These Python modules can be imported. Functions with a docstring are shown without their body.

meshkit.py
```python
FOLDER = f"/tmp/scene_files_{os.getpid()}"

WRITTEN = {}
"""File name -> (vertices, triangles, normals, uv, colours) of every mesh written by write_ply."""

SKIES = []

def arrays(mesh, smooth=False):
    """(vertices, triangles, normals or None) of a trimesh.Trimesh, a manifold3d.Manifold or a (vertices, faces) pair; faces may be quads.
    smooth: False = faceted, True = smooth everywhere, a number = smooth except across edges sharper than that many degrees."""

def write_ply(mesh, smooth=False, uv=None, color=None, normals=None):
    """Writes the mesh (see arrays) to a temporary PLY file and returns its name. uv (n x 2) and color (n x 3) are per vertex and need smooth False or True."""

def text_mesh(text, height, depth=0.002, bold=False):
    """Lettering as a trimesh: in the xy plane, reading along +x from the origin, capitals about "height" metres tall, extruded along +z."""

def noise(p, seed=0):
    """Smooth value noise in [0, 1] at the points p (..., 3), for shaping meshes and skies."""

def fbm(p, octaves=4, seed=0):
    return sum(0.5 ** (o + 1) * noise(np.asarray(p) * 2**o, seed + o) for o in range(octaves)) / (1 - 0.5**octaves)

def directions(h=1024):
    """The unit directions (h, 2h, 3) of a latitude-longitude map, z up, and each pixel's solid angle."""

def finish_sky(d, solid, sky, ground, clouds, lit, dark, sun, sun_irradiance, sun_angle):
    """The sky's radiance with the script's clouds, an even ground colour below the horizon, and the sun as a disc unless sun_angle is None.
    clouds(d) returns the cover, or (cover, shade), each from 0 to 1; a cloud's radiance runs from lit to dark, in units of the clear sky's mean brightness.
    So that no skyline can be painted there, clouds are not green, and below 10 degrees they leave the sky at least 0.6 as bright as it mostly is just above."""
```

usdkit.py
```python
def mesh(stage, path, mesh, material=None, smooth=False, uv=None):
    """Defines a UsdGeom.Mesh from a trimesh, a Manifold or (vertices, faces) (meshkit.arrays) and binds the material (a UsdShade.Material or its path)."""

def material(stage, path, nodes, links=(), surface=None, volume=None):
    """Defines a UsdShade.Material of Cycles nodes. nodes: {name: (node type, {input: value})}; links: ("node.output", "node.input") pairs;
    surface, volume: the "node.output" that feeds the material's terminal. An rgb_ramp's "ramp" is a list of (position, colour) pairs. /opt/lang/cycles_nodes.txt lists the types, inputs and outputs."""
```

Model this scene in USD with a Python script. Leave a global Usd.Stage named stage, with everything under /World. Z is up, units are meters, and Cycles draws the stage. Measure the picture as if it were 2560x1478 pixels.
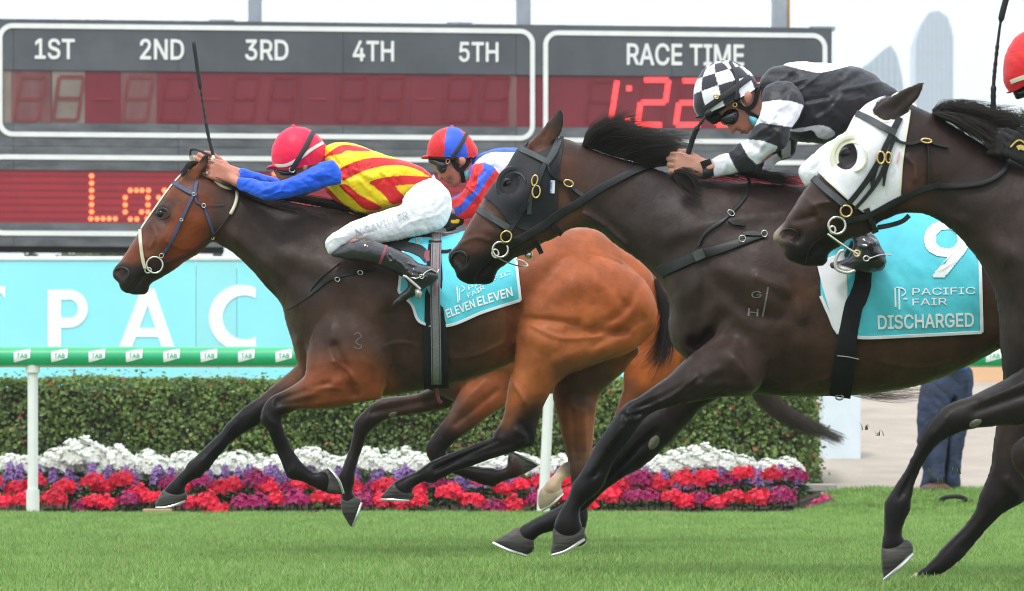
import math, random
import numpy as np, trimesh, usdkit, meshkit
from pxr import Usd, UsdGeom, UsdLux, UsdShade, Gf, Sdf, Vt
from scipy import sparse, ndimage
from scipy.sparse.linalg import spsolve
from scipy.spatial import cKDTree
import manifold3d
from shapely.geometry import Polygon, box as sbox, Point, LineString
from shapely.ops import unary_union
from shapely import affinity

# ---------------------------------------------------------------- camera, sky, sun, exposure
FPX, W, H, CX, HZ, CAMH = 9140.0, 2560.0, 1478.0, 1280.0, 1111.0, 0.53   # focal length in photo pixels, size, centre, horizon row, camera height (m)
stage = Usd.Stage.CreateInMemory()
UsdGeom.SetStageUpAxis(stage, 'Z'); UsdGeom.SetStageMetersPerUnit(stage, 1.0)
UsdGeom.Xform.Define(stage, '/World'); UsdGeom.Scope.Define(stage, '/World/Looks')
cam = UsdGeom.Camera.Define(stage, '/World/camera')
cam.CreateHorizontalApertureAttr(36.0); cam.CreateVerticalApertureAttr(36.0 * H / W)
cam.CreateFocalLengthAttr(36.0 * FPX / W)
cam.CreateVerticalApertureOffsetAttr(36.0 * (HZ - H / 2) / W)
cam.CreateFStopAttr(8.0); cam.CreateFocusDistanceAttr(15.0)
cam.CreateClippingRangeAttr(Gf.Vec2f(0.1, 20000))
cam.CreateExposureAttr(0.25)
cam.AddTranslateOp().Set(Gf.Vec3d(0, 0, CAMH)); cam.AddRotateXOp().Set(90.0)
SUN_EL, SUN_AZ = math.radians(58), math.radians(-150)       # high hazy sun behind the camera's left shoulder
SUN_DIR = np.array([math.sin(SUN_AZ) * math.cos(SUN_EL), math.cos(SUN_AZ) * math.cos(SUN_EL), math.sin(SUN_EL)])
dome = UsdLux.DomeLight.Define(stage, '/World/sky')
dome.GetPrim().SetCustomDataByKey('kind', 'structure')
SKY_STRENGTH = 0.15
sky_mat = usdkit.material(stage, '/World/Looks/sky_overcast', {
    's': ('sky_texture', {'sky_type': 'single_scattering', 'sun_disc': False, 'sun_elevation': SUN_EL, 'sun_rotation': SUN_AZ, 'aerosol_density': 2.0}),
    'tc': ('texture_coordinate', {}),
    'mp': ('mapping', {'scale': (1.0, 1.0, 2.2)}),
    'n': ('noise_texture', {'scale': 2.2, 'detail': 5.0, 'roughness': 0.55}),
    'r': ('rgb_ramp', {'ramp': [(0.25, (0.84, 0.84, 0.84)), (0.7, (0.97, 0.97, 0.97))]}),
    'sx': ('separate_xyz', {}), 'el': ('map_range', {'from_min': 0.0, 'from_max': 1.0, 'to_min': 1.0, 'to_max': 2.7, 'clamp': True}),   # an overcast sky is nearly three times brighter overhead than at the horizon
    'c': ('color', {'value': (4.6, 4.9, 5.2)}), 'cm': ('vector_math', {'math_type': 'scale'}),
    'm': ('mix_color', {'fac': 0.9}),
    'b': ('background_shader', {'strength': SKY_STRENGTH})},
    [('tc.generated', 'mp.vector'), ('mp.vector', 'n.vector'), ('n.fac', 'r.fac'), ('r.color', 'm.fac'), ('s.color', 'm.a'), ('tc.generated', 'sx.vector'), ('sx.z', 'el.value'), ('el.result', 'cm.scale'), ('c.color', 'cm.vector1'), ('cm.vector', 'm.b'), ('m.result', 'b.color')], surface='b.background')
UsdShade.MaterialBindingAPI.Apply(dome.GetPrim()).Bind(sky_mat)
sun = UsdLux.DistantLight.Define(stage, '/World/sun')
sun.CreateIntensityAttr(0.4); sun.CreateAngleAttr(10.0); sun.CreateNormalizeAttr(True); sun.CreateColorAttr(Gf.Vec3f(1.0, 0.96, 0.9))
sun.AddRotateXYZOp().Set(Gf.Vec3f(math.degrees(math.pi / 2 - SUN_EL), 0, -math.degrees(SUN_AZ) + 180))

# ---------------------------------------------------------------- naming and small helpers
RNG = np.random.default_rng(7)
USED = {}
def path_for(name, parent):
    base = parent.GetPath().pathString if parent else '/World'
    k = base + '/' + name
    n = USED.get(k, 0); USED[k] = n + 1
    return k if n == 0 else f'{k}_{n:03d}'
def tag(p, label=None, cat=None, group=None, kind=None):
    for key, v in (('label', label), ('category', cat), ('group', group), ('kind', kind)):
        if v: p.SetCustomDataByKey(key, v)
    return p
def thing(name, label, cat, group=None, loc=None):
    x = UsdGeom.Xform.Define(stage, path_for(name, None))
    x.AddTranslateOp().Set(Gf.Vec3d(*map(float, (0, 0, 0) if loc is None else loc)))
    ORIGIN[x.GetPath().pathString] = np.array((0, 0, 0) if loc is None else loc, float)
    return tag(x.GetPrim(), label, cat, group)
ORIGIN = {}
def origin_of(parent):
    if parent is None: return np.zeros(3)
    s = parent.GetPath().pathString
    return ORIGIN.get(s[:s.index('/', 7)] if '/' in s[7:] else s, np.zeros(3))
def obj(name, mesh, mat, parent=None, smooth=False, label=None, col=None, cat=None, group=None, kind=None):
    if isinstance(mesh, tuple): mesh = trimesh.Trimesh(mesh[0], mesh[1], process=False)
    v = np.asarray(mesh.vertices, float) - origin_of(parent)
    m = usdkit.mesh(stage, path_for(name, parent), (v, np.asarray(mesh.faces)), M[mat] if isinstance(mat, str) else mat, smooth)
    if col is not None:
        pv = UsdGeom.PrimvarsAPI(m).CreatePrimvar('col', Sdf.ValueTypeNames.Color3fArray, 'vertex')
        pv.Set(Vt.Vec3fArray.FromNumpy(np.asarray(col, np.float32)))
    return tag(m.GetPrim(), label, cat, group, kind)
def curves(name, strands, width, mat, parent, tip=0.3):
    strands = [np.asarray(s, float) - origin_of(parent) for s in strands]
    c = UsdGeom.BasisCurves.Define(stage, path_for(name, parent))
    c.CreateTypeAttr('linear'); c.CreateWrapAttr('nonperiodic')
    c.CreateCurveVertexCountsAttr(Vt.IntArray([len(s) for s in strands]))
    c.CreatePointsAttr(Vt.Vec3fArray.FromNumpy(np.concatenate(strands).astype(np.float32)))
    wd = np.concatenate([np.linspace(1, tip, len(s)) for s in strands]) * width
    c.CreateWidthsAttr(Vt.FloatArray.FromNumpy(wd.astype(np.float32))); c.SetWidthsInterpolation('vertex')
    UsdShade.MaterialBindingAPI.Apply(c.GetPrim()).Bind(M[mat])
    return c.GetPrim()
def at(px, py, Y):
    """The point of the scene that a photo pixel shows, at the depth Y metres from the camera."""
    px, py, Y = np.broadcast_arrays(np.asarray(px, float), np.asarray(py, float), np.asarray(Y, float))
    return np.stack([(px - CX) / FPX * Y, Y, CAMH + (HZ - py) / FPX * Y], -1)
def to_px(v):
    v = np.asarray(v, float)
    return np.stack([CX + v[..., 0] * FPX / v[..., 1], HZ - (v[..., 2] - CAMH) * FPX / v[..., 1]], -1)
# windows of the photo in which outlines were read: (left, top, enlargement)
VIEW = dict(A=(260, 360, 3.64), B=(360, 880, 3.3093), C=(820, 900, 3.3093), D=(1220, 880, 2.8), E=(1100, 240, 3.033), G=(1180, 640, 1.82),
            K=(1080, 240, 2.8), L=(1620, 120, 2.8), M=(1900, 740, 1.9727), N=(1900, 0, 1.968), P=(1900, 180, 2.912), Q=(240, 280, 2.8),
            R=(640, 280, 2.6957), S=(1040, 300, 5.6), T=(1040, 580, 5.6), U=(2400, 0, 3.1652), V=(460, 340, 7.4176), W=(640, 720, 2.349), X=(0, 0, 1.0))
def zc(s):
    """'A 10 20 30 40 | C 5 6' -> photo pixels."""
    out = []
    for seg in s.split('|'):
        t = seg.split(); x0, y0, k = VIEW[t[0]]
        a = np.array(t[1:], float).reshape(-1, 2)
        out.append(a / k + (x0, y0))
    return np.concatenate(out)
def spline(p, n=6, closed=False):
    p = np.asarray(p, float)
    q = np.vstack([p[-1], p, p[0], p[1]]) if closed else np.vstack([2 * p[0] - p[1], p, 2 * p[-1] - p[-2]])
    t = np.linspace(0, 1, n, endpoint=False)[:, None]
    out = []
    for i in range(len(q) - 3):
        a, b, c, d = q[i:i + 4]
        out.append(0.5 * (2 * b + (c - a) * t + (2 * a - 5 * b + 4 * c - d) * t ** 2 + (3 * b - a - 3 * c + d) * t ** 3))
    out = np.concatenate(out)
    return out if closed else np.vstack([out, p[-1]])
def resample(p, n):
    p = np.asarray(p, float)
    s = np.r_[0, np.cumsum(np.linalg.norm(np.diff(p, axis=0), axis=1))]
    t = np.linspace(0, s[-1], n)
    return np.stack([np.interp(t, s, p[:, k]) for k in range(p.shape[1])], 1)
def cat(ms): return trimesh.util.concatenate([m for m in ms if m is not None])
def box(x0, x1, y0, y1, z0, z1, bevel=0.0):
    if bevel > 0:
        b = bevel
        c = [manifold3d.Manifold.cube((x1 - x0 - 2 * b * (k != 0), y1 - y0 - 2 * b * (k != 1), z1 - z0 - 2 * b * (k != 2))).translate((x0 + b * (k != 0), y0 + b * (k != 1), z0 + b * (k != 2))) for k in range(3)]
        m = manifold3d.Manifold.batch_hull(c).to_mesh()
        return trimesh.Trimesh(m.vert_properties[:, :3], m.tri_verts, process=False)
    return trimesh.creation.box(extents=(x1 - x0, y1 - y0, z1 - z0), transform=trimesh.transformations.translation_matrix(((x0 + x1) / 2, (y0 + y1) / 2, (z0 + z1) / 2)))
def tube(p, r, sides=10, caps=True):
    p = np.asarray(p, float); n = len(p); r = np.broadcast_to(np.asarray(r, float), (n,))
    t = np.gradient(p, axis=0); t /= np.linalg.norm(t, axis=1, keepdims=True) + 1e-12
    up = np.array([0, 0, 1.0]) if abs(t[0, 2]) < 0.9 else np.array([1.0, 0, 0])
    a = np.cross(t[0], up); a /= np.linalg.norm(a)
    ang = np.arange(sides) * 2 * np.pi / sides
    V = []
    for i in range(n):
        a = a - t[i] * (a @ t[i]); a /= np.linalg.norm(a) + 1e-12
        b = np.cross(t[i], a)
        V.append(p[i] + r[i] * (np.cos(ang)[:, None] * a + np.sin(ang)[:, None] * b))
    V = np.concatenate(V); i, j = np.meshgrid(np.arange(n - 1), np.arange(sides), indexing='ij')
    q = np.stack([i * sides + j, i * sides + (j + 1) % sides, (i + 1) * sides + (j + 1) % sides, (i + 1) * sides + j], -1).reshape(-1, 4)
    f = np.vstack([q[:, [0, 1, 2]], q[:, [0, 2, 3]]])
    if caps:
        V = np.vstack([V, p[:1], p[-1:]]); c0, c1 = n * sides, n * sides + 1; k = np.arange(sides)
        f = np.vstack([f, np.stack([np.full(sides, c0), (k + 1) % sides, k], 1), np.stack([np.full(sides, c1), (n - 1) * sides + k, (n - 1) * sides + (k + 1) % sides], 1)])
    return trimesh.Trimesh(V, f[:, ::-1] if False else f, process=False)
def ring(c, r, wire, axis=(0, 1, 0), squash=1.0, rot=0.0, n=28, sides=8):
    axis = np.array(axis, float); axis /= np.linalg.norm(axis)
    u = np.cross(axis, (0, 0, 1.0)); u /= np.linalg.norm(u); v = np.cross(axis, u)
    cr, sr = math.cos(rot), math.sin(rot); u, v = cr * u + sr * v, -sr * u + cr * v
    a = np.linspace(0, 2 * np.pi, n + 1)
    return tube(np.asarray(c) + r * (np.cos(a)[:, None] * u + squash * np.sin(a)[:, None] * v), wire, sides, caps=False)
def ball(c, r, sub=3, scale=(1, 1, 1)):
    m = trimesh.creation.icosphere(subdivisions=sub, radius=1.0)
    m.apply_scale(np.asarray(scale, float) * r); m.apply_translation(c); return m
def extrude(poly, d):
    gs = [g for g in getattr(poly, 'geoms', [poly]) if not g.is_empty and g.area > 0]
    return cat([trimesh.creation.extrude_polygon(g, d, engine='earcut') for g in gs])

# ---------------------------------------------------------------- materials
M = {}
def mat(name, base, rough=0.6, var=0.12, scale=6.0, bump=0.0, bscale=60.0, metallic=0.0, spec=0.5, coat=0.0, sheen=0.0, emit=None, estr=0.0, base2=None, stretch=(1, 1, 1), coat_rough=0.1, translucent=0.0, rnd=0.0, detail=4.0):
    base = np.array(base, float); lo = base * (1 - var); hi = np.array(base2, float) if base2 is not None else np.minimum(base * (1 + var), 0.95)
    nodes = {'g': ('texture_coordinate', {}), 'mp': ('mapping', {'scale': stretch}), 'n': ('noise_texture', {'scale': scale, 'detail': detail, 'roughness': 0.6}),
             'r': ('rgb_ramp', {'ramp': [(0.3, lo), (0.7, hi)]}),
             'p': ('principled_bsdf', {'roughness': rough, 'metallic': metallic, 'specular_ior_level': spec, 'coat_weight': coat, 'coat_roughness': coat_rough, 'sheen_weight': sheen})}
    links = [('g.object', 'mp.vector'), ('mp.vector', 'n.vector'), ('n.fac', 'r.fac')]
    src = 'r.color'
    if rnd:
        nodes['oi'] = ('object_info', {}); nodes['mr'] = ('map_range', {'from_min': 0.0, 'from_max': 1.0, 'to_min': 1 - rnd, 'to_max': 1 + rnd})
        nodes['hs'] = ('hsv', {'hue': 0.5, 'saturation': 1.0, 'fac': 1.0}); links += [('oi.random', 'mr.value'), ('mr.result', 'hs.value'), (src, 'hs.color')]; src = 'hs.color'
    links.append((src, 'p.base_color'))
    if emit is not None:
        nodes['p'][1].update({'emission_color': emit, 'emission_strength': estr})
    if bump:
        nodes['n2'] = ('noise_texture', {'scale': bscale, 'detail': 3.0}); nodes['b'] = ('bump', {'strength': 1.0, 'distance': bump})
        links += [('mp.vector', 'n2.vector'), ('n2.fac', 'b.height'), ('b.normal', 'p.normal')]
    out = 'p.BSDF'
    if translucent:
        nodes['t'] = ('translucent_bsdf', {}); nodes['mx'] = ('mix_closure', {'fac': translucent})
        links += [(src, 't.color'), ('p.BSDF', 'mx.closure1'), ('t.BSDF', 'mx.closure2')]; out = 'mx.closure'
    M[name] = usdkit.material(stage, '/World/Looks/' + name, nodes, links, surface=out)
def vmat(name, rough=0.5, spec=0.5, coat=0.0, sheen=0.0, bump=0.0, bscale=(60, 60, 60), var=0.15, vscale=8.0, coat_rough=0.25, subs=0.0, rvar=0.0, bump2=0.0, b2scale=(9, 9, 9)):
    nodes = {'a': ('attribute', {'attribute': 'col'}), 'g': ('texture_coordinate', {}), 'n': ('noise_texture', {'scale': vscale, 'detail': 5.0, 'roughness': 0.6}),
             'r': ('map_range', {'from_min': 0.3, 'from_max': 0.7, 'to_min': 1 - var, 'to_max': 1 + var}), 'hs': ('hsv', {'hue': 0.5, 'saturation': 1.0, 'fac': 1.0}),
             'p': ('principled_bsdf', {'roughness': rough, 'specular_ior_level': spec, 'coat_weight': coat, 'coat_roughness': coat_rough, 'sheen_weight': sheen, 'subsurface_weight': subs, 'subsurface_scale': 0.01})}
    links = [('g.object', 'n.vector'), ('n.fac', 'r.value'), ('r.result', 'hs.value'), ('a.color', 'hs.color'), ('hs.color', 'p.base_color')]
    if rvar:
        nodes['nr'] = ('noise_texture', {'scale': 22.0, 'detail': 6.0, 'roughness': 0.7}); nodes['rr'] = ('map_range', {'from_min': 0.3, 'from_max': 0.7, 'to_min': rough - rvar, 'to_max': rough + rvar, 'clamp': True})
        links += [('g.object', 'nr.vector'), ('nr.fac', 'rr.value'), ('rr.result', 'p.roughness')]
    nrm = None
    if bump2:
        nodes['mp3'] = ('mapping', {'scale': b2scale}); nodes['n3'] = ('noise_texture', {'scale': 1.0, 'detail': 2.0}); nodes['b3'] = ('bump', {'strength': 1.0, 'distance': bump2})
        links += [('g.object', 'mp3.vector'), ('mp3.vector', 'n3.vector'), ('n3.fac', 'b3.height')]; nrm = 'b3.normal'
    if bump:
        nodes['mp2'] = ('mapping', {'scale': bscale}); nodes['n2'] = ('noise_texture', {'scale': 1.0, 'detail': 3.0}); nodes['b'] = ('bump', {'strength': 1.0, 'distance': bump})
        links += [('g.object', 'mp2.vector'), ('mp2.vector', 'n2.vector'), ('n2.fac', 'b.height')]
        if nrm: links.append((nrm, 'b.normal'))
        nrm = 'b.normal'
    if nrm: links.append((nrm, 'p.normal'))
    M[name] = usdkit.material(stage, '/World/Looks/' + name, nodes, links, surface='p.BSDF')
# ---------------------------------------------------------------- organic bodies: silhouettes inflated to full volumes, blended and meshed
def surface_nets(F, org, g):
    ins = F > 0
    c = [ins[i:F.shape[0] - 1 + i, j:F.shape[1] - 1 + j, k:F.shape[2] - 1 + k] for i in (0, 1) for j in (0, 1) for k in (0, 1)]
    s = sum(x.astype(np.int8) for x in c)
    act = np.argwhere((s > 0) & (s < 8))
    idx = -np.ones(s.shape, np.int32); idx[tuple(act.T)] = np.arange(len(act))
    off = np.array([(i, j, k) for i in (0, 1) for j in (0, 1) for k in (0, 1)])
    val = np.stack([F[tuple((act + o).T)] for o in off], 1)
    P = np.zeros((len(act), 3)); n = np.zeros(len(act))
    for a in range(8):
        for b in range(a + 1, 8):
            if np.abs(off[a] - off[b]).sum() == 1:
                m = (val[:, a] > 0) != (val[:, b] > 0)
                t = val[m, a] / (val[m, a] - val[m, b])
                P[m] += off[a] + t[:, None] * (off[b] - off[a]); n[m] += 1
    V = (act + P / n[:, None]) * g + org
    faces = []
    for ax in range(3):
        o1, o2 = [x for x in range(3) if x != ax]
        sl0 = [slice(None)] * 3; sl1 = [slice(None)] * 3; sl0[ax] = slice(0, -1); sl1[ax] = slice(1, None)
        for x in (o1, o2): sl0[x] = slice(1, -1); sl1[x] = slice(1, -1)
        a, b = ins[tuple(sl0)], ins[tuple(sl1)]
        e = np.argwhere(a != b); up = a[tuple(e.T)]
        e = e.copy(); e[:, o1] += 1; e[:, o2] += 1
        q = []
        for d1, d2 in ((-1, -1), (0, -1), (0, 0), (-1, 0)):
            c_ = e.copy(); c_[:, o1] += d1; c_[:, o2] += d2; q.append(idx[tuple(c_.T)])
        q = np.stack(q, 1); flip = up if ax != 1 else ~up
        q[~flip] = q[~flip][:, ::-1]
        faces.append(q)
    q = np.concatenate(faces); q = q[(q >= 0).all(1)]
    return V, np.vstack([q[:, [0, 1, 2]], q[:, [0, 2, 3]]])
def poly_sdf(poly, X, Z):
    """Signed distance (inside positive) to a closed polygon."""
    from PIL import Image, ImageDraw
    a = np.asarray(poly); b = np.roll(a, -1, 0); P = np.stack([X.ravel(), Z.ravel()], 1)
    L = np.linalg.norm(b - a, axis=1); step = 0.002
    pts = np.concatenate([x + (y - x) * np.linspace(0, 1, max(2, int(l / step)), endpoint=False)[:, None] for x, y, l in zip(a, b, L)])
    d = cKDTree(pts).query(P, workers=-1)[0]
    from shapely import contains_xy
    ins = contains_xy(Polygon(a).buffer(0), P[:, 0], P[:, 1])
    return np.where(ins, d, -d).reshape(X.shape)
def idw(ctrl, X, Z):
    ctrl = np.asarray(ctrl, float)
    num = 0; den = 0
    for x, z, v in ctrl:
        w = 1 / ((X - x) ** 2 + (Z - z) ** 2 + 0.002) ** 1.5; num = num + w * v; den = den + w
    return num / den
def inflate(d, g):
    """Solves laplace(u) = -4 inside d > 0 with u = 0 on the outline: sqrt(u) is a smooth half-thickness."""
    ins = d > 0; n = int(ins.sum()); idx = -np.ones(d.shape, int); idx[ins] = np.arange(n)
    I, J = np.nonzero(ins); diag = np.zeros(n); rows, cols, vals = [], [], []
    for di, dj in ((1, 0), (-1, 0), (0, 1), (0, -1)):
        ii, jj = I + di, J + dj; nb = idx[ii, jj]; m = nb >= 0
        rows.append(np.nonzero(m)[0]); cols.append(nb[m]); vals.append(-np.ones(m.sum())); diag[m] += 1
        th = np.clip(d[I, J] / (d[I, J] - d[ii, jj] + 1e-12), 0.12, 1); diag[~m] += 1 / th[~m]
    A = sparse.csr_matrix((np.concatenate(vals + [diag]), (np.concatenate(rows + [np.arange(n)]), np.concatenate(cols + [np.arange(n)]))), shape=(n, n))
    u = np.zeros(d.shape); u[ins] = spsolve(A.tocsc(), np.full(n, 4.0 * g * g))
    ni = ndimage.distance_transform_edt(~ins, return_distances=False, return_indices=True)
    ratio = np.zeros(d.shape); ratio[ins] = u[ins] / np.maximum(d[ins], g * 0.35)
    u = np.where(ins, u, ratio[tuple(ni)] * d)
    return u
class Body:
    """A volume about the plane Y = D, made of inflated outlines ('layers', photo pixels read at their own depth) and round limbs ('caps')."""
    def __init__(s, D, layers, caps=(), g=0.008, relief=None, blend=0.02, smooth=0):
        s.D, s.g = D, g
        polys = []
        for L in layers:
            yc = L.get('yc', 0.0)
            ym = yc if np.isscalar(yc) else None
            p = spline(L['p'], 4, closed=True) if L.get('spline', True) else np.asarray(L['p'], float)
            if ym is None:
                yy = s._idwpx(yc, p)
            else: yy = np.full(len(p), ym)
            w = at(p[:, 0], p[:, 1], D + yy); polys.append(w[:, [0, 2]])
        capw = []
        for c in caps:
            a = at(c[0], c[1], D + c[2]); b = at(c[4], c[5], D + c[6]); capw.append((a, c[3], b, c[7], c[8] if len(c) > 8 else blend))
        allp = np.concatenate(polys + [np.array([q[[0, 2]] + sg * r for q, r in ((a, ra), (b, rb)) for sg in (-1, 1)]) for a, ra, b, rb, _ in capw]) if (polys or capw) else None
        lo, hi = allp.min(0) - 10 * g, allp.max(0) + 10 * g
        nx, nz = int((hi[0] - lo[0]) / g) + 1, int((hi[1] - lo[1]) / g) + 1
        xs, zs = lo[0] + np.arange(nx) * g, lo[1] + np.arange(nz) * g
        fields = []; ylo, yhi = 0, 0
        for L, pw in zip(layers, polys):
            i0 = max(0, int((pw[:, 0].min() - lo[0]) / g) - 8); i1 = min(nx, int((pw[:, 0].max() - lo[0]) / g) + 10)
            k0 = max(0, int((pw[:, 1].min() - lo[1]) / g) - 8); k1 = min(nz, int((pw[:, 1].max() - lo[1]) / g) + 10)
            X, Z = np.meshgrid(xs[i0:i1], zs[k0:k1], indexing='ij')
            dd = poly_sdf(pw, X, Z); u = inflate(dd, g)
            if L.get('cap'): u = np.where(u > 0, L['cap'] ** 2 * (1 - np.exp(-np.maximum(u, 0) / L['cap'] ** 2)), u)
            PX = s._px(X, Z)
            k = L.get('k', 0.7); k = k if np.isscalar(k) else s._idwpx(k, PX.reshape(-1, 2)).reshape(X.shape)
            yc = L.get('yc', 0.0); yc = yc if np.isscalar(yc) else s._idwpx(yc, PX.reshape(-1, 2)).reshape(X.shape)
            T = k * np.sqrt(np.maximum(u, 0)); b = np.zeros(X.shape)
            for rl in L.get('relief', ()):
                if rl[0] == 'v':                                        # one raised line along many points
                    d2 = np.full(X.shape, 1e9)
                    for q0, q1 in zip(rl[1][:-1], rl[1][1:]):
                        v = q1 - q0; t = np.clip(((PX - q0) @ v) / max(v @ v, 1e-9), 0, 1); d2 = np.minimum(d2, ((PX - q0 - t[..., None] * v) ** 2).sum(-1))
                    b += 1.3 * rl[3] * np.exp(-d2 / (2 * rl[2] ** 2)); continue
                x0, y0, x1, y1, sg, amp = rl
                a_ = np.array((x0, y0)); v = np.array((x1 - x0, y1 - y0), float); t = np.clip(((PX - a_) @ v) / max(v @ v, 1e-9), 0, 1)
                d2 = ((PX - a_ - t[..., None] * v) ** 2).sum(-1); b += 1.3 * amp * np.exp(-d2 / (2 * sg ** 2))
            if L.get('noise'):
                am, sc = L['noise']; b += am * (meshkit.fbm(np.stack([X * sc[0], Z * sc[1], 0 * X + 3.1], -1), 3, 5) - 0.5) * 2
            fade = np.clip(T / 0.05, 0, 1); T2 = np.where(u > 0, np.maximum(T + b * fade, 0.002) ** 2, k * k * u)
            fields.append((i0, i1, k0, k1, T2, yc, L.get('blend', blend), dd))
            ylo = min(ylo, np.min(yc) - np.sqrt(T2.max())); yhi = max(yhi, np.max(yc) + np.sqrt(T2.max()))
        for a, ra, b, rb, _ in capw:
            ylo = min(ylo, a[1] - D - ra, b[1] - D - rb); yhi = max(yhi, a[1] - D + ra, b[1] - D + rb)
        ylo -= 5 * g; yhi += 5 * g; ny = int((yhi - ylo) / g) + 1; ys = ylo + np.arange(ny) * g
        F = np.full((nx, ny, nz), -0.06, np.float32)
        for i0, i1, k0, k1, T2, yc, bl, dd in fields:
            gx, gz = np.gradient(T2, g); g2 = (gx ** 2 + gz ** 2).astype(np.float32)[:, None, :]
            dy = (ys[None, :, None] - (yc if np.isscalar(yc) else yc[:, None, :])).astype(np.float32)
            f = (T2.astype(np.float32)[:, None, :] - dy * dy) / np.sqrt(g2 + 4 * dy * dy + 4e-4)
            d3 = dd.astype(np.float32)[:, None, :]; f = np.where(d3 > 0, f, -np.sqrt(d3 * d3 + dy * dy)); f = np.clip(f, -0.06, 0.08)
            s._merge(F, (slice(i0, i1), slice(None), slice(k0, k1)), f, bl)
        for a, ra, b, rb, bl in capw:
            r = max(ra, rb) + 0.05; mn = np.minimum(a, b) - r; mx = np.maximum(a, b) + r
            i0, i1 = max(0, int((mn[0] - lo[0]) / g)), min(nx, int((mx[0] - lo[0]) / g) + 2)
            j0, j1 = max(0, int((mn[1] - D - ylo) / g)), min(ny, int((mx[1] - D - ylo) / g) + 2)
            k0, k1 = max(0, int((mn[2] - lo[1]) / g)), min(nz, int((mx[2] - lo[1]) / g) + 2)
            Pn = np.stack(np.meshgrid(xs[i0:i1], ys[j0:j1] + D, zs[k0:k1], indexing='ij'), -1)
            ab = b - a; t = np.clip(((Pn - a) @ ab) / max(ab @ ab, 1e-12), 0, 1)
            f = np.clip(ra + (rb - ra) * t - np.linalg.norm(Pn - a - t[..., None] * ab, axis=-1), -0.06, 0.08).astype(np.float32)
            s._merge(F, (slice(i0, i1), slice(j0, j1), slice(k0, k1)), f, bl)
        if smooth: F = ndimage.gaussian_filter(F, smooth)
        s.F, s.xs, s.ys, s.zs = F, xs, ys, zs
        V, f = surface_nets(F, np.array([xs[0], ys[0] + D, zs[0]]), g)
        s.mesh = trimesh.Trimesh(V, f, process=False)
        ins = F > 0; first = ins.argmax(1); hit = ins.any(1); s.hit = hit
        fi = np.clip(first, 1, ny - 1); ii, kk = np.meshgrid(np.arange(nx), np.arange(nz), indexing='ij')
        f1, f0 = F[ii, fi, kk], F[ii, fi - 1, kk]
        yf = ys[fi] - g * np.clip(f1 / np.maximum(f1 - f0, 1e-9), 0, 1)
        ni = ndimage.distance_transform_edt(~hit, return_distances=False, return_indices=True)
        s.front = ndimage.gaussian_filter(np.where(hit, yf, yf[tuple(ni)]), 0.8)
    @staticmethod
    def _idwpx(c, p):
        if isinstance(c, dict):                                     # value along a line of (x, y, value) joints
            L = np.asarray(c['line'], float); best = np.full(len(p), 1e18); out = np.zeros(len(p))
            for a, b in zip(L[:-1], L[1:]):
                v = b[:2] - a[:2]; t = np.clip(((p - a[:2]) @ v) / (v @ v), 0, 1); d = ((p - a[:2] - t[:, None] * v) ** 2).sum(1); m = d < best
                best[m] = d[m]; out[m] = (a[2] + (b[2] - a[2]) * t)[m]
            return out
        num = 0; den = 0
        for x, y, v in c:
            w = 1 / ((p[:, 0] - x) ** 2 + (p[:, 1] - y) ** 2 + 400.0) ** 1.5; num = num + w * v; den = den + w
        return num / den
    def _px(s, X, Z): return np.stack([CX + X * FPX / s.D, HZ - (Z - CAMH) * FPX / s.D], -1)
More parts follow.
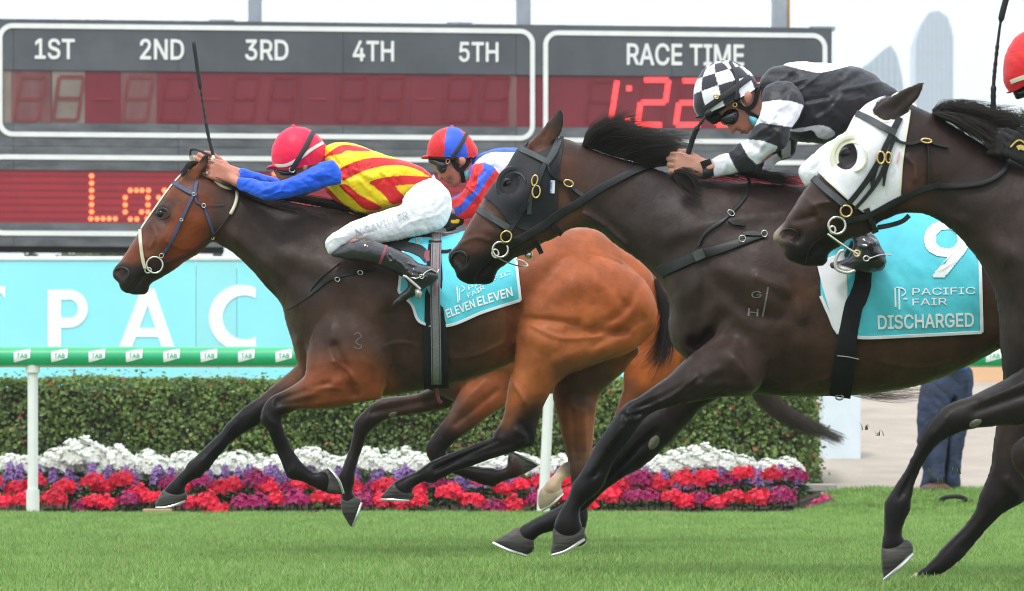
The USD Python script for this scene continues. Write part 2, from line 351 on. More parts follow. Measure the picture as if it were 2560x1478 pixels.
    @staticmethod
    def _merge(F, sl, f, k):
        a = F[sl]
        if k > 0:
            h = np.maximum(k - np.abs(a - f), 0) / k; F[sl] = np.maximum(a, f) + h * h * k * 0.25
        else: F[sl] = np.maximum(a, f)
    def on(s, px, lift=0.0, fallback=None):
        """Points of the near surface under photo pixels, lifted towards the viewer."""
        px = np.asarray(px, float).reshape(-1, 2); y = np.zeros(len(px))
        for _ in range(4):
            w = at(px[:, 0], px[:, 1], s.D + y)
            i, k = (w[:, 0] - s.xs[0]) / s.g, (w[:, 2] - s.zs[0]) / s.g
            y = ndimage.map_coordinates(s.front, [i, k], order=1, mode='nearest')
        return at(px[:, 0], px[:, 1], s.D + y - lift)
    def colors(s, blobs, default):
        """Coat colour at every vertex from soft patches (x, y, radius, colour[, weight]) in the plane of the body."""
        P = s._px(s.mesh.vertices[:, 0], s.mesh.vertices[:, 2])
        num = np.tile(np.asarray(default, float), (len(P), 1)) * 0.05; den = np.full(len(P), 0.05)
        for b in blobs:
            w = np.exp(-((P - b[:2]) ** 2).sum(1) / (2 * b[2] ** 2)) * (b[4] if len(b) > 4 else 1.0)
            num += w[:, None] * np.asarray(b[3]); den += w
        c = num / den[:, None]; m = s.mesh.vertices
        n1 = meshkit.fbm(m * (6, 6, 9), 4, 17)[:, None]; return c * (.72 + .56 * n1)
def solid(poly_px, D, k=0.8, yc=0.0, g=0.004, cap=None, relief=(), spline_=True):
    L = {'p': poly_px, 'k': k, 'yc': yc, 'relief': relief, 'spline': spline_}
    if cap: L['cap'] = cap
    return Body(D, [L], g=g).mesh
def strap(body, px, width, thick=0.004, lift=0.004, n=None, ys=None, closed=False):
    """A flat strap of 'width' photo pixels lying along a body's near surface (or at the given depths ys)."""
    c = spline(px, 8) if len(px) > 2 else np.asarray(px, float)
    L = np.linalg.norm(np.diff(c, axis=0), axis=1).sum(); n = n or max(6, int(L / 5)); c = resample(c, n)
    t = np.gradient(c, axis=0); t /= np.linalg.norm(t, axis=1, keepdims=True) + 1e-9; nr = np.stack([-t[:, 1], t[:, 0]], 1)
    off = np.array([-0.5, -0.42, 0, 0.42, 0.5]); width = np.interp(np.linspace(0, 1, n), np.linspace(0, 1, len(np.atleast_1d(width))), np.atleast_1d(width))
    rows = []
    for q, e in zip(off, (0.3, 1, 1, 1, 0.3)):
        p = c + nr * (q * width)[:, None]
        if ys is None: rows.append(body.on(p, lift + thick * e))
        else:
            yy = np.interp(np.linspace(0, 1, n), np.linspace(0, 1, len(ys)), ys); rows.append(at(p[:, 0], p[:, 1], yy - thick * e))
    front = np.stack(rows, 1); back = front + np.array([0, thick * 1.6 + (lift + 0.004 if ys is None else 0), 0])
    V = np.concatenate([front, back[:, ::-1]], 1); m = V.shape[1]; V = V.reshape(-1, 3)
    i, j = np.meshgrid(np.arange(n - 1), np.arange(m), indexing='ij')
    q = np.stack([i * m + j, i * m + (j + 1) % m, (i + 1) * m + (j + 1) % m, (i + 1) * m + j], -1).reshape(-1, 4)
    ends = [[0 * m + a, 0 * m + a + 1, 0 * m + m - 2 - a, 0 * m + m - 1 - a] for a in range(m // 2 - 1)] + [[(n - 1) * m + m - 1 - a, (n - 1) * m + m - 2 - a, (n - 1) * m + a + 1, (n - 1) * m + a] for a in range(m // 2 - 1)]
    q = np.vstack([q, np.array(ends)])
    tm = trimesh.Trimesh(V, np.vstack([q[:, [0, 1, 2]], q[:, [0, 2, 3]]]), process=False)
    return tm
def cord(body, px, r, lift=0.004, ys=None):
    c = spline(px, 8) if len(px) > 2 else np.asarray(px, float); c = resample(c, max(6, int(np.linalg.norm(np.diff(c, axis=0), axis=1).sum() / 5)))
    p = body.on(c, lift) if ys is None else at(c[:, 0], c[:, 1], np.interp(np.linspace(0, 1, len(c)), np.linspace(0, 1, len(ys)), ys))
    return tube(p, r, 8)
class Rippled:
    """A body's near surface under loose cloth that stands off in folds."""
    def __init__(s, body): s.body, s.D = body, body.D
    def on(s, px, lift=0.0):
        f = s.body.on(px, lift); f[:, 1] -= .030 * np.maximum(meshkit.fbm(np.stack([f[:, 0] * 9 + f[:, 2] * 5, f[:, 2] * 4 - f[:, 0] * 3, 0 * f[:, 0]], 1), 3, 21) - .42, 0); return f
def folds(poly, seed, n, ang, length=(25, 70), sg=(2.2, 4.5), amp=.0055, spread=.35):
    """Random creases inside an outline, running about the angle 'ang' (radians, photo plane)."""
    r = np.random.default_rng(seed); lo, hi = poly.min(0), poly.max(0); out = []
    while len(out) < n:
        c = r.uniform(lo, hi)
        if not inside_px(poly, c[None])[0]: continue
        a = ang + r.normal(0, spread); L = r.uniform(*length) / 2; d = np.array([math.cos(a), math.sin(a)]) * L; m = c + np.array([-d[1], d[0]]) * r.uniform(-.25, .25)
        out.append(('v', spline(np.array([c - d, m, c + d]), 4), r.uniform(*sg), amp * r.uniform(.5, 1.1) * r.choice([-1, 1, 1])))
    return out
def patch(body, top, bottom, lift=0.006, nu=60, nv=40, thick=0.004):
    """Cloth between two edge lines (photo pixels), laid over a body."""
    a = resample(spline(top, 8), nu); b = resample(spline(bottom, 8), nu); t = np.linspace(0, 1, nv)[:, None, None]
    P = (a[None] * (1 - t) + b[None] * t).reshape(-1, 2)
    f = Rippled(body).on(P, lift + thick); bk = f + (0, thick, 0)
    return sheet(f, bk, nv, nu)
def sheet(f, bk, nv, nu):
    i, j = np.meshgrid(np.arange(nv - 1), np.arange(nu - 1), indexing='ij')
    q = np.stack([i * nu + j, (i + 1) * nu + j, (i + 1) * nu + j + 1, i * nu + j + 1], -1).reshape(-1, 4)
    n = nv * nu; q2 = q[:, ::-1] + n
    rim = np.r_[np.arange(nu), np.arange(1, nv) * nu + nu - 1, (nv - 1) * nu + np.arange(nu - 2, -1, -1), np.arange(nv - 2, 0, -1) * nu]
    r2 = np.roll(rim, -1); q3 = np.stack([rim, r2, r2 + n, rim + n], 1)
    Q = np.vstack([q, q2, q3])
    return trimesh.Trimesh(np.vstack([f, bk]), np.vstack([Q[:, [0, 1, 2]], Q[:, [0, 2, 3]]]), process=False)
def inside_px(poly, P):
    from shapely import contains_xy
    return contains_xy(Polygon(poly).buffer(0), P[:, 0], P[:, 1])
def lettering(body, text, p0, p1, height_px, lift=0.012, bold=True, squeeze=None, skew=0.0):
    """Printed letters laid on a cloth: baseline from p0 to p1 in photo pixels."""
    m = meshkit.text_mesh(text, 1.0, depth=0.01, bold=bold); m = m.subdivide() if len(text) < 3 else m
    v = m.vertices.copy(); w = v[:, 0].max() - v[:, 0].min(); v[:, 0] -= v[:, 0].min()
    p0, p1 = np.array(p0, float), np.array(p1, float); e = (p1 - p0); L = np.linalg.norm(e); e /= L; up = np.array([e[1], -e[0]])
    px = p0 + (v[:, :1] / w * L + skew * v[:, 1:2] * height_px) * e + v[:, 1:2] * height_px * up
    f = body.on(px, lift); f[:, 1] -= (v[:, 2] - v[:, 2].min()) * 0.08
    return trimesh.Trimesh(f, m.faces, process=False)
def fist(wx, wy, kx, ky, Y, D, side=-1, size=1.0):
    """A closed hand: palm, four curled fingers and a thumb, from wrist (wx, wy) to knuckles (kx, ky) in photo pixels; side -1: back of the hand faces the viewer."""
    s = FPX / (D + Y) * size
    e = np.array([kx - wx, ky - wy], float); L = np.linalg.norm(e); e /= L; up = np.array([e[1], -e[0]]); up = up if up[1] < 0 else -up
    out = []
    def cp(a, ya, ra, b, yb, rb, bl=0.006): out.append((a[0], a[1], Y + ya, ra, b[0], b[1], Y + yb, rb, bl))
    w = np.array([wx, wy]); 
    for i in range(4):
        o = (1.5 - i) * 0.0205 * s
        kn = w + e * L * (1.0 - 0.05 * abs(i - 1)) + up * o
        cp(w + up * o * 0.55, 0, 0.020, kn, side * 0.012, 0.0125, 0.012)
        ln = (0.040, 0.045, 0.042, 0.034)[i]
        m1 = kn + e * ln * 0.75 * s - up * 0.006 * s; cp(kn, side * 0.012, 0.0112, m1, -side * 0.012, 0.0102, 0.003)
        m2 = m1 - e * ln * 0.55 * s - up * 0.003 * s; cp(m1, -side * 0.012, 0.0102, m2, -side * 0.036, 0.0092, 0.003)
        m3 = m2 - e * ln * 0.5 * s; cp(m2, -side * 0.036, 0.0092, m3, -side * 0.028, 0.0085, 0.003)
    b = w + e * L * 0.30 + up * 0.030 * s
    t1 = w + e * L * 0.72 + up * 0.046 * s; t2 = w + e * (L * 1.02) + up * 0.042 * s
    cp(w + e * L * 0.1 + up * 0.012 * s, 0, 0.016, b, -side * 0.004, 0.015, 0.01); cp(b, -side * 0.004, 0.0145, t1, -side * 0.012, 0.0115, 0.004); cp(t1, -side * 0.012, 0.0115, t2, -side * 0.020, 0.0098, 0.003)
    return out
# ---------------------------------------------------------------- looks shared by the animals, riders and tack
vmat('coat', rough=0.36, rvar=0.12, spec=0.13, coat=0.04, sheen=0.0, bump=0.0011, bscale=(150, 200, 520), var=0.28, vscale=9.0, coat_rough=0.30, bump2=0.006, b2scale=(16, 16, 12))
vmat('silk', rough=0.45, spec=0.3, sheen=0.08, bump=0.0022, bscale=(14, 20, 40), var=0.05, vscale=30.0)
vmat('skin', rough=0.5, spec=0.35, subs=0.12, bump=0.0008, bscale=(160, 160, 160), var=0.10, vscale=24.0)
vmat('felt', rough=0.75, spec=0.3, bump=0.0025, bscale=(30, 30, 45), var=0.05, vscale=20.0)
vmat('gloss', rough=0.10, spec=0.45, coat=0.5, bump=0.004, bscale=(18, 22, 40), var=0.05, vscale=20.0, coat_rough=0.05)
mat('hoof', spec=.28, base=(0.030, 0.028, 0.027), rough=0.42, var=0.5, scale=14, stretch=(0.6, 0.6, 6), bump=0.0016, bscale=70, base2=(0.085, 0.078, 0.07))
mat('hoof_pale', (0.42, 0.34, 0.22), rough=0.5, var=0.3, scale=9, bump=0.001, bscale=60)
mat('shoe', (0.62, 0.62, 0.60), rough=0.35, metallic=0.8, var=0.15)
mat('eye', (0.006, 0.004, 0.004), rough=0.14, var=0.2, spec=.35)
mat('hair_black', spec=.2, base=(0.017, 0.013, 0.011), rough=0.5, var=0.3)
mat('hair_brown', (0.030, 0.016, 0.011), rough=0.5, var=0.4)
mat('hair_grey', (0.20, 0.15, 0.11), rough=0.6, var=0.4)
mat('leather_black', spec=.28, base=(0.017, 0.018, 0.019), rough=0.42, var=0.25, scale=30, bump=0.0008, bscale=220)
mat('leather_grey', spec=.28, base=(0.050, 0.055, 0.058), rough=0.5, var=0.2, scale=30, bump=0.0008, bscale=220)
mat('nylon_navy', (0.035, 0.05, 0.11), rough=0.55, var=0.2, scale=40, bump=0.0006, bscale=300)
mat('cream_web', (0.62, 0.56, 0.42), rough=0.6, var=0.12, scale=30, bump=0.0008, bscale=200)
mat('brass', (0.62, 0.44, 0.18), rough=0.3, metallic=1.0, var=0.15, scale=60)
mat('steel', (0.62, 0.60, 0.55), rough=0.25, metallic=1.0, var=0.1, scale=60)
mat('rubber_black', spec=.28, base=(0.012, 0.012, 0.013), rough=0.5, var=0.2, bump=0.0005, bscale=300)
mat('elastic_black', spec=.28, base=(0.010, 0.010, 0.012), rough=0.85, var=0.25, scale=40, stretch=(1, 1, 6))
mat('web_grey', (0.20, 0.20, 0.21), rough=0.7, var=0.25, scale=160, stretch=(0.3, 0.3, 3), bump=0.001, bscale=300)
mat('web_dark', (0.045, 0.045, 0.048), rough=0.7, var=0.3, scale=60)
mat('red_thread', (0.40, 0.05, 0.05), rough=0.7)
mat('lycra_black', spec=.28, base=(0.016, 0.016, 0.019), rough=0.6, var=0.2, scale=20, bump=0.0006, bscale=260)
mat('lycra_white', (0.72, 0.71, 0.76), rough=0.6, var=0.05, scale=12, bump=0.002, bscale=30)
mat('cup_cream', (0.68, 0.66, 0.52), rough=0.4, var=0.06)
mat('cup_black', spec=.28, base=(0.022, 0.024, 0.027), rough=0.35, var=0.2)
mat('white_trim', (0.74, 0.74, 0.78), rough=0.7, var=0.05)
mat('print_white', (0.80, 0.82, 0.84), rough=0.6, var=0.03)
mat('ink', (0.03, 0.03, 0.035), rough=0.7)
mat('ink_grey', (0.52, 0.53, 0.57), rough=0.7)
mat('brand_grey', (0.17, 0.16, 0.15), rough=0.7, var=0.3, scale=90)
mat('chestnut_pad', (0.16, 0.15, 0.11), rough=0.8, var=0.4, scale=90, bump=0.002, bscale=200)
mat('foam', (0.60, 0.62, 0.50), rough=0.35, var=0.3, scale=90)
mat('plum', (0.20, 0.03, 0.06), rough=0.5, var=0.2)
DB, TN, RB, BK = (.040, .022, .016), (.34, .115, .034), (.17, .055, .023), (.008, .007, .007)

mat('lid', (.016, .013, .012), rough=.45, var=.2)
mat('nostril', (.030, .010, .010), rough=.7, var=.3)
def pad(body, c, rx, ry, rot, name, look, t, lift=.002):
    a = np.linspace(0, 2 * np.pi, 24, endpoint=False); R = np.array([[math.cos(rot), -math.sin(rot)], [math.sin(rot), math.cos(rot)]])
    e = np.stack([rx * np.cos(a), ry * np.sin(a)], 1) @ R.T + c
    V = np.vstack([body.on(e, 0), body.on([c], lift * 2.5), body.on(c + (e - c) * .7, lift * 2.2)]); f = [[i, (i + 1) % 24, 25 + (i + 1) % 24] for i in range(24)] + [[i, 25 + (i + 1) % 24, 25 + i] for i in range(24)] + [[24, 25 + i, 25 + (i + 1) % 24] for i in range(24)]
    obj(name, (V, np.array(f)), look, t, smooth=True)
def veins(s, sg=3.0, amp=.0035):
    return [('v', spline(zc(s), 3), sg, amp * 1.5)]
def legs_relief(s): return [tuple(map(float, r.split())) for r in s]
# ---------------------------------------------------------------- horse 1: the leading bay
D1 = 16.67
h1_body = zc('A 720 270 660 330 610 385 560 450 500 520 440 610 390 690 340 760 300 830 250 910 200 990 160 1050 122 1095 88 1138 75 1180 84 1216 110 1246 134 1266 140 1300 165 1336 200 1357 235 1362 270 1373 320 1373 365 1370 398 1346 412 1312 418 1285 445 1260 500 1230 570 1190 650 1140 720 1085 790 1040 860 1000 915 950 960 905 1005 895 1060 925 1130 962 1190 1006 1250 1060 1310 1120 1380 1190 1456 1283'
              '| X 701 758 714 805 731 860 742 905 765 938 800 958 860 985 955 992 1007 985 1092 969 1125 963 1167 951 1213 936 1252 922 1290 905 1340 900 1400 915 1480 905 1560 880 1614 850 1640 812 1648 765 1642 725 1626 676 1598 647 1562 622 1526 597 1494 576 1466 570 1430 571 1370 578 1300 588 1240 594 1180 590 1110 582 1040 574 975 560 920 548 847 524 760 512 700 500 660 493 | A 1380 470 1280 440 1180 408 1080 360 990 310 930 285 860 260 790 250')
h1_far_fore = zc('B 1400 20 1300 70 1245 125 1150 210 1050 290 970 360 880 420 810 470 760 520 720 560 680 600 640 660 560 735 480 810 420 870 370 910 335 965 290 1010 240 1060 195 1105 165 1140 130 1190 150 1215 240 1220 325 1205 345 1165 340 1120 390 1070 430 1050 472 1045 492 1010 540 970 590 900 650 830 720 750 800 690 870 650 950 600 1040 520 1100 470 1250 400 1400 330 1480 200 1480 60')
h1_near_fore = zc('B 1330 190 1250 265 1150 320 1060 365 1010 410 985 460 965 520 965 570 985 610 1020 650 1050 720 1090 810 1130 900 1160 980 1180 1030 1230 1060 1300 1070 1380 1110 1450 1140 1500 1160 1540 1100 1530 1020 1480 985 1410 995 1345 950 1320 930 1270 870 1220 790 1180 700 1150 620 1140 560 1150 530 1220 500 1300 475 1400 478 1500 478 1650 455 1787 440 | C 160 375 300 345 420 325 460 260 490 170 520 80 | X 982 880 975 830 940 780 880 765 825 780 790 820 770 870 765 905')
h1_near_hind = zc('X 1288 880 | D 180 100 150 200 130 290 125 350 110 430 90 490 60 540 20 590 | C 1360 640 1250 680 1100 740 960 790 850 840 790 880 740 920 680 945 610 975 550 1010 510 1060 540 1110 640 1140 690 1115 705 1060 740 1035 790 1010 850 1022 890 1015 930 985 1050 930 1200 875 1350 820 1500 775 1620 735 1690 710 1715 670 1725 600 | D 350 500 380 400 420 320 450 270 500 210 560 165 650 130 780 80 900 40 1000 0 | X 1612 852 1640 810 1642 760 1610 700 1540 655 1440 640 1360 680 1310 760 1292 830')
h1_far_hind = zc('D 450 270 465 380 488 470 508 560 528 640 550 720 566 800 576 880 590 950 600 1050 592 1130 570 1210 560 1270 600 1300 660 1290 690 1210 700 1130 690 1050 692 960 705 860 720 740 735 640 742 560 750 490 757 420 770 340 800 280 870 210 950 140 1010 60 1060 -10 1000 -120 800 -160 560 -100 450 60')
def body_k(x0, y0, s, t=0.56): return [(x0 + a * s, y0 + b * s, v) for a, b, v in ((-220, 250, .62), (-130, 150, .60), (-40, 60, .56), (60, 90, .44), (150, 150, .40), (250, 300, .50), (400, 350, t), (700, 330, t), (1000, 300, t), (1050, 200, t))]
h1 = Body(D1, [
    dict(p=h1_body, k=[(300, 690, .60), (360, 640, .60), (420, 540, .58), (470, 480, .58), (500, 600, .44), (560, 530, .40), (650, 580, .36), (720, 680, .42), (800, 780, .52), (950, 760, .56), (1150, 760, .57), (1400, 740, .56), (1580, 760, .54)],
         noise=(.0035, (7, 7)), relief=veins('A 420 720 470 800 480 880 440 950') + veins('A 600 900 700 960 800 960', 2.5) + veins('W 760 350 850 330 950 350 1000 420', 3) + veins('W 1150 420 1300 400 1450 330', 4, .004) + veins('A 330 860 380 960 400 1040', 4, .004) + veins('X 560 640 620 680 690 745 710 790', 5, .007) + [(452, 598, 500, 560, 26, .012), (394, 540, 420, 560, 10, -.010), (382, 524, 412, 518, 7, .010), (350, 610, 430, 600, 12, .006), (300, 680, 308, 688, 8, -.022), (296, 668, 318, 694, 7, .008),
                 (330, 728, 360, 690, 5, -.008), (560, 610, 690, 730, 14, -.012), (590, 600, 700, 690, 16, .012), (700, 640, 880, 700, 22, .016), (800, 560, 870, 640, 18, -.008), (750, 730, 790, 860, 26, .018), (745, 860, 760, 920, 12, .012), (985, 790, 985, 930, 16, -.020),
                 (1285, 780, 1300, 900, 18, -.030), (1310, 690, 1400, 630, 26, .016), (1470, 640, 1560, 720, 26, .014)]),
    dict(p=h1_far_fore, yc=[(750, 900, .15), (600, 1060, .13), (400, 1240, .11)], k=.70, relief=veins('B 790 650 660 790 540 930', 3, -.006) + veins('B 740 590 600 760 480 900', 4, .003) + [(470, 1150, 560, 1050, 6, -.007), (560, 1060, 590, 1040, 8, .006)]),
    dict(p=h1_near_fore, blend=.032, yc=[(870, 850, -.150), (940, 960, -.150), (800, 980, -.16), (670, 1040, -.15), (720, 1170, -.12)], k=[(870, 850, .60), (930, 960, .62), (780, 980, .66), (670, 1040, .72), (720, 1170, .72)],
         noise=(.0025, (10, 10)), relief=veins('B 1110 690 1150 830 1215 970', 3, -.006) + veins('B 1000 480 1040 560 1100 600', 6, .006) + veins('W 330 600 420 590 520 600', 4, .004) + veins('W 480 440 560 500 600 560', 4, .005) + [(845, 870, 890, 985, 9, -.020), (700, 1003, 830, 962, 6, -.012), (760, 990, 880, 950, 10, .010), (700, 1013, 800, 1000, 5, -.008), (890, 800, 950, 900, 26, .016), (690, 1090, 730, 1160, 5, -.007), (830, 820, 850, 900, 14, .012), (800, 1010, 900, 1000, 8, .008)]),
    dict(p=h1_near_hind, blend=.032, yc=[(1480, 760, -.130), (1330, 900, -.155), (1300, 1080, -.13), (980, 1220, -.10)], k=[(1480, 760, .56), (1340, 900, .60), (1300, 1080, .68), (980, 1220, .74)],
         noise=(.003, (8, 8)), relief=veins('C 1400 670 1150 780 900 905', 3.5, -.007) + veins('C 1560 590 1640 640 1600 690', 6, .006) + veins('D 160 210 220 290 260 360', 4, .005) + veins('X 1330 820 1400 850 1500 845', 4, .004) + veins('X 1431 624 1508 701 1560 770', 9, -.006) + veins('X 1330 690 1390 640 1470 655', 10, -.006) + veins('X 1600 700 1560 780 1480 830', 8, -.006) + [(1300, 800, 1440, 815, 7, -.014), (1420, 830, 1560, 835, 9, -.016), (1320, 845, 1380, 870, 14, .012), (1390, 905, 1500, 870, 12, .014), (1440, 700, 1600, 760, 30, .014), (1330, 740, 1420, 720, 24, .012), (1600, 800, 1480, 870, 9, -.014), (1285, 960, 1310, 1010, 12, .008),
                 (1305, 1060, 1325, 1100, 6, -.010), (1090, 1170, 1270, 1110, 6, -.008), (1100, 1150, 1250, 1095, 6, .005), (1500, 740, 1520, 800, 14, -.010), (1360, 650, 1340, 740, 14, -.010)]),
    dict(p=h1_far_hind, yc=[(1500, 860, .13), (1440, 1050, .13), (1440, 1330, .12)], k=[(1500, 840, .5), (1430, 1050, .62), (1440, 1300, .72)], relief=[(1430, 1030, 1440, 1150, 6, -.010), (1460, 1030, 1465, 1130, 7, .008), (1400, 980, 1480, 990, 10, -.01)]),
    dict(p=zc('A 705 345 740 270 790 225 845 185 880 135 915 98 948 84 952 150 935 220 900 270 860 315 820 360 770 385'), yc=-.062, k=.55, cap=.02, blend=.012, relief=[(505, 420, 516, 390, 3, -.012)]),
    dict(p=zc('A 840 260 850 170 878 105 905 66 930 90 930 180 900 260'), yc=.062, k=.55, cap=.02, blend=.012),
], g=0.0068)
h1_col = h1.colors([
    (440, 470, 16, RB), (400, 560, 26, (.09, .034, .022)), (350, 620, 20, (.16, .055, .028)), (330, 640, 12, RB, 1.3), (310, 690, 16, (.03, .022, .02), 2), (340, 720, 20, (.02, .017, .017), 3), (372, 700, 20, (.03, .02, .018), 2),
    (470, 590, 30, (.26, .0731, .0231), 1.4), (500, 570, 16, (.22, .0645, .0218)), (505, 510, 18, (.19, .065, .03)), (405, 535, 16, (.03, .02, .017), 1.5), (515, 470, 14, (.1, .04, .025)), (495, 420, 12, (.2, .0645, .0238)), (506, 395, 8, BK, 4), (515, 430, 7, BK, 3),
    (580, 620, 30, (.055, .032, .024)), (560, 570, 30, (.06, .034, .026)), (650, 600, 60, (.036, .024, .02)), (760, 640, 80, (.034, .022, .018)), (720, 560, 40, (.02, .015, .013)), (850, 720, 90, (.042, .026, .02)), (800, 850, 60, (.05, .028, .02)), (900, 760, 50, (.075, .036, .024)), (1000, 850, 90, (.046, .026, .019)), (1150, 850, 90, (.05, .027, .018)), (1240, 870, 60, (.065, .032, .02)),
    (1300, 700, 40, (.12, .045, .022)), (1390, 620, 60, (.3, .0903, .0258)), (1480, 700, 80, (.33, .0989, .0258)), (1580, 720, 60, (.34, .0989, .0245)), (1600, 780, 50, (.36, .112, .0286)), (1380, 780, 70, (.32, .0989, .0272)), (1320, 900, 50, (.4, .142, .0394), 1.6), (1420, 880, 60, (.42, .146, .0408), 1.4), (1300, 980, 30, (.4, .142, .0408), 2), (1360, 950, 16, (.36, .12, .034)),
    (1262, 1050, 16, (.2, .0731, .0272), 2), (1335, 1030, 22, BK, 5), (1320, 1085, 26, BK, 5), (1250, 1100, 26, (.018, .014, .013), 4), (1180, 1120, 40, BK, 4), (1080, 1170, 40, BK, 4), (1010, 1200, 30, BK, 4),
    (900, 960, 40, (.26, .0817, .0272), 1.6), (850, 985, 40, (.28, .0903, .0306), 1.8), (800, 960, 36, (.24, .0774, .0272), 1.6), (930, 985, 26, (.3, .0946, .0306), 2), (750, 985, 24, (.09, .042, .026), 2), (700, 1000, 20, BK, 3), (665, 1040, 26, BK, 5), (680, 1100, 30, BK, 5), (720, 1170, 36, BK, 5), (790, 1210, 30, BK, 4),
    (720, 950, 22, (.11, .05, .028), 2), (660, 985, 18, (.06, .03, .022), 2), (600, 1050, 40, BK, 4), (540, 1110, 40, BK, 5), (470, 1180, 40, BK, 5), (420, 1220, 30, BK, 5),
    (1400, 930, 22, (.03, .024, .022), 2), (1450, 960, 30, (.022, .018, .017), 2.5), (1500, 940, 26, (.028, .022, .02), 2), (1470, 990, 20, (.035, .025, .022), 2), (1410, 1050, 22, (.22, .086, .034), 2.2), (1455, 1070, 26, (.26, .103, .0408), 2.2), (1490, 1000, 14, (.26, .0946, .034), 2), (1440, 1150, 24, (.14, .07, .045), 2), (1440, 1220, 24, (.06, .035, .028), 3), (1445, 1300, 40, BK, 4)], DB)
h1_col = np.where(h1_col[:, :1] > .15, h1_col * (.92, .78, .84), h1_col)
def horse(name_label, body, col, hoofs, eye, extra=None, lids=True):
    t = thing('racehorse', name_label, 'horse', loc=(float(at(eye[0], eye[1], body.D)[0]) + 0.9, body.D, 0.0))
    obj('body', body.mesh, 'coat', t, smooth=True, col=col)
    for (pts, D, look, shoe) in hoofs:
        p = np.asarray(pts)
        b = Body(D, [dict(p=p, k=.82, cap=.062)], g=0.005)
        hp = obj('hoof', b.mesh, look, t, smooth=True)
        if shoe is not None:
            q = resample(spline(shoe, 6), 10); ms = []
            for sy in (-.042, .042): ms.append(tube(at(q[:, 0], q[:, 1], D + sy * np.sin(np.linspace(0.35, 2.9, 10))), 0.0062, 6))
            obj('horseshoe', cat(ms), 'shoe', hp)
    e = body.on([eye[:2]], -0.015)[0]; s = FPX / body.D; c = np.array(eye[:2])
    obj('eye', ball(e, eye[2] * 1.08, 3, (1.25, .85, .92)), 'eye', t, smooth=True)
    if lids: obj('eyelid', strap(body, [c + np.array(q) * s for q in ((-.034, .006), (-.022, -.016), (0, -.024), (.022, -.016), (.032, .008))], [2.0, 4.5, 6, 5, 2.0], .006, .001), 'lid', t, smooth=40)
    if lids: obj('eyelid', strap(body, [c + np.array(q) * s for q in ((-.032, .006), (-.012, .020), (.012, .020), (.032, .008))], [1.5, 3, 3, 1.5], .004, .001), 'lid', t, smooth=40)
    if extra:
        pad(body, zc(extra[0])[0], extra[1] * s, extra[2] * s, extra[3], 'nostril', 'nostril', t, .0006)
        obj('nostril_rim', strap(body, zc(extra[4]), [1.5, 5, 6, 5, 1.5], .007, -.002), 'lid', t, smooth=True)
        obj('lip_line', strap(body, zc(extra[5]), [2.2, 1.8, 1.0], .0012, .0004), 'nostril', t)
    return t
horse1 = horse('leading bay racehorse with orange hindquarters and black legs, ridden by the red and yellow jockey', h1, h1_col, [
    (zc('B 165 1138 120 1200 92 1262 106 1290 170 1290 250 1268 332 1236 358 1198 345 1160 300 1150 230 1140'), D1 + .11, 'hoof', zc('B 100 1290 180 1287 260 1266 335 1236')),
    (zc('B 1475 1010 1480 1080 1500 1160 1560 1176 1645 1180 1650 1150 1600 1050 1535 965 1500 975'), D1 - .115, 'hoof', zc('B 1530 962 1575 1010 1620 1080 1648 1168')),
    (zc('C 545 1008 490 1068 438 1130 442 1152 560 1160 670 1166 705 1142 716 1118 690 1085 640 1045 590 1020'), D1 - .10, 'hoof', zc('C 440 1154 540 1158 672 1166')),
    (zc('D 560 1250 552 1290 540 1340 600 1362 660 1355 690 1320 680 1270 620 1255'), D1 + .12, 'hoof', None)],
    (zc('A 530 635')[0][0], zc('A 530 635')[0][1], .021), ('A 150 1178', .016, .028, .6, 'A 215 1215 228 1170 190 1130 130 1128 95 1150', 'A 236 1360 270 1290 330 1210 370 1160'))
# ---------------------------------------------------------------- horse 2: dark bay in a black hood
D2 = 13.85
h2_body = zc('E 720 312 650 370 600 400 560 460 520 530 480 590 440 640 400 690 350 760 320 800 280 870 240 930 200 1000 170 1060 140 1110 108 1150 75 1180 60 1215 65 1252 85 1290 110 1322 118 1352 142 1392 190 1420 240 1430 270 1425 330 1431 390 1420 416 1388 427 1350 445 1318 500 1280 560 1235 620 1210 680 1190 730 1150 780 1115 850 1090 900 1060 950 1030 1000 1005 1060 998 1130 1002 1200 1022 1255 1062 1310 1112 1395 1172'
  '| X 1587 644 1612 664 1634 688 1655 712 1668 740 1673 772 1671 805 1672 832 1680 860 1697 883 1716 897 1760 930 1820 965 1889 986 1990 992 2067 991 2143 988 2204 981 2285 968 2346 948 2397 927 2447 902 2503 872 2560 850 2640 850 2720 840 2790 800 2835 740 2845 670 2835 590 2800 520 2740 475 2660 455 2580 462 2480 495 2400 515 2300 520 2200 505 2120 482 2040 466 1960 462 1877 456 1794 452 1710 440 1650 424 1580 404 1508 383 1455 362 1430 352 1405 345 1380 343 1357 338')
h2_near_fore = zc('G 1060 400 960 480 900 540 830 590 760 640 700 670 655 722 610 790 570 850 530 920 490 990 455 1040 435 1100 400 1160 380 1200 372 1240 400 1290 470 1290 500 1250 495 1200 492 1160 520 1120 560 1090 600 1045 618 1000 650 930 700 860 750 790 790 735 850 702 930 682 1030 662 1150 642 1240 640 1295 612 1330 560 1350 480 1345 400 1280 330 1180 320')
h2_far_fore = zc('G 700 740 640 800 590 900 540 980 490 1050 420 1120 350 1162 290 1192 215 1238 180 1280 240 1320 285 1290 320 1266 360 1255 420 1232 470 1192 520 1152 560 1112 600 1072 640 1042 700 1002 760 972 800 942 870 880 950 800 1040 700 1100 660 1200 600 1200 500 1000 500 850 620')
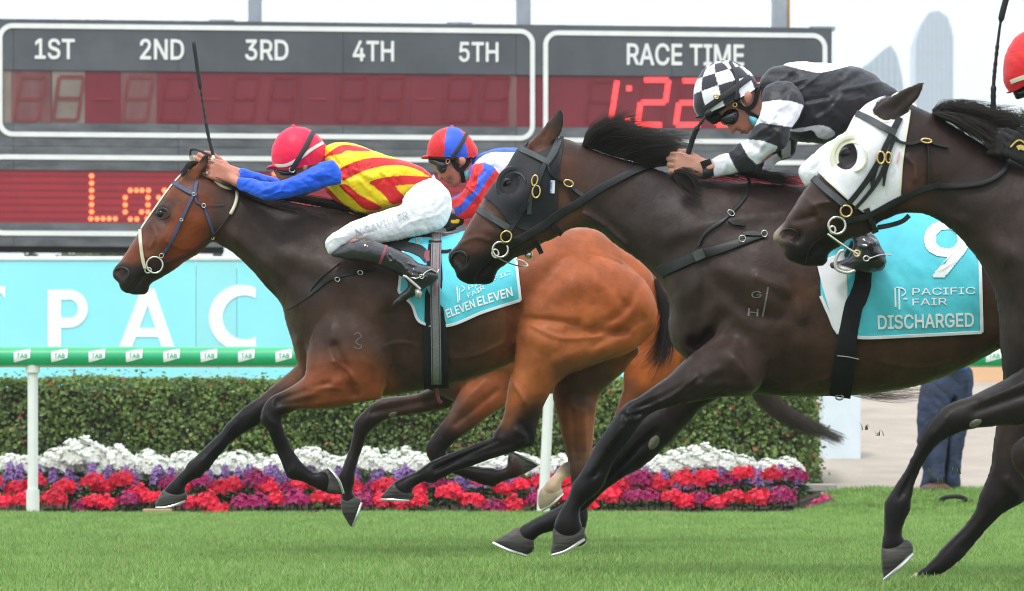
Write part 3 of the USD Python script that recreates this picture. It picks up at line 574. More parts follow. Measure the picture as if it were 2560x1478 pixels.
h2_near_hind = zc('M 1190 200 1195 300 1200 400 1188 520 1166 640 1150 740 1140 830 1115 910 1080 990 1060 1060 1000 1140 920 1220 840 1310 770 1368 735 1400 715 1425 750 1440 850 1390 930 1350 1000 1290 1060 1220 1130 1140 1200 1072 1290 1022 1335 970 1345 880 1375 780 1420 690 1520 620 1640 520 1720 400 1760 200 1600 60 1400 60 1280 110')
def mapped(p, s, a, b, dx=0): p = np.asarray(p); return np.stack([b[0] + (p[:, 0] - a[0]) * s + dx, HZ + (p[:, 1] - HZ) * s], 1)
h2 = Body(D2, [
    dict(p=h2_body, k=[(1130, 640, .60), (1200, 560, .60), (1270, 470, .58), (1340, 400, .56), (1380, 560, .42), (1430, 480, .40), (1560, 500, .36), (1640, 600, .40), (1740, 700, .50), (1900, 750, .56), (2200, 750, .57), (2500, 700, .56), (2760, 680, .54)],
         noise=(.005, (8, 8)), relief=veins('X 1728 858 1748 862 1772 838', 10, -.024) + veins('X 1700 745 1800 690 1930 760 1965 860', 22, .010) + veins('X 1780 700 1850 780 1930 800', 14, -.008) + veins('X 1880 700 1960 740 1990 800', 10, .008) + veins('X 1670 600 1790 560 1950 540', 16, .008) + veins('E 330 860 420 980 460 1050', 4, .004) + veins('E 160 1120 280 1080 380 1110', 4, .004) + veins('E 560 1100 680 1120 800 1060', 3) + veins('G 1330 560 1450 600 1600 560', 4, .005) + veins('M 560 330 760 360 940 330', 5, .004) + veins('K 1060 830 1200 920 1340 1050', 6, .010) + veins('G 1090 400 1180 480 1220 560', 4, .006) + veins('G 1240 400 1260 480 1240 560', 4, .004) + [(1292, 500, 1340, 470, 28, .010), (1271, 454, 1275, 458, 17, -.018), (1146, 648, 1156, 658, 10, -.028), (1138, 630, 1164, 664, 9, .008), (1185, 700, 1225, 665, 6, -.009), (1430, 580, 1560, 700, 15, -.012), (1470, 560, 1600, 690, 15, .014), (1700, 560, 1860, 660, 40, .012),
                 (1690, 720, 1720, 860, 30, .020), (1745, 870, 1800, 800, 14, -.020), (1760, 660, 1740, 860, 12, -.010), (1955, 760, 1955, 960, 20, -.020), (1800, 690, 1900, 900, 20, .006), (2010, 900, 2060, 940, 40, .008), (2080, 880, 2450, 850, 30, .008), (1300, 590, 1400, 600, 20, .010), (1220, 580, 1300, 610, 12, .008)]),
    dict(p=h2_near_fore, blend=.032, yc=[(1840, 880, -.155), (1860, 960, -.16), (1600, 1020, -.15), (1450, 1250, -.10)], k=[(1850, 880, .62), (1700, 960, .66), (1580, 1040, .72), (1450, 1250, .74)],
         noise=(.0025, (10, 10)), relief=veins('G 660 830 600 920 550 1000', 3.5, -.007) + veins('G 690 700 720 740 760 740', 6, .005) + veins('X 1820 900 1870 940 1900 975', 26, .016) + veins('X 1742 880 1800 850 1830 800', 10, -.014) + veins('X 1900 880 1930 940 1925 985', 9, -.012) + veins('G 700 720 800 690 900 640 1000 560', 4, .006) + veins('G 780 760 860 720 960 700', 3, .005) + veins('G 560 960 620 860 680 780', 3, .004) + [(1560, 1040, 1740, 950, 7, -.012), (1600, 1070, 1800, 980, 8, -.010), (1640, 1000, 1780, 930, 10, .012), (1580, 1040, 1700, 1000, 5, -.008), (1790, 880, 1850, 970, 30, .012), (1500, 1180, 1590, 1040, 6, -.008), (1470, 1180, 1550, 1050, 7, .007), (1825, 900, 1880, 985, 9, .010), (1720, 960, 1860, 970, 10, .008)]),
    dict(p=h2_far_fore, yc=[(1750, 950, .13), (1600, 1100, .11), (1320, 1350, .10)], k=.72, relief=veins('G 770 850 680 950 600 1030', 4, -.007) + veins('G 720 760 640 900 560 1010', 5, .004) + [(1500, 1220, 1640, 1080, 7, -.008), (1420, 1280, 1440, 1270, 8, -.006)]),
    dict(p=h2_near_hind, blend=.032, yc=[(2700, 780, -.14), (2540, 1000, -.13), (2300, 1440, -.10)], k=[(2700, 760, .54), (2520, 1050, .66), (2300, 1440, .72)], relief=[(2400, 1370, 2520, 1240, 7, -.008), (2500, 1200, 2540, 1260, 8, .008)]),
    dict(p=mapped(h1_far_hind, 1.204, (1647, 0), (2845, 0), 170), yc=[(2760, 860, .13), (2700, 1300, .12)], k=[(2760, 820, .5), (2700, 1200, .70)]),
    dict(p=zc('E 668 385 700 330 760 270 820 200 870 140 914 94 938 150 935 220 915 290 862 350 800 400 735 425'), yc=-.065, k=.5, cap=.022, blend=.012, relief=[(1360, 345, 1385, 290, 5, -.014)]),
    dict(p=zc('E 745 300 790 230 840 170 890 110 930 150 925 230 905 290 850 340'), yc=.065, k=.5, cap=.022, blend=.012)], g=0.0068)
DK, DKB = (.032, .0185, .014), (.060, .030, .021)
h2_col = h2.colors([(1273, 456, 16, BK, 3), (1200, 570, 24, (.085, .036, .024), 1.5), (1180, 610, 16, (.10, .04, .025)), (1130, 655, 26, BK, 2.5), (1190, 690, 30, BK, 3), (1250, 600, 26, (.035, .022, .018)), (1370, 530, 30, (.10, .045, .030), 1.6), (1410, 450, 26, (.10, .045, .03), 1.5), (1345, 350, 22, (.11, .045, .028)), (1390, 305, 16, (.03, .018, .014), 2), (1403, 280, 8, BK, 3),
    (1420, 540, 22, (.15, .065, .04), 1.2), (1500, 600, 40, (.030, .020, .018)), (1500, 470, 40, (.055, .032, .026)), (1650, 550, 80, (.036, .026, .024)), (1800, 600, 80, (.040, .026, .022)), (1750, 800, 80, (.038, .025, .021)), (1900, 800, 90, (.046, .027, .021)), (1990, 740, 20, (.12, .05, .025), .6), (2100, 920, 80, (.060, .031, .021)), (2300, 900, 80, (.070, .036, .022)), (2480, 850, 60, (.055, .028, .018)),
    (1880, 960, 40, (.036, .021, .017)), (1700, 990, 50, (.028, .019, .017), 1.5), (1560, 1060, 50, BK, 3), (1480, 1180, 50, BK, 4), (1400, 1300, 60, BK, 4), (1600, 1130, 40, (.016, .013, .013), 3), (2530, 1000, 60, (.030, .020, .017), 2), (2420, 1330, 80, (.016, .013, .012), 3), (2330, 1430, 60, BK, 3)], DK)
horse2 = horse('dark brown racehorse in a black blinker hood, second in front, wearing saddle cloth number 9', h2, h2_col, [
    (zc('G 372 1236 366 1300 358 1356 378 1362 440 1336 510 1286 513 1252 505 1234 440 1238'), D2 - .10, 'hoof', zc('G 366 1362 430 1342 510 1290')),
    (zc('G 208 1234 160 1262 94 1302 108 1315 180 1342 240 1361 275 1346 284 1318 278 1286 240 1256'), D2 + .10, 'hoof', zc('G 96 1306 170 1340 245 1363')),
    (zc('M 775 1362 735 1390 690 1414 648 1434 690 1458 750 1452 800 1412'), D2 - .10, 'hoof_pale', None)],
    (zc('E 525 665')[0][0], zc('E 525 665')[0][1], .022), ('E 150 1228', .020, .032, .75, 'E 200 1262 205 1215 165 1182 110 1190 85 1225', 'E 258 1415 285 1340 340 1280 400 1215'), False)
# ---------------------------------------------------------------- horse 3: nearest, in a white hood, cut by the picture's right edge
D3 = 12.3
h3_body = zc('P 965 175 900 187 850 207 790 237 740 282 700 322 670 370 648 418 625 460 583 535 522 622 458 700 410 750 370 795 330 850 280 920 240 990 200 1050 160 1110 122 1148 95 1188 93 1222 130 1252 163 1280 175 1332 212 1372 270 1397 330 1413 400 1416 460 1412 490 1382 497 1340 522 1308 590 1265 650 1218 740 1200 800 1170 850 1112 890 1085 950 1062 1010 1035 1060 1026 1130 1028 1200 1036 1300 1082 1380 1140 1456 1208'
  '| X 2438 640 2459 671 2479 711 2490 745 2498 791 2501 867 2508 933 2540 975 2620 1005 2720 1030 2850 1030 3000 1000 3150 960 3300 930 3480 880 3555 800 3570 700 3540 600 3460 520 3340 480 3200 480 3050 490 2900 482 2790 458 2700 432 2620 415 2560 404 2510 390 2484 375 2439 349 2383 315 2332 285 2281 262 2262 250')
h3_near_fore = zc('M 1290 360 1190 420 1110 460 1050 490 960 520 900 550 860 590 820 640 790 690 765 760 740 810 710 870 670 930 640 980 615 1020 612 1080 610 1150 605 1200 600 1250 640 1290 720 1240 712 1200 700 1180 702 1150 720 1100 740 1060 748 1000 762 930 790 860 830 790 880 730 950 690 1030 660 1130 646 1302 632 1420 600 1500 480 1500 330 1400 280')
h3 = Body(D3, [
    dict(p=h3_body, k=[(1940, 600, .60), (2010, 520, .60), (2080, 420, .58), (2150, 330, .56), (2200, 500, .42), (2260, 400, .40), (2380, 430, .36), (2450, 560, .42), (2600, 700, .52), (2900, 750, .56), (3300, 700, .56), (3500, 700, .54)],
         noise=(.005, (8, 8)), relief=veins('P 300 900 380 1000 420 1080', 4, .004) + veins('P 380 980 480 960 560 990', 4, .005) + veins('P 1050 640 1100 700 1110 800', 5, .008) + [(2095, 410, 2150, 380, 30, .010), (2116, 386, 2118, 390, 20, -.020), (1966, 588, 1988, 594, 10, -.028), (1950, 575, 1975, 605, 9, .008), (2006, 655, 2050, 615, 7, -.009), (2250, 545, 2400, 560, 14, .010), (2330, 480, 2480, 600, 22, -.012), (2380, 500, 2500, 640, 22, .014), (1980, 530, 2060, 510, 12, .008), (1985, 556, 2030, 545, 5, -.006)]),
    dict(p=h3_near_fore, blend=.032, yc=[(2600, 900, -.16), (2350, 1050, -.15), (2220, 1380, -.12)], k=[(2600, 900, .62), (2400, 1040, .68), (2220, 1350, .74)], relief=veins('M 790 770 720 890 665 990', 4, -.007) + veins('M 880 600 860 640 830 680', 8, .006) + [(2420, 1030, 2560, 980, 8, -.010), (2440, 1000, 2540, 960, 8, .008), (2250, 1230, 2300, 1130, 7, -.008)]),
    dict(p=zc('M 1237 790 1242 745 1275 710 1340 660 1420 600 1480 500 1560 560 1500 680 1420 760 1380 830 1420 920 1470 1010 1510 1090 1560 1130 1620 1150 1640 1200 1560 1210 1480 1180 1420 1090 1360 1000 1300 900 1255 850'), yc=.12, k=.70),
    dict(p=mapped(h1_near_hind, 1.356, (1647, 0), (3570, 0), 60), yc=[(3480, 700, -.13), (3000, 1250, -.11)], k=[(3480, 700, .56), (2900, 1250, .72)]),
    dict(p=mapped(h1_far_hind, 1.356, (1647, 0), (3570, 0), 60), yc=[(3480, 700, .13), (3300, 1400, .11)], k=[(3480, 700, .5), (3300, 1300, .70)]),
    dict(p=zc('P 840 280 870 235 930 195 1000 150 1080 110 1150 80 1196 72 1186 120 1160 180 1110 240 1050 290 980 335 900 346 855 322'), yc=-.065, k=.5, cap=.022, blend=.012, relief=[(2230, 280, 2280, 230, 6, -.014)]),
    dict(p=zc('P 960 180 1010 150 1060 130 1120 120 1110 180 1080 230 1020 250'), yc=.065, k=.5, cap=.022, blend=.012)], g=0.0068)
h3_col = h3.colors([(2117, 388, 20, BK, 3), (1990, 540, 30, (.045, .024, .018)), (1940, 590, 12, (.34, .26, .20), 3), (1960, 610, 24, (.03, .02, .018), 1.5), (2020, 640, 30, BK, 2), (2290, 460, 26, (.075, .035, .026), 1.5), (2250, 240, 40, (.026, .017, .014), 2), (2380, 400, 60, (.040, .025, .022)), (2460, 520, 60, (.036, .024, .021)), (2400, 520, 40, (.022, .016, .015)),
    (2500, 700, 60, (.028, .019, .017)), (2450, 1000, 60, (.018, .014, .013), 2), (2300, 1150, 60, BK, 3), (2230, 1300, 60, BK, 4)], (.032, .020, .017))
horse3 = horse('nearest dark racehorse in a white blinker hood, cut off by the right edge', h3, h3_col, [
    (zc('M 602 1240 598 1300 604 1370 614 1396 640 1370 700 1322 752 1270 750 1222 718 1200 660 1210'), D3 - .12, 'hoof', zc('M 614 1400 690 1335 752 1274'))],
    (zc('P 640 595')[0][0], zc('P 640 595')[0][1], .022), ('P 208 1185', .018, .034, 1.25, 'P 280 1205 275 1170 230 1148 170 1150 140 1185', 'P 330 1400 345 1320 390 1250 480 1185'), False)
# ---------------------------------------------------------------- horse 4: orange bay galloping behind the first
D4 = 18.4
def h4map(p):
    p = np.asarray(p, float).copy(); w = np.clip((620 - p[:, 0]) / 75, 0, 1); w = w * (p[:, 1] < 780)
    v = p - (540, 520); a = math.radians(28) * w
    r = np.stack([v[:, 0] * np.cos(a) + v[:, 1] * np.sin(a), -v[:, 0] * np.sin(a) + v[:, 1] * np.cos(a)], 1) + (540, 520)
    return np.stack([815 + (r[:, 0] - 505) * .91 + 15 * w, HZ + (r[:, 1] - HZ) * .91 + 8], 1)
h4 = Body(D4, [
    dict(p=h4map(h1_body), k=[(780, 760, .58), (840, 600, .46), (900, 680, .40), (1000, 760, .46), (1300, 800, .57), (1700, 780, .55)]),
    dict(p=zc('C 1240 160 1180 180 1110 240 1060 310 1020 400 960 490 900 570 840 660 808 715 810 770 835 825 880 870 950 920 1040 945 1150 985 1280 1035 1370 1050 1405 1030 1440 1008 1600 955 1640 900 1570 810 1490 800 1480 850 1470 890 1400 900 1320 885 1210 880 1100 850 1000 790 985 760 1010 720 1060 670 1130 620 1200 570 1300 490 1400 420 1470 370 1500 250 1520 100 1500 -60 1400 -150 1300 -60 1270 60'), yc=[(1220, 920, -.14), (1080, 1100, -.13), (1260, 1200, -.11)], k=[(1220, 920, .58), (1090, 1090, .70), (1250, 1200, .72)],
         relief=[(1140, 1060, 1240, 980, 6, -.010), (1150, 1020, 1200, 960, 10, .010)]),
    dict(p=zc('C 870 200 780 262 700 285 580 300 460 312 390 345 330 390 280 440 230 490 210 550 200 640 175 740 140 830 110 910 80 960 100 1030 110 1100 108 1180 140 1260 200 1240 235 1150 205 1090 220 1010 226 930 245 850 275 760 300 690 330 620 362 580 430 522 500 490 600 466 750 445 900 416 1000 396 1060 330 1100 250 1100 60 1000 0 900 60'), yc=[(1100, 980, .12), (900, 1060, .12), (860, 1250, .10)], k=[(1100, 980, .6), (900, 1050, .70), (860, 1280, .74)],
         relief=[(930, 1030, 1080, 1000, 7, -.010), (940, 1010, 1080, 980, 8, .008)]),
    dict(p=zc('D 960 60 950 160 945 250 920 330 900 400 870 480 830 560 760 650 650 730 570 760 500 800 470 850 440 880 395 930 365 985 400 1040 470 1020 515 960 510 930 540 890 575 870 640 850 760 760 880 700 950 650 980 580 1020 480 1080 380 1200 280 1300 150 1380 0 1420 -150 1250 -220 1050 -120'), yc=[(1660, 840, -.12), (1540, 1100, -.12), (1380, 1230, -.10)], k=[(1660, 830, .56), (1540, 1090, .68), (1370, 1230, .74)]),
    dict(p=zc('D 990 40 985 200 960 330 930 440 880 540 800 640 700 740 640 790 640 840 760 780 900 690 990 600 1040 500 1100 400 1220 300 1320 150 1400 0 1420 -150 1250 -220 1080 -120'), yc=[(1660, 840, .12), (1480, 1150, .12)], k=[(1660, 830, .52), (1500, 1100, .66)])], g=0.009)
OB = (.29, .085, .024)
h4_col = h4.colors([(1640, 850, 70, (.36, .0989, .0245), 1.5), (1560, 1000, 26, (.16, .06, .03), 2), (1650, 740, 40, (.16, .06, .035), 1.2), (1380, 1190, 22, (.62, .5, .36), 4), (1415, 1165, 12, BK, 5), (1360, 1240, 16, (.42, .33, .22), 3), (1210, 960, 40, (.26, .0817, .0306), 1.5), (1150, 1050, 20, (.13, .055, .035), 2), (1090, 1110, 36, BK, 4), (1200, 1190, 50, BK, 4), (1080, 1000, 40, (.06, .033, .024), 3), (980, 1030, 40, (.04, .024, .02), 3), (900, 1060, 40, BK, 4), (870, 1180, 60, BK, 5), (1000, 720, 120, (.12, .045, .025)), (820, 520, 20, (.26, .0946, .0408), 2)], OB)
h4_col = np.where(h4_col[:, :1] > .15, h4_col * (.95, .88, .84), h4_col)
horse4 = horse('orange bay racehorse galloping on the far side of the leader, mostly hidden behind it', h4, h4_col, [
    (zc('C 1490 790 1530 758 1622 800 1742 866 1738 876 1600 955 1540 940 1490 880'), D4 - .10, 'hoof', zc('C 1530 756 1630 798 1742 868')),
    (zc('C 108 1110 105 1200 118 1265 150 1325 188 1382 206 1372 235 1290 276 1180 262 1145 225 1128 160 1120'), D4 + .10, 'hoof', zc('C 276 1184 240 1290 205 1378')),
    (zc('D 385 945 358 985 348 1040 358 1090 376 1106 420 1082 480 1042 526 990 512 955 450 950'), D4 - .10, 'hoof_pale', zc('D 378 1108 440 1074 524 994'))],
    (790, 600, .02))
# ---------------------------------------------------------------- hair
def hair(guides, n, seed, Y, jit=5.0, frizz=2.0, pts=12, yw=.02, lo=.75):
    r = np.random.default_rng(seed); G = [resample(spline(zc(g) if isinstance(g, str) else g, 8), pts) for g in guides]; out = []
    for _ in range(n):
        u = r.random() * (len(G) - 1); i = min(int(u), len(G) - 2); f = u - i
        p = G[i] * (1 - f) + G[i + 1] * f; t = np.linspace(0, 1, pts)[:, None]; m = int(np.ceil(pts * r.uniform(lo, 1))); m = max(m, 4)
        p = p + r.normal(0, jit, 2) * (0.25 + t) + np.cumsum(r.normal(0, frizz * .28, (pts, 2)), 0) * t + r.normal(0, frizz * 2.2, 2) * t * t + r.normal(0, frizz * 1.5, 2) * np.sin(t * r.uniform(2, 6) + r.uniform(0, 6)) * t
        y = Y + r.normal(0, yw) * (0.4 + t[:, 0]) ; q = at(p[:, 0], p[:, 1], y)[:m]; out.append(q)
    return out
def hair_part(t, name, groups, width=.0020, look='hair_black', **k):
    s = []
    for j, (guides, n, Y) in enumerate(groups): s += hair(guides, n, 11 + j * 7 + len(s), Y, **k)
    curves(name, s, width, look, t)
hair_part(horse1, 'mane', [(['A 1000 300 1060 330 1110 345 1150 350', 'A 1180 400 1260 440 1330 455 1400 470', 'X 640 488 690 482 740 490 780 500', 'X 720 500 790 500 850 512 900 530', 'X 800 515 850 512 900 530 930 560', 'X 850 530 890 530 920 550 940 580'], 900, D1 - .01), (['A 1000 300 1080 340 1150 390 1200 430', 'X 640 500 700 520 750 530 790 545', 'X 750 520 810 545 860 560 900 590'], 500, D1 - .05)], jit=4, frizz=1.2)
hair_part(horse1, 'forelock', [(['A 900 200 850 168 800 165 750 205 715 265', 'A 890 230 850 200 800 195 760 230 715 285', 'A 900 260 850 235 800 225 740 255 700 300'], 420, D1 - .03)], jit=2.5, frizz=.7)
hair_part(horse1, 'tail', [(['X 1640 700 1662 760 1660 830 1625 880', 'X 1640 715 1672 770 1672 850 1650 900', 'X 1640 730 1668 790 1665 870 1645 930', 'X 1640 740 1660 800 1640 870 1600 905'], 1300, D1)], jit=10, frizz=3.5, yw=.05, width=.0017, lo=.5)
hair_part(horse2, 'mane', [(['K 1060 345 1110 250 1220 165 1340 95', 'K 1080 350 1180 240 1320 190 1480 185', 'K 1150 370 1280 280 1450 260 1620 285 1720 330', 'K 1250 410 1400 340 1560 320 1720 310 1860 320', 'K 1400 450 1520 400 1640 380 1730 375', 'K 1500 500 1600 455 1680 440 1730 450'], 2300, D2 - .02), (['K 1690 520 1720 600 1790 660 1870 720', 'K 1690 500 1760 560 1850 600 1960 620', 'L 560 850 680 870 820 900 960 930', 'L 640 860 800 890 950 925 1095 955', 'L 760 880 900 915 1000 940 1100 962'], 900, D2 - .05)], jit=9, frizz=3.6, yw=.04, width=.0013, lo=.5)
hair_part(horse2, 'mane_lock', [(['L 180 860 260 840 330 850 380 870', 'L 200 880 270 890 330 960 360 1050', 'L 180 900 240 980 300 1020 350 1050'], 160, D2 - .17)], jit=4, frizz=2)
hair_part(horse3, 'mane', [(['N 850 550 900 515 960 525 1000 560', 'N 900 570 1000 520 1100 535 1200 555', 'N 1000 620 1100 560 1200 565 1298 570', 'N 1100 680 1180 610 1250 600 1305 590', 'N 1180 720 1240 660 1300 640 1360 650'], 1300, D3 - .01), (['N 850 560 950 600 1050 660 1150 720', 'N 900 555 1000 590 1100 650 1200 720', 'N 1000 570 1100 610 1180 660 1240 730'], 900, D3 - .05)], jit=8, frizz=3.2, yw=.04, width=.0017, lo=.55)
hair_part(horse4, 'tail', [(['X 1835 720 1870 900 1930 1010 2030 1065 2105 1097', 'X 1840 720 1880 900 1960 1015 2050 1070 2100 1098', 'X 1840 730 1870 940 1920 1030 2000 1075 2090 1098'], 800, D4), (['X 1840 730 2000 900 2130 965 2230 975 2320 985', 'X 1840 740 2000 920 2130 975 2240 990 2335 975', 'X 1840 750 2000 930 2140 985 2250 1000 2300 992'], 160, D4 + .05)], jit=5, frizz=2.0, look='hair_brown', yw=.04)
# brand marks and chestnuts on the hair
for tx, p0, p1, hgt in (('G', 'G 1272 192', 'G 1318 190', 30), ('H', 'G 1254 272', 'G 1302 276', 34)):
    obj('brand', lettering(h2, tx, zc(p0)[0], zc(p1)[0], hgt * .55, lift=.001, bold=False), 'brand_grey', horse2)
obj('brand', strap(h2, zc('G 1348 142 1336 210 1322 278'), 4, .001, .001), 'brand_grey', horse2)
obj('brand', strap(h1, zc('W 575 275 600 262 620 285 600 300 585 320 610 335 625 345 600 358 575 345'), 1.6, .001, .001), 'brand_grey', horse1)
pad(h2, zc('G 828 850')[0], 12, 20, .55, 'leg_chestnut', 'chestnut_pad', horse2); pad(h3, zc('M 1062 628')[0], 18, 9, -.45, 'leg_chestnut', 'chestnut_pad', horse3); pad(h4, zc('C 535 452')[0], 13, 6, -.35, 'leg_chestnut', 'chestnut_pad', horse4)
# ---------------------------------------------------------------- tack
def shell(body, poly, lift, hole=(), thick=.004):
    """Stretch cloth fitting a body inside an outline (photo pixels), both sides; its edge follows the outline."""
    v, f = body.mesh.vertices, body.mesh.faces; P = to_px(v); poly = spline(poly, 6, closed=True)
    ins = inside_px(poly, P)
    for h in hole: ins &= ~inside_px(h, P)
    keep = ins[f].all(1); used = np.unique(f[keep]); remap = -np.ones(len(v), int); remap[used] = np.arange(len(used))
    n = body.mesh.vertex_normals[used]; V = v[used].copy(); F = remap[f[keep]]
    e = np.sort(F[:, [0, 1, 1, 2, 2, 0]].reshape(-1, 2), 1); u, c = np.unique(e, axis=0, return_counts=True); bd = np.unique(u[c == 1])
    ring_ = np.vstack([resample(np.vstack([poly, poly[:1]]), 900)] + [resample(np.vstack([h, h[:1]]), 300) for h in hole]); tr = cKDTree(ring_); d, i = tr.query(P[used][bd]); m = d < 9
    tgt = ring_[i]; Y = V[bd, 1]; w = at(tgt[:, 0], tgt[:, 1], Y); V[bd[m]] = w[m]
    out = V + n * lift; inn = V - n * .002; k = len(V); b = u[c == 1]
    side = np.vstack([np.stack([b[:, 0], b[:, 1], b[:, 1] + k], 1), np.stack([b[:, 0], b[:, 1] + k, b[:, 0] + k], 1)])
    return trimesh.Trimesh(np.vstack([out, inn]), np.vstack([F, F[:, ::-1] + k, side]), process=False)
def oval(c, rx, ry, n=28): a = np.linspace(0, 2 * np.pi, n, endpoint=False); return np.stack([c[0] + rx * np.cos(a), c[1] + ry * np.sin(a)], 1)
def buckle(body, c, rx, ry, rot, look, parent, lift=.014, wire=.0032, name='buckle'):
    p = body.on([c], lift)[0]; s = body.D / FPX
    obj(name, ring(p, rx * s, wire, (0, 1, 0), ry / rx, rot), look, parent, smooth=True)
def cups(t, body, c, r, look, black):
    p = body.on([c], .004)[0]; s = body.D / FPX; R = r * s
    a = np.linspace(0, np.pi, 14)
    prof = np.array([[1.0, 0], [.98, .08], [.80, .12], [.74, .24], [.74, .40], [.70, .54], [.62, .58], [.60, .54], [.63, .40], [.66, .20], [.70, .05], [.95, 0]]) * R
    n = 40; th = np.linspace(0, 2 * np.pi, n, endpoint=False); V = []
    for q, (rr, hh) in enumerate(prof):
        fac = np.clip(.55 + .85 * np.cos(th + .45), .10, 1.15) if hh > .14 * R else np.ones(n)
        V.append(np.stack([p[0] + rr * np.cos(th), p[1] + .012 - (hh * fac), p[2] + 1.08 * rr * np.sin(th)], 1))
    V = np.concatenate(V); m = len(prof); i, j = np.meshgrid(np.arange(m), np.arange(n), indexing='ij')
    q = np.stack([i * n + j, i * n + (j + 1) % n, ((i + 1) % m) * n + (j + 1) % n, ((i + 1) % m) * n + j], -1).reshape(-1, 4)
    obj('eye_cup', (V, np.vstack([q[:, [0, 1, 2]], q[:, [0, 2, 3]]])), look, t, smooth=50)
def bit(t, body, c, r, look='steel', lift=.016):
    s = body.D / FPX; p = body.on([c], lift)[0]
    b = obj('bit_ring', ring(p, r * s, .0048, (0, 1, 0)), look, t, smooth=True); return p
# --- leader's bridle (navy nylon and cream webbing)
b1 = thing('bridle', 'navy webbing bridle with cream nose straps and ring bit on the leading bay', 'bridle', loc=at(430, 600, D1))
obj('browband', strap(h1, zc('A 625 345 690 385 770 430 845 462'), 11.5, .009, .004), 'nylon_navy', b1, smooth=40)
obj('cheekpiece', strap(h1, zc('A 815 460 760 570 705 690 650 810 590 930 528 1012'), [8, 8, 9, 8, 7], .005, .005), 'nylon_navy', b1, smooth=40)
obj('headpiece', strap(h1, zc('A 845 340 830 400 825 470'), 9, .005, .006), 'nylon_navy', b1, smooth=40)
obj('throatlash', strap(h1, zc('A 830 480 845 530 905 562 935 640 965 720 1000 830'), [5, 5, 7, 7, 6], .004, .004), 'nylon_navy', b1, smooth=40)
obj('strap_end', cord(h1, zc('A 915 562 1000 560 1090 556'), .0022, .006), 'nylon_navy', b1)
obj('nose_strap', strap(h1, zc('A 325 775 332 900 350 1040 372 1130'), 8.5, .005, .005), 'cream_web', b1, smooth=40)
obj('face_strap', strap(h1, zc('A 335 770 380 700 450 600 540 470 620 365 700 280 770 235'), 4, .004, .003), 'cream_web', b1, smooth=40)
buckle(h1, zc('A 522 1018')[0], 5, 6, .5, 'steel', b1, .012, .002); buckle(h1, zc('A 908 562')[0], 4.5, 5, 0, 'steel', b1, .012, .0022); buckle(h1, zc('A 705 692')[0], 4, 3, 0, 'steel', b1, .012, .0016); buckle(h1, zc('A 816 458')[0], 3.5, 4, 0, 'steel', b1, .014, .0016)
buckle(h1, zc('A 990 858')[0], 3.2, 3.2, 0, 'brass', b1, .014, .0026)
bit(b1, h1, zc('A 462 1102')[0], 20, 'steel', .014); buckle(h1, zc('A 402 1150')[0], 8, 7, 0, 'steel', b1, .016, .0032, 'bit_ring')
obj('rein', cord(h1, zc('A 548 1080 640 1055 760 1010 880 930 980 850 1060 760 1110 690 1150 640'), .0042, .008), 'leather_black', b1, smooth=True)
obj('rein', cord(h1, zc('A 1150 640 1190 560 1210 480 1200 400 1150 340 1090 305 1020 285 930 262'), .0078, .010), 'cream_web', b1, smooth=True)
obj('rein', cord(h1, zc('A 1010 335 1060 375 1120 400 1180 405'), .008, .006), 'cream_web', b1, smooth=True)
obj('rein_loop', strap(h1, zc('A 805 165 790 120 785 70 800 50 850 55 920 85 975 108'), 6, .006, .0, ys=[D1 + .03, D1 + .02, D1 - .04, D1 - .07]), 'leather_black', b1, smooth=40)
obj('rein', strap(h1, zc('A 815 180 805 150 790 105'), 11, .006, .0, ys=[D1 + .02, D1]), 'cream_web', b1, smooth=40)
# --- second horse
hood2 = thing('blinker_hood', 'black blinker hood with a dark eye cup on the second racehorse', 'hood', loc=at(1320, 470, D2))
ear2 = zc('E 655 390 690 325 750 255 870 120 914 80 955 150 950 240 925 300 870 365 800 415 730 440')
obj('hood_cloth', shell(h2, zc('E 745 295 650 365 600 395 520 525 430 645 345 765 400 815 480 900 520 960 620 1010 720 1028 800 975 885 905 890 700 905 540 935 320 850 300'), .006, [ear2, oval(zc('E 528 655')[0], 25, 31)]), 'lycra_black', hood2, smooth=True)
cups(hood2, h2, zc('E 562 680')[0], 46, 'cup_black', True)
p = h2.on([zc('E 855 640')[0]], .012)[0]
lab = thing('tmp', None, None) if False else None
lb = obj('sewn_label', strap(h2, zc('E 857 640 852 738'), 11, .002, .008), 'print_white', hood2)
for sgn in (0,):
    obj('label_lettering', lettering(h2, 'HYLAND', zc('E 846 735')[0], zc('E 852 645')[0], 7, lift=.013), mat('label_blue', (.03, .05, .35)) or 'label_blue', lb)
b2 = thing('bridle', 'black leather bridle with brass buckles worn over the black hood', 'bridle', loc=at(1320, 560, D2))
for nm, pts, w, th in (('browband', 'E 600 397 700 440 770 475 832 508', 15, .008), ('headpiece', 'E 905 318 870 410 815 500', [17, 19, 17], .006), ('cheekpiece', 'E 795 512 765 590 735 680 720 745', 13, .006), ('strap_end', 'E 712 730 682 800 676 898', [10, 11, 12], .005),
                       ('noseband', 'E 283 858 370 912 450 958 520 1002', 17, .007), ('cheekpiece', 'E 665 800 610 890 545 990 505 1058', 14, .006), ('throatlash', 'E 818 520 835 575 880 620 940 650', 6.5, .005), ('strap_end', 'E 975 668 1030 715 1092 762', 10, .005), ('throatlash', 'E 985 700 1000 760 1012 830', 4, .004),
                       ('curb_strap', 'E 850 990 890 1020 925 1050', 14, .006), ('curb_strap', 'E 725 1100 750 1150 770 1195', [14, 12], .006)):
    obj(nm, strap(h2, zc(pts), w, th, .011), 'leather_grey' if nm in ('browband', 'noseband', 'headpiece', 'strap_end') else 'leather_black', b2, smooth=40)
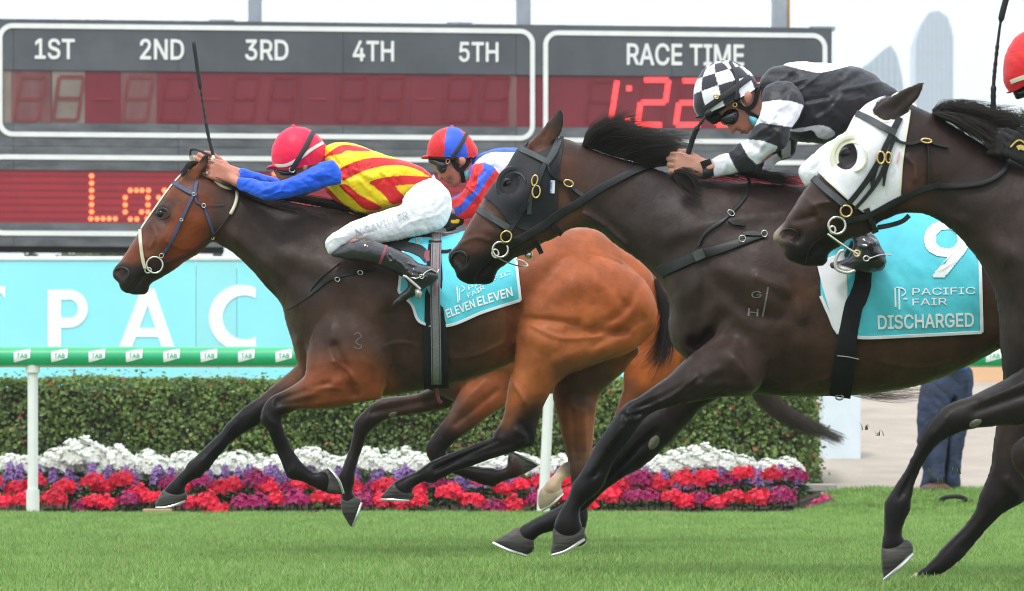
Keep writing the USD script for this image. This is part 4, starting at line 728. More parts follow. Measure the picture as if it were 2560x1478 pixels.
for c, rx, ry, ro in (('E 730 727', 9.5, 15, .1), ('E 718 642', 7, 13, .2), ('E 975 664', 12, 8, .35), ('E 502 1068', 13, 14, .5)): buckle(h2, zc(c)[0], rx, ry, ro, 'brass', b2, .022, .0036)
bit(b2, h2, zc('E 458 1165')[0], 19, 'steel', .018); buckle(h2, zc('E 420 1195')[0], 8, 10, 0, 'steel', b2, .02, .004, 'bit_cheek')
obj('bit_wire', tube(at(*spline(zc('E 412 1215 500 1258 590 1288 650 1292 664 1280 630 1252 580 1238'), 6).T, D2 - .10 + np.linspace(0, .2, 37)), .0028, 6), 'steel', b2, smooth=True)
obj('rein', strap(h2, zc('K 512 1050 620 1000 760 920 900 820 1000 765 1150 665 1300 580 1450 505 1560 475 1650 462'), [21, 21, 21, 20, 17], .005, .012), 'leather_black', b2, smooth=40)
obj('chin_buckle', ball(h2.on([zc('E 672 1205')[0]], -.002)[0], .016, 2), 'steel', b2, smooth=True)
# --- third horse
hood3 = thing('blinker_hood', 'white blinker hood with a cream eye cup on the nearest racehorse', 'hood', loc=at(2130, 400, D3))
ear3 = zc('P 822 285 855 225 920 180 1000 135 1080 95 1150 66 1215 60 1200 130 1175 195 1125 260 1055 312 985 352 900 362 845 335')
obj('hood_cloth', shell(h3, zc('P 1060 190 965 168 850 202 740 277 668 365 630 458 588 533 524 620 430 722 490 785 560 848 680 958 765 1022 880 1000 1012 930 1025 800 1032 690 1045 580 1058 490 1075 390 1092 272'), .006, [ear3, oval(zc('P 628 605')[0], 30, 38)]), 'lycra_white', hood3, smooth=True)
obj('hood_edge', strap(h3, zc('P 1092 275 1075 390 1058 490 1045 580 1032 690 1025 800 1013 928'), 5, .003, .006), 'cup_cream', hood3)
obj('hood_edge', strap(h3, zc('P 430 725 490 787 560 850 680 960 760 1020'), 5, .003, .006), 'cup_cream', hood3)
obj('ear_edge', strap(h3, zc('P 838 318 870 345 920 362 962 350'), 5, .003, .006), 'cup_cream', hood3)
cups(hood3, h3, zc('P 668 622')[0], 54, 'cup_cream', False)
obj('printed_mark', lettering(h3, 'niuon', zc('P 1010 580')[0], zc('P 992 665')[0], 5, lift=.012), mat('mark_pink', (.6, .12, .16)) or 'mark_pink', hood3)
b3 = thing('bridle', 'black leather bridle with twin brass rings worn over the white hood', 'bridle', loc=at(2120, 480, D3))
for nm, pts, w, th in (('browband', 'P 702 300 800 345 900 400 992 446', 17, .009), ('headpiece', 'P 1020 330 985 400 950 450', 17, .006), ('cheekpiece', 'P 960 455 915 540 870 640 800 760 720 870 640 965', [15, 14, 15, 14, 14], .006), ('cheekpiece', 'P 990 470 950 560 925 640 860 790 780 900 690 1000', [8, 9, 11, 10, 9], .005), ('strap_end', 'P 940 640 915 730 900 828', [9, 8, 6], .004), ('strap_end', 'P 850 690 825 770 822 850', [10, 12, 10], .004),
                       ('noseband', 'P 385 768 460 838 540 905 622 975', 17, .008), ('throatlash', 'P 985 480 1030 512 1110 520 1200 500 1290 528 1372 548', [7, 7, 6, 5, 4], .004), ('throatlash', 'P 1222 520 1230 680 1228 830', 2.6, .003), ('curb_strap', 'P 860 1132 960 1112 1040 1085 1088 1045', 12, .006), ('curb_strap', 'P 775 995 800 1060 850 1170', [16, 13, 12], .006)):
    obj(nm, strap(h3, zc(pts), w, th, .012), 'leather_grey' if nm in ('browband', 'noseband') else 'leather_black', b3, smooth=40)
for c, rx, ry, ro in (('P 880 625', 9, 15, 0), ('P 935 625', 7.5, 13, 0), ('P 627 1014', 14, 14, .5), ('P 1212 502', 13, 5, .1)): buckle(h3, zc(c)[0], rx, ry, ro, 'brass', b3, .024, .0036)
bit(b3, h3, zc('P 560 1118')[0], 21, 'steel', .02); buckle(h3, zc('P 528 1150')[0], 7, 9, 0, 'steel', b3, .022, .004, 'bit_cheek')
pr = at(*zc('P 490 1180 560 1230 640 1285 715 1330').T, D3 - .13); obj('bit_rod', tube(pr, .0042, 8), 'steel', b3, smooth=True); obj('bit_rod_end', ring(at(*zc('P 705 1322')[0], D3 - .13), .010, .0035), 'brass', b3, smooth=True)
obj('rein', strap(h3, np.vstack([zc('P 610 1085 720 1068 830 1030 950 965 1050 915 1180 860 1300 828'), zc('N 900 916 1000 912 1090 900 1160 870 1205 830 1222 790 1205 770')]), [15, 16, 17, 16, 15, 13, 12, 11], .006, .013), 'leather_black', b3, smooth=40)
# --- saddle cloths
def cloth(label, body, top, bottom, inset, n=90, left=True):
    t = thing('saddle_cloth', label, 'saddle cloth', loc=at(*np.mean(zc(top), 0), body.D))
    p_t, p_b = zc(top), zc(bottom)
    obj('cloth', patch(body, p_t, p_b, .007, n, 60), 'cloth_teal', t, smooth=True)
    e = np.vstack([p_t[:1], p_b, p_t[-1:]])
    body = Rippled(body)
    obj('border', strap(body, np.vstack([resample(spline(p_b, 8), 40)]), inset, .002, .0115), 'white_trim', t)
    obj('border', strap(body, np.vstack([p_t[-1], p_b[-1]]), inset, .002, .0115), 'white_trim', t)
    if left: obj('border', strap(body, np.vstack([p_t[0], p_b[0]]), inset, .002, .0115), 'white_trim', t)
    return t
mat('cloth_teal', (.075, .53, .63), rough=.55, var=.10, scale=9, bump=.004, bscale=14, sheen=.1)
c1 = cloth('turquoise saddle cloth reading ELEVEN ELEVEN under the red and yellow jockey', h1, 'R 990 935 1060 850 1250 842 1420 800 1560 815 1735 850', 'R 962 1210 1050 1300 1110 1418 1300 1440 1530 1350 1782 1270', 7)
rp1, rp2 = Rippled(h1), Rippled(h2)
for tx, a, b, hh, sk in (('ELEVEN', 'T 440 1205', 'T 835 1050', 20, .1), ('ELEVEN', 'T 870 1040', 'T 1360 890', 21.5, .1), ('PACIFIC', 'T 740 812', 'T 1330 590', 9.5, .1), ('FAIR', 'T 735 925', 'T 965 800', 10.5, .1)):
    obj('lettering', lettering(rp1, tx, zc(a)[0], zc(b)[0], hh, .013, bold=tx == 'ELEVEN', skew=sk), 'print_white', c1)
obj('emblem', strap(rp1, zc('T 575 765 590 990'), 3.5, .001, .013), 'print_white', c1); obj('emblem', strap(rp1, zc('T 608 790 612 960'), 2.5, .001, .013), 'print_white', c1); obj('emblem', strap(rp1, zc('T 640 755 680 790 640 840'), 2.0, .001, .013), 'print_white', c1)
c2 = cloth('turquoise saddle cloth with a large white number 9 on the second racehorse', h2, 'X 2050 640 2090 590 2160 560 2256 534 2340 525 2410 540 2448 590', 'M 300 0 340 90 388 182 500 206 700 200 900 190 1094 180', 8, left=False)
obj('lining', patch(h2, zc('X 2041 655 2056 715 2073 775 2091 836'), zc('X 2110 630 2118 700 2116 770 2098 834'), .012, 30, 12, .002), 'white_trim', c2, smooth=True)
s9 = zc('N 1040 1370 1290 1100')
obj('number', lettering(rp2, '9', np.array((2310, 690)), np.array((2424, 690)), 134, .014), 'print_white', c2)
for tx, a, b, hh in (('PACIFIC', 'X 2281 738', 'X 2438 735', 17), ('FAIR', 'X 2281 764', 'X 2367 762', 17), ('DISCHARGED', 'X 2195 823', 'X 2435 816', 33)):
    obj('lettering', lettering(rp2, tx, zc(a)[0], zc(b)[0], hh, .013, bold=tx == 'DISCHARGED'), 'print_white', c2)
for q, w in (('X 2237 720 2238 768', 4), ('X 2247 722 2248 774', 4), ('X 2240 719 2258 722 2264 732 2254 741', 3), ('X 2258 748 2268 748', 3)): obj('emblem', strap(rp2, zc(q), w, .001, .013), 'print_white', c2)
# --- saddles
sd1 = thing('race_saddle', 'small black racing saddle with grey webbing girth on the leading bay', 'saddle', loc=at(1090, 590, D1))
obj('saddle_seat', solid(zc('R 880 880 960 860 1080 840 1180 825 1300 815 1420 800 1440 820 1300 850 1180 880 1100 960 960 930'), D1, k=1.9, g=.006), 'leather_black', sd1, smooth=True)
obj('saddle_flap', strap(h1, zc('R 900 890 1010 905 1110 940 1160 1000'), [16, 26, 30, 22], .006, .014), 'leather_black', sd1, smooth=40)
obj('girth', strap(h1, zc('X 1086 610 1085 660 1086 740 1089 840 1090 930 1091 972'), [30, 42, 48, 58, 62, 62], .007, .014), 'elastic_black', sd1, smooth=40)
w1 = obj('girth_webbing', strap(h1, zc('X 1092 584 1090 640 1088 740 1090 860 1091 962'), 25, .003, .024), 'web_grey', sd1)
for dx in (-9, 9): obj('webbing_stripe', strap(h1, zc('X 1092 584 1090 640 1088 740 1090 860 1091 962') + (dx, 0), 2, .001, .0275), 'web_dark', w1)
for dx in (-2, 2): obj('webbing_stitch', strap(h1, zc('X 1092 584 1090 640 1088 740') + (dx, 0), .9, .001, .0275), 'red_thread', w1)
obj('girth_keeper', strap(h1, zc('R 1165 868 1210 874 1250 872'), 5, .003, .026), 'elastic_black', sd1)
obj('cloth_strap', strap(h1, zc('T 340 272 430 270 500 255'), 8, .003, .014), 'elastic_black', sd1)
obj('girth_tab', cord(h1, np.array([(1092, 968), (1093, 985), (1097, 1000), (1104, 1008)]), .008, .012), 'plum', sd1, smooth=True)
obj('saddle_tab', strap(h1, zc('T 165 255 150 330 170 410'), [12, 16, 10], .004, .018), 'plum', sd1)
buckle(h1, zc('R 1098 868')[0], 7, 8, .3, 'brass', sd1, .03, .0022)
bp1 = thing('breastplate', 'thin black breastplate straps across the shoulder of the leading bay', 'breastplate', loc=at(850, 690, D1))
obj('strap', strap(h1, zc('Q 1480 1290 1540 1240 1600 1190 1660 1160 1740 1140 1850 1120 1960 1095'), [7, 9, 8, 8, 5], .004, .004), 'leather_black', bp1)
obj('strap', strap(h1, zc('Q 1490 1285 1500 1240 1560 1170 1640 1100 1705 1050'), [6, 5, 4, 5], .004, .004), 'leather_black', bp1)
obj('strap', strap(h1, zc('Q 1480 1290 1400 1350 1330 1390'), [5, 3, 2], .003, .002), 'leather_black', bp1)
for c in ('Q 1850 1125', 'Q 1690 1172'): buckle(h1, zc(c)[0], 6, 5, .3, 'steel', bp1, .012, .002)
sd2 = thing('race_saddle', 'black elastic girth and saddle worn over the number 9 cloth', 'saddle', loc=at(2140, 600, D2))
obj('saddle_seat', solid(zc('X 2040 455 2120 470 2200 490 2300 505 2380 500 2390 520 2300 530 2200 535 2120 530 2060 500'), D2, k=1.9, g=.006), 'leather_black', sd2, smooth=True)
obj('girth', strap(h2, np.vstack([zc('X 2165 560 2160 690 2145 745'), zc('M 460 60 425 250 410 400 395 500')]), [40, 42, 46, 46, 54, 52], .006, .014), 'elastic_black', sd2, smooth=40)
obj('girth_seam', strap(h2, zc('M 380 295 430 300 488 312'), 1.6, .001, .022), 'white_trim', sd2)
buckle(h2, zc('M 392 500')[0], 9, 6, 0, 'steel', sd2, .024, .0035)
bp2 = thing('breastplate', 'broad black breast girth and running strap on the second racehorse', 'breastplate', loc=at(1750, 620, D2))
obj('strap', strap(h2, zc('K 1590 1240 1640 1210 1760 1160 1880 1110 2000 1075 2130 1030 2230 995 2330 965'), [30, 28, 26, 24, 20, 16], .006, .006), 'leather_black', bp2, smooth=40)
obj('strap', strap(h2, zc('L 700 910 712 945 690 1020 640 1090 580 1150 500 1220 430 1270 380 1320 350 1385'), [7, 8, 9, 10, 9, 7, 6], .005, .006), 'leather_black', bp2, smooth=40)
obj('strap_end', strap(h2, zc('L 565 1200 600 1225 640 1230 675 1238'), [8, 9, 7], .004, .010), 'leather_black', bp2, smooth=40)
obj('strap_end', strap(h2, zc('L 665 1300 720 1295 800 1300'), [8, 14, 10], .004, .016), 'leather_black', bp2, smooth=40)
obj('strap_join', strap(h2, zc('K 1835 1130 1862 1118 1905 1100'), [26, 27, 26], .006, .012), 'leather_grey', bp2, smooth=40)
for c, rx, ry, ro in (('L 815 1300', 7, 8, 0), ('L 582 1155', 9, 6, .6), ('L 660 1335', 8, 8, 0)): buckle(h2, zc(c)[0], rx, ry, ro, 'steel', bp2, .018, .0024)
# ---------------------------------------------------------------- riders
SK, SKR, SKD = (.46, .23, .16), (.50, .20, .14), (.34, .15, .10)
def paint(mesh, default, areas, D=None):
    """Cloth panels: outlines in the plane of the garment give each vertex its dyed colour."""
    P = to_px(mesh.vertices); c = np.tile(np.asarray(default, float), (len(P), 1))
    for poly, colr in areas: c[inside_px(spline(poly, 5, closed=True), P)] = colr
    return c
def cp(a, ya, ra, b, yb, rb, bl=.012):
    f = lambda r: r if r <= .033 else .018 + (r - .033) * .3      # limbs and trunk stay well inside the clothes
    return (a[0], a[1], ya, f(ra), b[0], b[1], yb, f(rb), bl)
def cw(a, ya, ra, b, yb, rb, bl=.03): return (a[0], a[1], ya, ra, b[0], b[1], yb, rb, bl)
def wrinkle(mesh, amp, sc, seed=3):
    n = mesh.vertex_normals; v = mesh.vertices
    d = (meshkit.fbm(np.stack([v[:, 0] * sc[0] + v[:, 2] * sc[0] * .6, v[:, 1] * sc[1], v[:, 2] * sc[2] - v[:, 0] * sc[2] * .5], 1), 3, seed) - .5)
    r = np.abs(meshkit.noise(np.stack([v[:, 0] * sc[0] * 1.3 + v[:, 2] * sc[2] * .9, v[:, 1] * sc[1] * .7, v[:, 2] * sc[2] * .4], 1), seed + 4) - .5)
    mesh.vertices = v + n * ((d * 2 * amp + (r - .25) * amp * 1.6)[:, None]); return mesh
def cap_body(poly, D, k, low, g=.004):
    """A helmet cover: a full skull shape cut open along the lower edge of 'poly'; 'low' closes the skull below that edge."""
    b = Body(D, [dict(p=np.vstack([poly, low]), k=k)], g=g); b.full = b.mesh; b.mesh = shell(b, poly, .001); return b
def put(name, body, look, t, col, amp=.0, sc=(20, 14, 26), label=None):
    m = body.mesh
    if amp: m = wrinkle(m, amp, sc)
    return obj(name, m, look, t, smooth=True, col=col if not callable(col) else col(m), label=label)
def flat(mesh, c): return np.tile(np.asarray(c, float), (len(mesh.vertices), 1))
RED, YEL, BLU, WHT, BLK = (.62, .018, .022), (.80, .60, .012), (.006, .085, .62), (.76, .76, .80), (.022, .022, .028)
PNK = (.76, .010, .062)
mat('lens', (.012, .012, .014), rough=.08, coat=1.0)
mat('rubber_band', (.02, .02, .022), rough=.6)
mat('alloy', (.52, .50, .46), rough=.4, metallic=.6, var=.15, scale=40)
mat('mask_blue', (.16, .50, .60), rough=.7)
mat('gold', (.60, .42, .10), rough=.45, metallic=.3)
def stirrup(t, c, D, ang, size=.062):
    """A stirrup iron: tread and arch."""
    o = at(c[0], c[1], D); e = np.array([math.cos(ang), 0, math.sin(ang)]); u = np.array([-math.sin(ang), 0, math.cos(ang)])
    a = np.linspace(-.15 * np.pi, 1.15 * np.pi, 22)
    arch = o + size * (np.cos(a)[:, None] * np.array([0.15, 1, 0]) * 1.0 + (np.sin(a)[:, None] + .2) * u * 1.15)
    obj('stirrup_iron', tube(arch, .0058, 8), 'steel', t, smooth=True)
    tr = box(-.022, .022, -size * .92, size * .92, -.006, .006, .003)
    R = np.eye(4); R[:3, 0], R[:3, 1], R[:3, 2], R[:3, 3] = e, (0, 1, 0), u, o + u * (-.04); tr.apply_transform(R); obj('stirrup_tread', tr, 'steel', t, smooth=40)
def whip(label, pts, D, ys, handle=(0, .25), flap=(.72, 1.0), r=.0065):
    t = thing('whip', label, 'whip', loc=at(*zc(pts)[0], D)); p = zc(pts); c = resample(spline(p, 8), 40); y = D + np.interp(np.linspace(0, 1, 40), np.linspace(0, 1, len(ys)), ys); q = at(c[:, 0], c[:, 1], y)
    i0, i1 = int(handle[0] * 39), int(handle[1] * 39); j0 = int(flap[0] * 39)
    obj('shaft', tube(q[max(0, i1 - 1):j0 + 2], np.linspace(r * .85, r * .6, j0 + 2 - max(0, i1 - 1)), 8), 'leather_black', t, smooth=True)
    obj('handle', tube(q[i0:i1 + 1], r * 1.25 + .0012 * np.sin(np.arange(i1 + 1 - i0) * 2.6), 10), 'rubber_black', t, smooth=True)
    obj('padded_flap', tube(q[j0:], np.r_[r * .7, np.full(40 - j0 - 2, r * 1.45), r * 1.1], 10), 'rubber_black', t, smooth=True)
    for f in (.34, .40, .46, .52, .58): i = int(f * 39); obj('grip_ring', tube(q[i:i + 2], r * .95, 8), 'rubber_black', t)
    return t
# --- jockey of the leader: pink cap, red and yellow stripes, blue sleeves
j1 = thing('person', 'jockey in pink cap and red and yellow striped silks on the leading horse', 'jockey', loc=at(900, 470, D1))
f1 = fist(*zc('A 1185 320')[0], *zc('A 985 232')[0], -.045, D1, -1)
f1b = fist(*zc('A 1080 220')[0], *zc('A 900 160')[0], .085, D1, 1)
n1 = zc('Q 1640 400')[0]
arm1 = [cp(zc('Q 1640 400')[0], -.19, .05, zc('Q 1210 570')[0], -.22, .042), cp(zc('Q 1210 570')[0], -.22, .042, zc('Q 985 490')[0], -.09, .019), cp(zc('Q 985 490')[0], -.09, .021, zc('A 1150 310')[0], -.05, .025),
        cp(zc('Q 1640 400')[0], .19, .05, zc('Q 1300 560')[0], .22, .042), cp(zc('Q 1300 560')[0], .22, .042, zc('Q 1000 440')[0], .10, .019), cp(zc('Q 1000 440')[0], .10, .03, zc('A 1060 215')[0], .085, .026)]
trunk1 = [cp(zc('Q 1530 330')[0], 0, .06, zc('Q 1700 370')[0], 0, .09), cp(zc('Q 1700 370')[0], 0, .10, zc('Q 2200 520')[0], 0, .11)] + [q for sg in (-1, 1) for q in (cp(zc('Q 2330 640')[0], sg * .09, .10, zc('Q 1722 872')[0], sg * .262, .03), cp(zc('Q 1722 872')[0], sg * .27, .05, zc('Q 2250 1130')[0], sg * .33, .04))]
bd1 = Body(D1, [dict(p=zc('Q 1240 378 1250 430 1285 478 1320 500 1350 490 1400 478 1470 450 1560 380 1600 300 1560 200 1400 140 1270 190'), k=.72, relief=[(737, 432, 741, 428, 5, -.006)])], arm1 + trunk1 + f1 + f1b, g=.005)
put('body', bd1, 'skin', j1, lambda m: bd1.colors([(730, 440, 30, SKD), (540, 430, 60, SKR)], SK))
J1T = zc('Q 1585 270 1620 232 1680 215 1740 211 1830 225 1900 252 2000 290 2100 320 2200 350 2290 392 2350 445 2345 500 2290 540 2200 590 2150 650 2080 672 1990 698 1850 728 1780 692 1700 650 1640 600 1595 545 1600 470 1610 380')
J1S = zc('Q 1600 345 1660 340 1702 390 1722 440 1716 500 1600 527 1480 567 1350 602 1200 622 1140 607 1060 567 1000 545 976 505 985 465 1030 459 1100 470 1180 489 1260 485 1340 465 1420 430 1500 390 1560 358')
jk1 = Body(D1, [dict(p=J1T, k=.98, cap=.19, relief=folds(J1T, 3, 16, .55) + [(860, 470, 1010, 430, 10, .006), (900, 520, 960, 450, 8, -.006), (830, 480, 900, 530, 8, -.006)]),
                dict(p=J1S, k=.74, yc={'line': [(*zc('Q 1640 400')[0], -.19), (*zc('Q 1210 570')[0], -.22), (*zc('Q 985 490')[0], -.09)]}, blend=.012, relief=folds(J1S, 4, 18, -.25, (20, 60)) + [(672, 470, 668, 495, 5, -.006), (760, 440, 840, 425, 5, -.005), (600, 470, 640, 480, 4, -.004)])],
           [cw(zc('Q 1640 420')[0], .18, .062, zc('Q 1300 560')[0], .22, .055), cw(zc('Q 1300 560')[0], .22, .055, zc('Q 1020 450')[0], .10, .04)], g=.004)
red1 = [zc('R 430 320 470 290 540 240 595 222 680 230 770 256 750 264 650 262 607 262 570 282 500 296 450 320'),
        zc('R 560 390 680 332 800 308 950 318 1060 340 1130 375 1200 440 1160 430 1085 388 980 360 860 364 720 400 580 462'), zc('R 765 472 900 436 1060 430 1195 445 1100 482 960 496 945 510 1000 570 1010 600 920 622 860 560 800 505'),
        zc('R 565 502 612 490 700 560 780 602 850 645 800 662 730 655 655 590'), zc('R 440 510 480 508 560 590 620 642 712 698 690 712 600 655 500 580')]
def col1(m):
    P = to_px(m.vertices); c = paint(m, YEL, [(q, RED) for q in red1])
    sl = inside_px(spline(J1S, 5, closed=True), P) & (np.abs(m.vertices[:, 1] - D1) > .085) & (P[:, 0] < 853); sl |= (P[:, 0] < 790) & (np.abs(m.vertices[:, 1] - D1) > .03); sl |= (P[:, 0] < 806) & (P[:, 1] > 455) & (m.vertices[:, 1] > D1 + .1)
    c[sl] = BLU; return c
put('jacket', jk1, 'silk', j1, col1, .005, (16, 12, 26))
J1B = zc('Q 2360 462 2440 520 2482 580 2492 660 2475 740 2430 810 2330 852 2200 882 2050 912 1960 918 1880 900 1800 905 1700 955 1640 1000 1612 965 1604 915 1640 860 1720 810 1820 752 1990 698 2130 648 2150 600 2230 512')
br1 = Body(D1, [dict(p=J1B, k=.78, yc={'line': [(1100, 500, sg * .085), (1060, 545, sg * .11), (830, 620, sg * .315)]}, blend=.03, relief=folds(J1B, 5, 14, -.45, (25, 70), amp=.004) + [(1080, 560, 1120, 520, 8, -.004), (1000, 540, 1090, 500, 6, .004)]) for sg in (-1, 1)], g=.0045)
put('breeches', br1, 'felt', j1, lambda m: flat(m, WHT), .0035, (22, 16, 30))
obj('name_lettering', lettering(br1, 'N.RAVILLER', zc('Q 1828 866')[0], zc('Q 2190 738')[0], 17, .004, bold=False), 'ink_grey', j1)
obj('waist_peak', solid(zc('Q 2345 480 2352 455 2360 436 2370 450 2385 480 2375 500'), D1, k=1.2, g=.003), 'white_trim', j1, smooth=True)
J1K = zc('Q 1640 1002 1700 955 1800 900 1890 888 2000 918 2100 958 2200 1008 2262 1060 2340 1080 2392 1118 2402 1160 2372 1202 2290 1242 2240 1290 2190 1310 2110 1352 2076 1362 2078 1332 2130 1272 2180 1222 2150 1165 2050 1112 1950 1072 1850 1050 1750 1036')
for sg in (-1, 1):
    bt = Body(D1, [dict(p=J1K, k=.80, relief=folds(zc('Q 2000 1000 2200 1080 2390 1120 2360 1190 2250 1230 2150 1150'), 12, 9, .5, (12, 30), (1.6, 3), .006), yc=[(840, 640, sg * .315), (1000, 680, sg * .335), (1080, 700, sg * .345)])], g=.004)
    m = bt.mesh; cc = flat(m, (.011, .011, .013)); P = to_px(m.vertices); cc[inside_px(zc('Q 1630 1010 1700 950 1800 895 1895 885 1880 940 1930 1000 1820 1030 1740 1030'), P)] = (.02, .02, .024)
    bo = put('boot', bt, 'gloss', j1, cc, .003, (20, 14, 26))
    if sg < 0:
        obj('boot_stripe', strap(bt, zc('Q 2035 932 2010 1000 1985 1070'), 7, .001, .002), 'plum', bo)
        obj('spur', cord(bt, zc('Q 2205 1160 2245 1165 2280 1150 2310 1120 2350 1105 2385 1125 2402 1100'), .0024, .006), 'steel', bo, smooth=True); buckle(bt, zc('Q 2280 1152')[0], 5.5, 5, 0, 'steel', bo, .01, .0022)
C1 = zc('Q 1380 398 1310 402 1235 396 1238 372 1226 300 1236 240 1272 170 1330 122 1375 104 1440 106 1510 130 1560 170 1602 222 1614 250 1605 300 1570 350 1500 372 1440 385')
C1F = zc('Q 1238 372 1226 300 1236 240 1272 170 1330 122 1375 104 1440 106 1510 130 1560 170 1602 222 1614 250 1610 320')
cp1 = cap_body(C1F, D1, .86, zc('Q 1580 410 1510 470 1420 500 1330 490 1262 440'))
cp1.mesh = shell(Body(D1, [dict(p=np.vstack([C1F, zc('Q 1580 410 1510 470 1420 500 1330 490 1262 440')]), k=.86)], g=.004), C1, .001)
cap1 = put('cap', cp1, 'silk', j1, lambda m: flat(m, PNK), .003, (26, 20, 10))
obj('cap_peak', solid(zc('Q 1187 400 1200 386 1232 372 1260 376 1330 392 1420 384 1425 396 1330 408 1250 402 1210 405'), D1, k=5.0, g=.004), mat('pink_peak', PNK, rough=.4, var=.05) or 'pink_peak', cap1, smooth=True)
obj('cap_button', ball(at(*zc('Q 1382 103')[0], D1), .010, 2), 'pink_peak', cap1, smooth=True)
obj('cap_band', strap(cp1, zc('Q 1250 376 1330 374 1400 340 1460 300 1520 255 1590 214'), 8, .001, .004), 'cup_cream', cap1)
obj('goggle_strap', strap(cp1, zc('Q 1522 138 1490 200 1450 275 1410 340 1375 400'), 12, .004, .005), 'rubber_band', cap1, smooth=40)
gg1 = obj('goggles', solid(zc('Q 1262 402 1330 405 1400 385 1420 410 1390 448 1330 450 1290 440'), D1, k=1.3, yc=-.035, g=.004), 'lens', j1, smooth=True)
buckle(bd1, zc('Q 1372 405')[0], 7, 6, .5, 'steel', j1, .03, .0024)
obj('ear', solid(zc('Q 1440 372 1460 358 1482 365 1480 390 1462 412 1448 400'), D1, k=.8, yc=-.085, g=.003), mat('ear_skin', SKR, rough=.5, var=.1) or 'ear_skin', j1, smooth=True)
whip('black whip held upright behind the ears of the leading horse', 'A 1005 190|A 1000 130|X 519 330|X 500 215|X 484 106', D1, (-.02, 0, .02, .03, .04), (0, .36), (.62, 1))
obj('whip_loop', strap(h1, zc('V 520 360 545 440 590 470'), [10, 13, 9], .004, .006, ys=[D1 - .06, D1 - .07, D1 - .06]), 'cream_web', j1)
# --- jockey of the far horse: red and blue cap
j2 = thing('person', 'jockey in a red and blue cap and goggles behind the striped jockey', 'jockey', loc=at(1180, 480, D4))
S_ = lambda q: zc('S ' + q)
trunk2 = [cp(S_('700 620')[0], 0, .07, S_('1000 620')[0], 0, .10), cp(S_('1000 620')[0], 0, .10, S_('1700 700')[0], 0, .12), cp(S_('980 720')[0], -.18, .05, S_('900 1150')[0], -.2, .042), cp(S_('900 1150')[0], -.2, .042, S_('480 1290')[0], -.08, .03), cp(S_('980 720')[0], .18, .05, S_('900 1150')[0], .2, .042), cp(S_('900 1150')[0], .2, .042, S_('480 1290')[0], .08, .03)]
f2 = fist(*S_('470 1300')[0], *S_('360 1320')[0], -.06, D4, -1)
F2 = S_('205 500 190 590 235 660 285 715 310 760 312 800 330 838 352 845 372 822 395 828 412 852 400 872 432 884 470 905 500 935 545 948 590 915 640 872 740 800 790 600 720 450 400 420')
bd2 = Body(D4, [dict(p=F2, k=.66, cap=.085, relief=[(1096, 434, 1118, 444, 4, -.008), (1112, 452, 1126, 450, 2.5, -.008), (1120, 420, 1135, 432, 6, .006)])], trunk2 + f2, g=.004)
put('body', bd2, 'skin', j2, lambda m: bd2.colors([(1100, 435, 14, SKR), (1125, 451, 5, (.14, .05, .045), 3), (1135, 462, 8, (.30, .16, .12)), (1140, 440, 14, SKR)], SK))
J2T = S_('745 610 800 540 860 490 930 452 1080 402 1250 386 1430 390 1650 430 1850 520 1950 700 1800 850 1400 950 1100 900 900 800 800 700')
J2S = S_('755 650 850 606 960 600 1080 640 1175 765 1120 865 1000 1055 900 1225 800 1372 650 1392 500 1372 470 1300 478 1150 490 1095 560 1055 640 1005 700 915 742 800')
jk2 = Body(D4, [dict(p=J2T, k=.95, cap=.19), dict(p=J2S, k=.68, yc={'line': [(*S_('980 720')[0], -.18), (*S_('900 1150')[0], -.20), (*S_('480 1290')[0], -.08)]}, blend=.012, relief=folds(J2S, 6, 10, -.9, (15, 45)) + [(1150, 495, 1200, 520, 5, -.006), (1170, 470, 1190, 490, 4, -.006)])],
           [cw(S_('980 720')[0], .18, .062, S_('900 1150')[0], .22, .055), cw(S_('900 1150')[0], .22, .055, S_('500 1290')[0], .10, .04)], g=.004)
B2, W2 = (.03, .10, .62), (.80, .80, .84)
def col2(m):
    P = to_px(m.vertices); c = paint(m, W2, [(S_('700 700 740 560 860 470 1000 400 1250 370 1460 370 1460 445 1250 455 1080 452 960 490 860 560 800 640 770 780'), B2)])
    sl = inside_px(J2S, P) & (np.abs(m.vertices[:, 1] - D4) > .075) | (P[:, 0] < 1165); c[sl] = RED
    b = inside_px(spline(S_('945 598 1090 638 1110 690 1000 840 880 1025 780 1160 650 1295 500 1360 460 1300 490 1230 620 1200 700 1085 820 985 862 860 872 780 925 740 940 660'), 5, closed=True), P) & sl; c[b] = B2
    b = inside_px(S_('480 1080 560 1040 640 1000 640 1030 560 1080 500 1120'), P); c[b] = B2; b = inside_px(S_('735 820 770 640 800 620 780 720 755 830'), P) & sl; c[b] = B2
    return c
put('jacket', jk2, 'silk', j2, col2, .004, (18, 12, 28))
br2 = Body(D4, [dict(p=zc('X 1290 440 1400 430 1470 480 1480 560 1400 600 1300 620 1200 640 1130 680 1100 650 1110 620 1180 580 1260 530'), k=.78, yc=[(1400, 520, sg * .085), (1120, 650, sg * .31)], blend=.03) for sg in (-1, 1)], g=.006)
put('breeches', br2, 'felt', j2, lambda m: flat(m, WHT), .003)
for sg in (-1, 1):
    bt = Body(D4, [dict(p=zc('X 1100 670 1140 640 1200 660 1290 700 1330 720 1350 750 1300 780 1270 770 1200 720 1120 700'), k=.8, yc=sg * .33)], g=.006); put('boot', bt, 'gloss', j2, lambda m: flat(m, (.011, .011, .013)))
cp2 = cap_body(S_('300 512 150 508 152 420 175 320 230 220 310 150 400 112 500 98 600 118 690 180 770 262 830 350 860 430 856 505 780 520 700 525 560 520 420 516')[[1,2,3,4,5,6,7,8,9,10,11,12,13]], D4, .86, S_('840 600 760 690 640 740 500 745 350 720 220 640 165 560'))
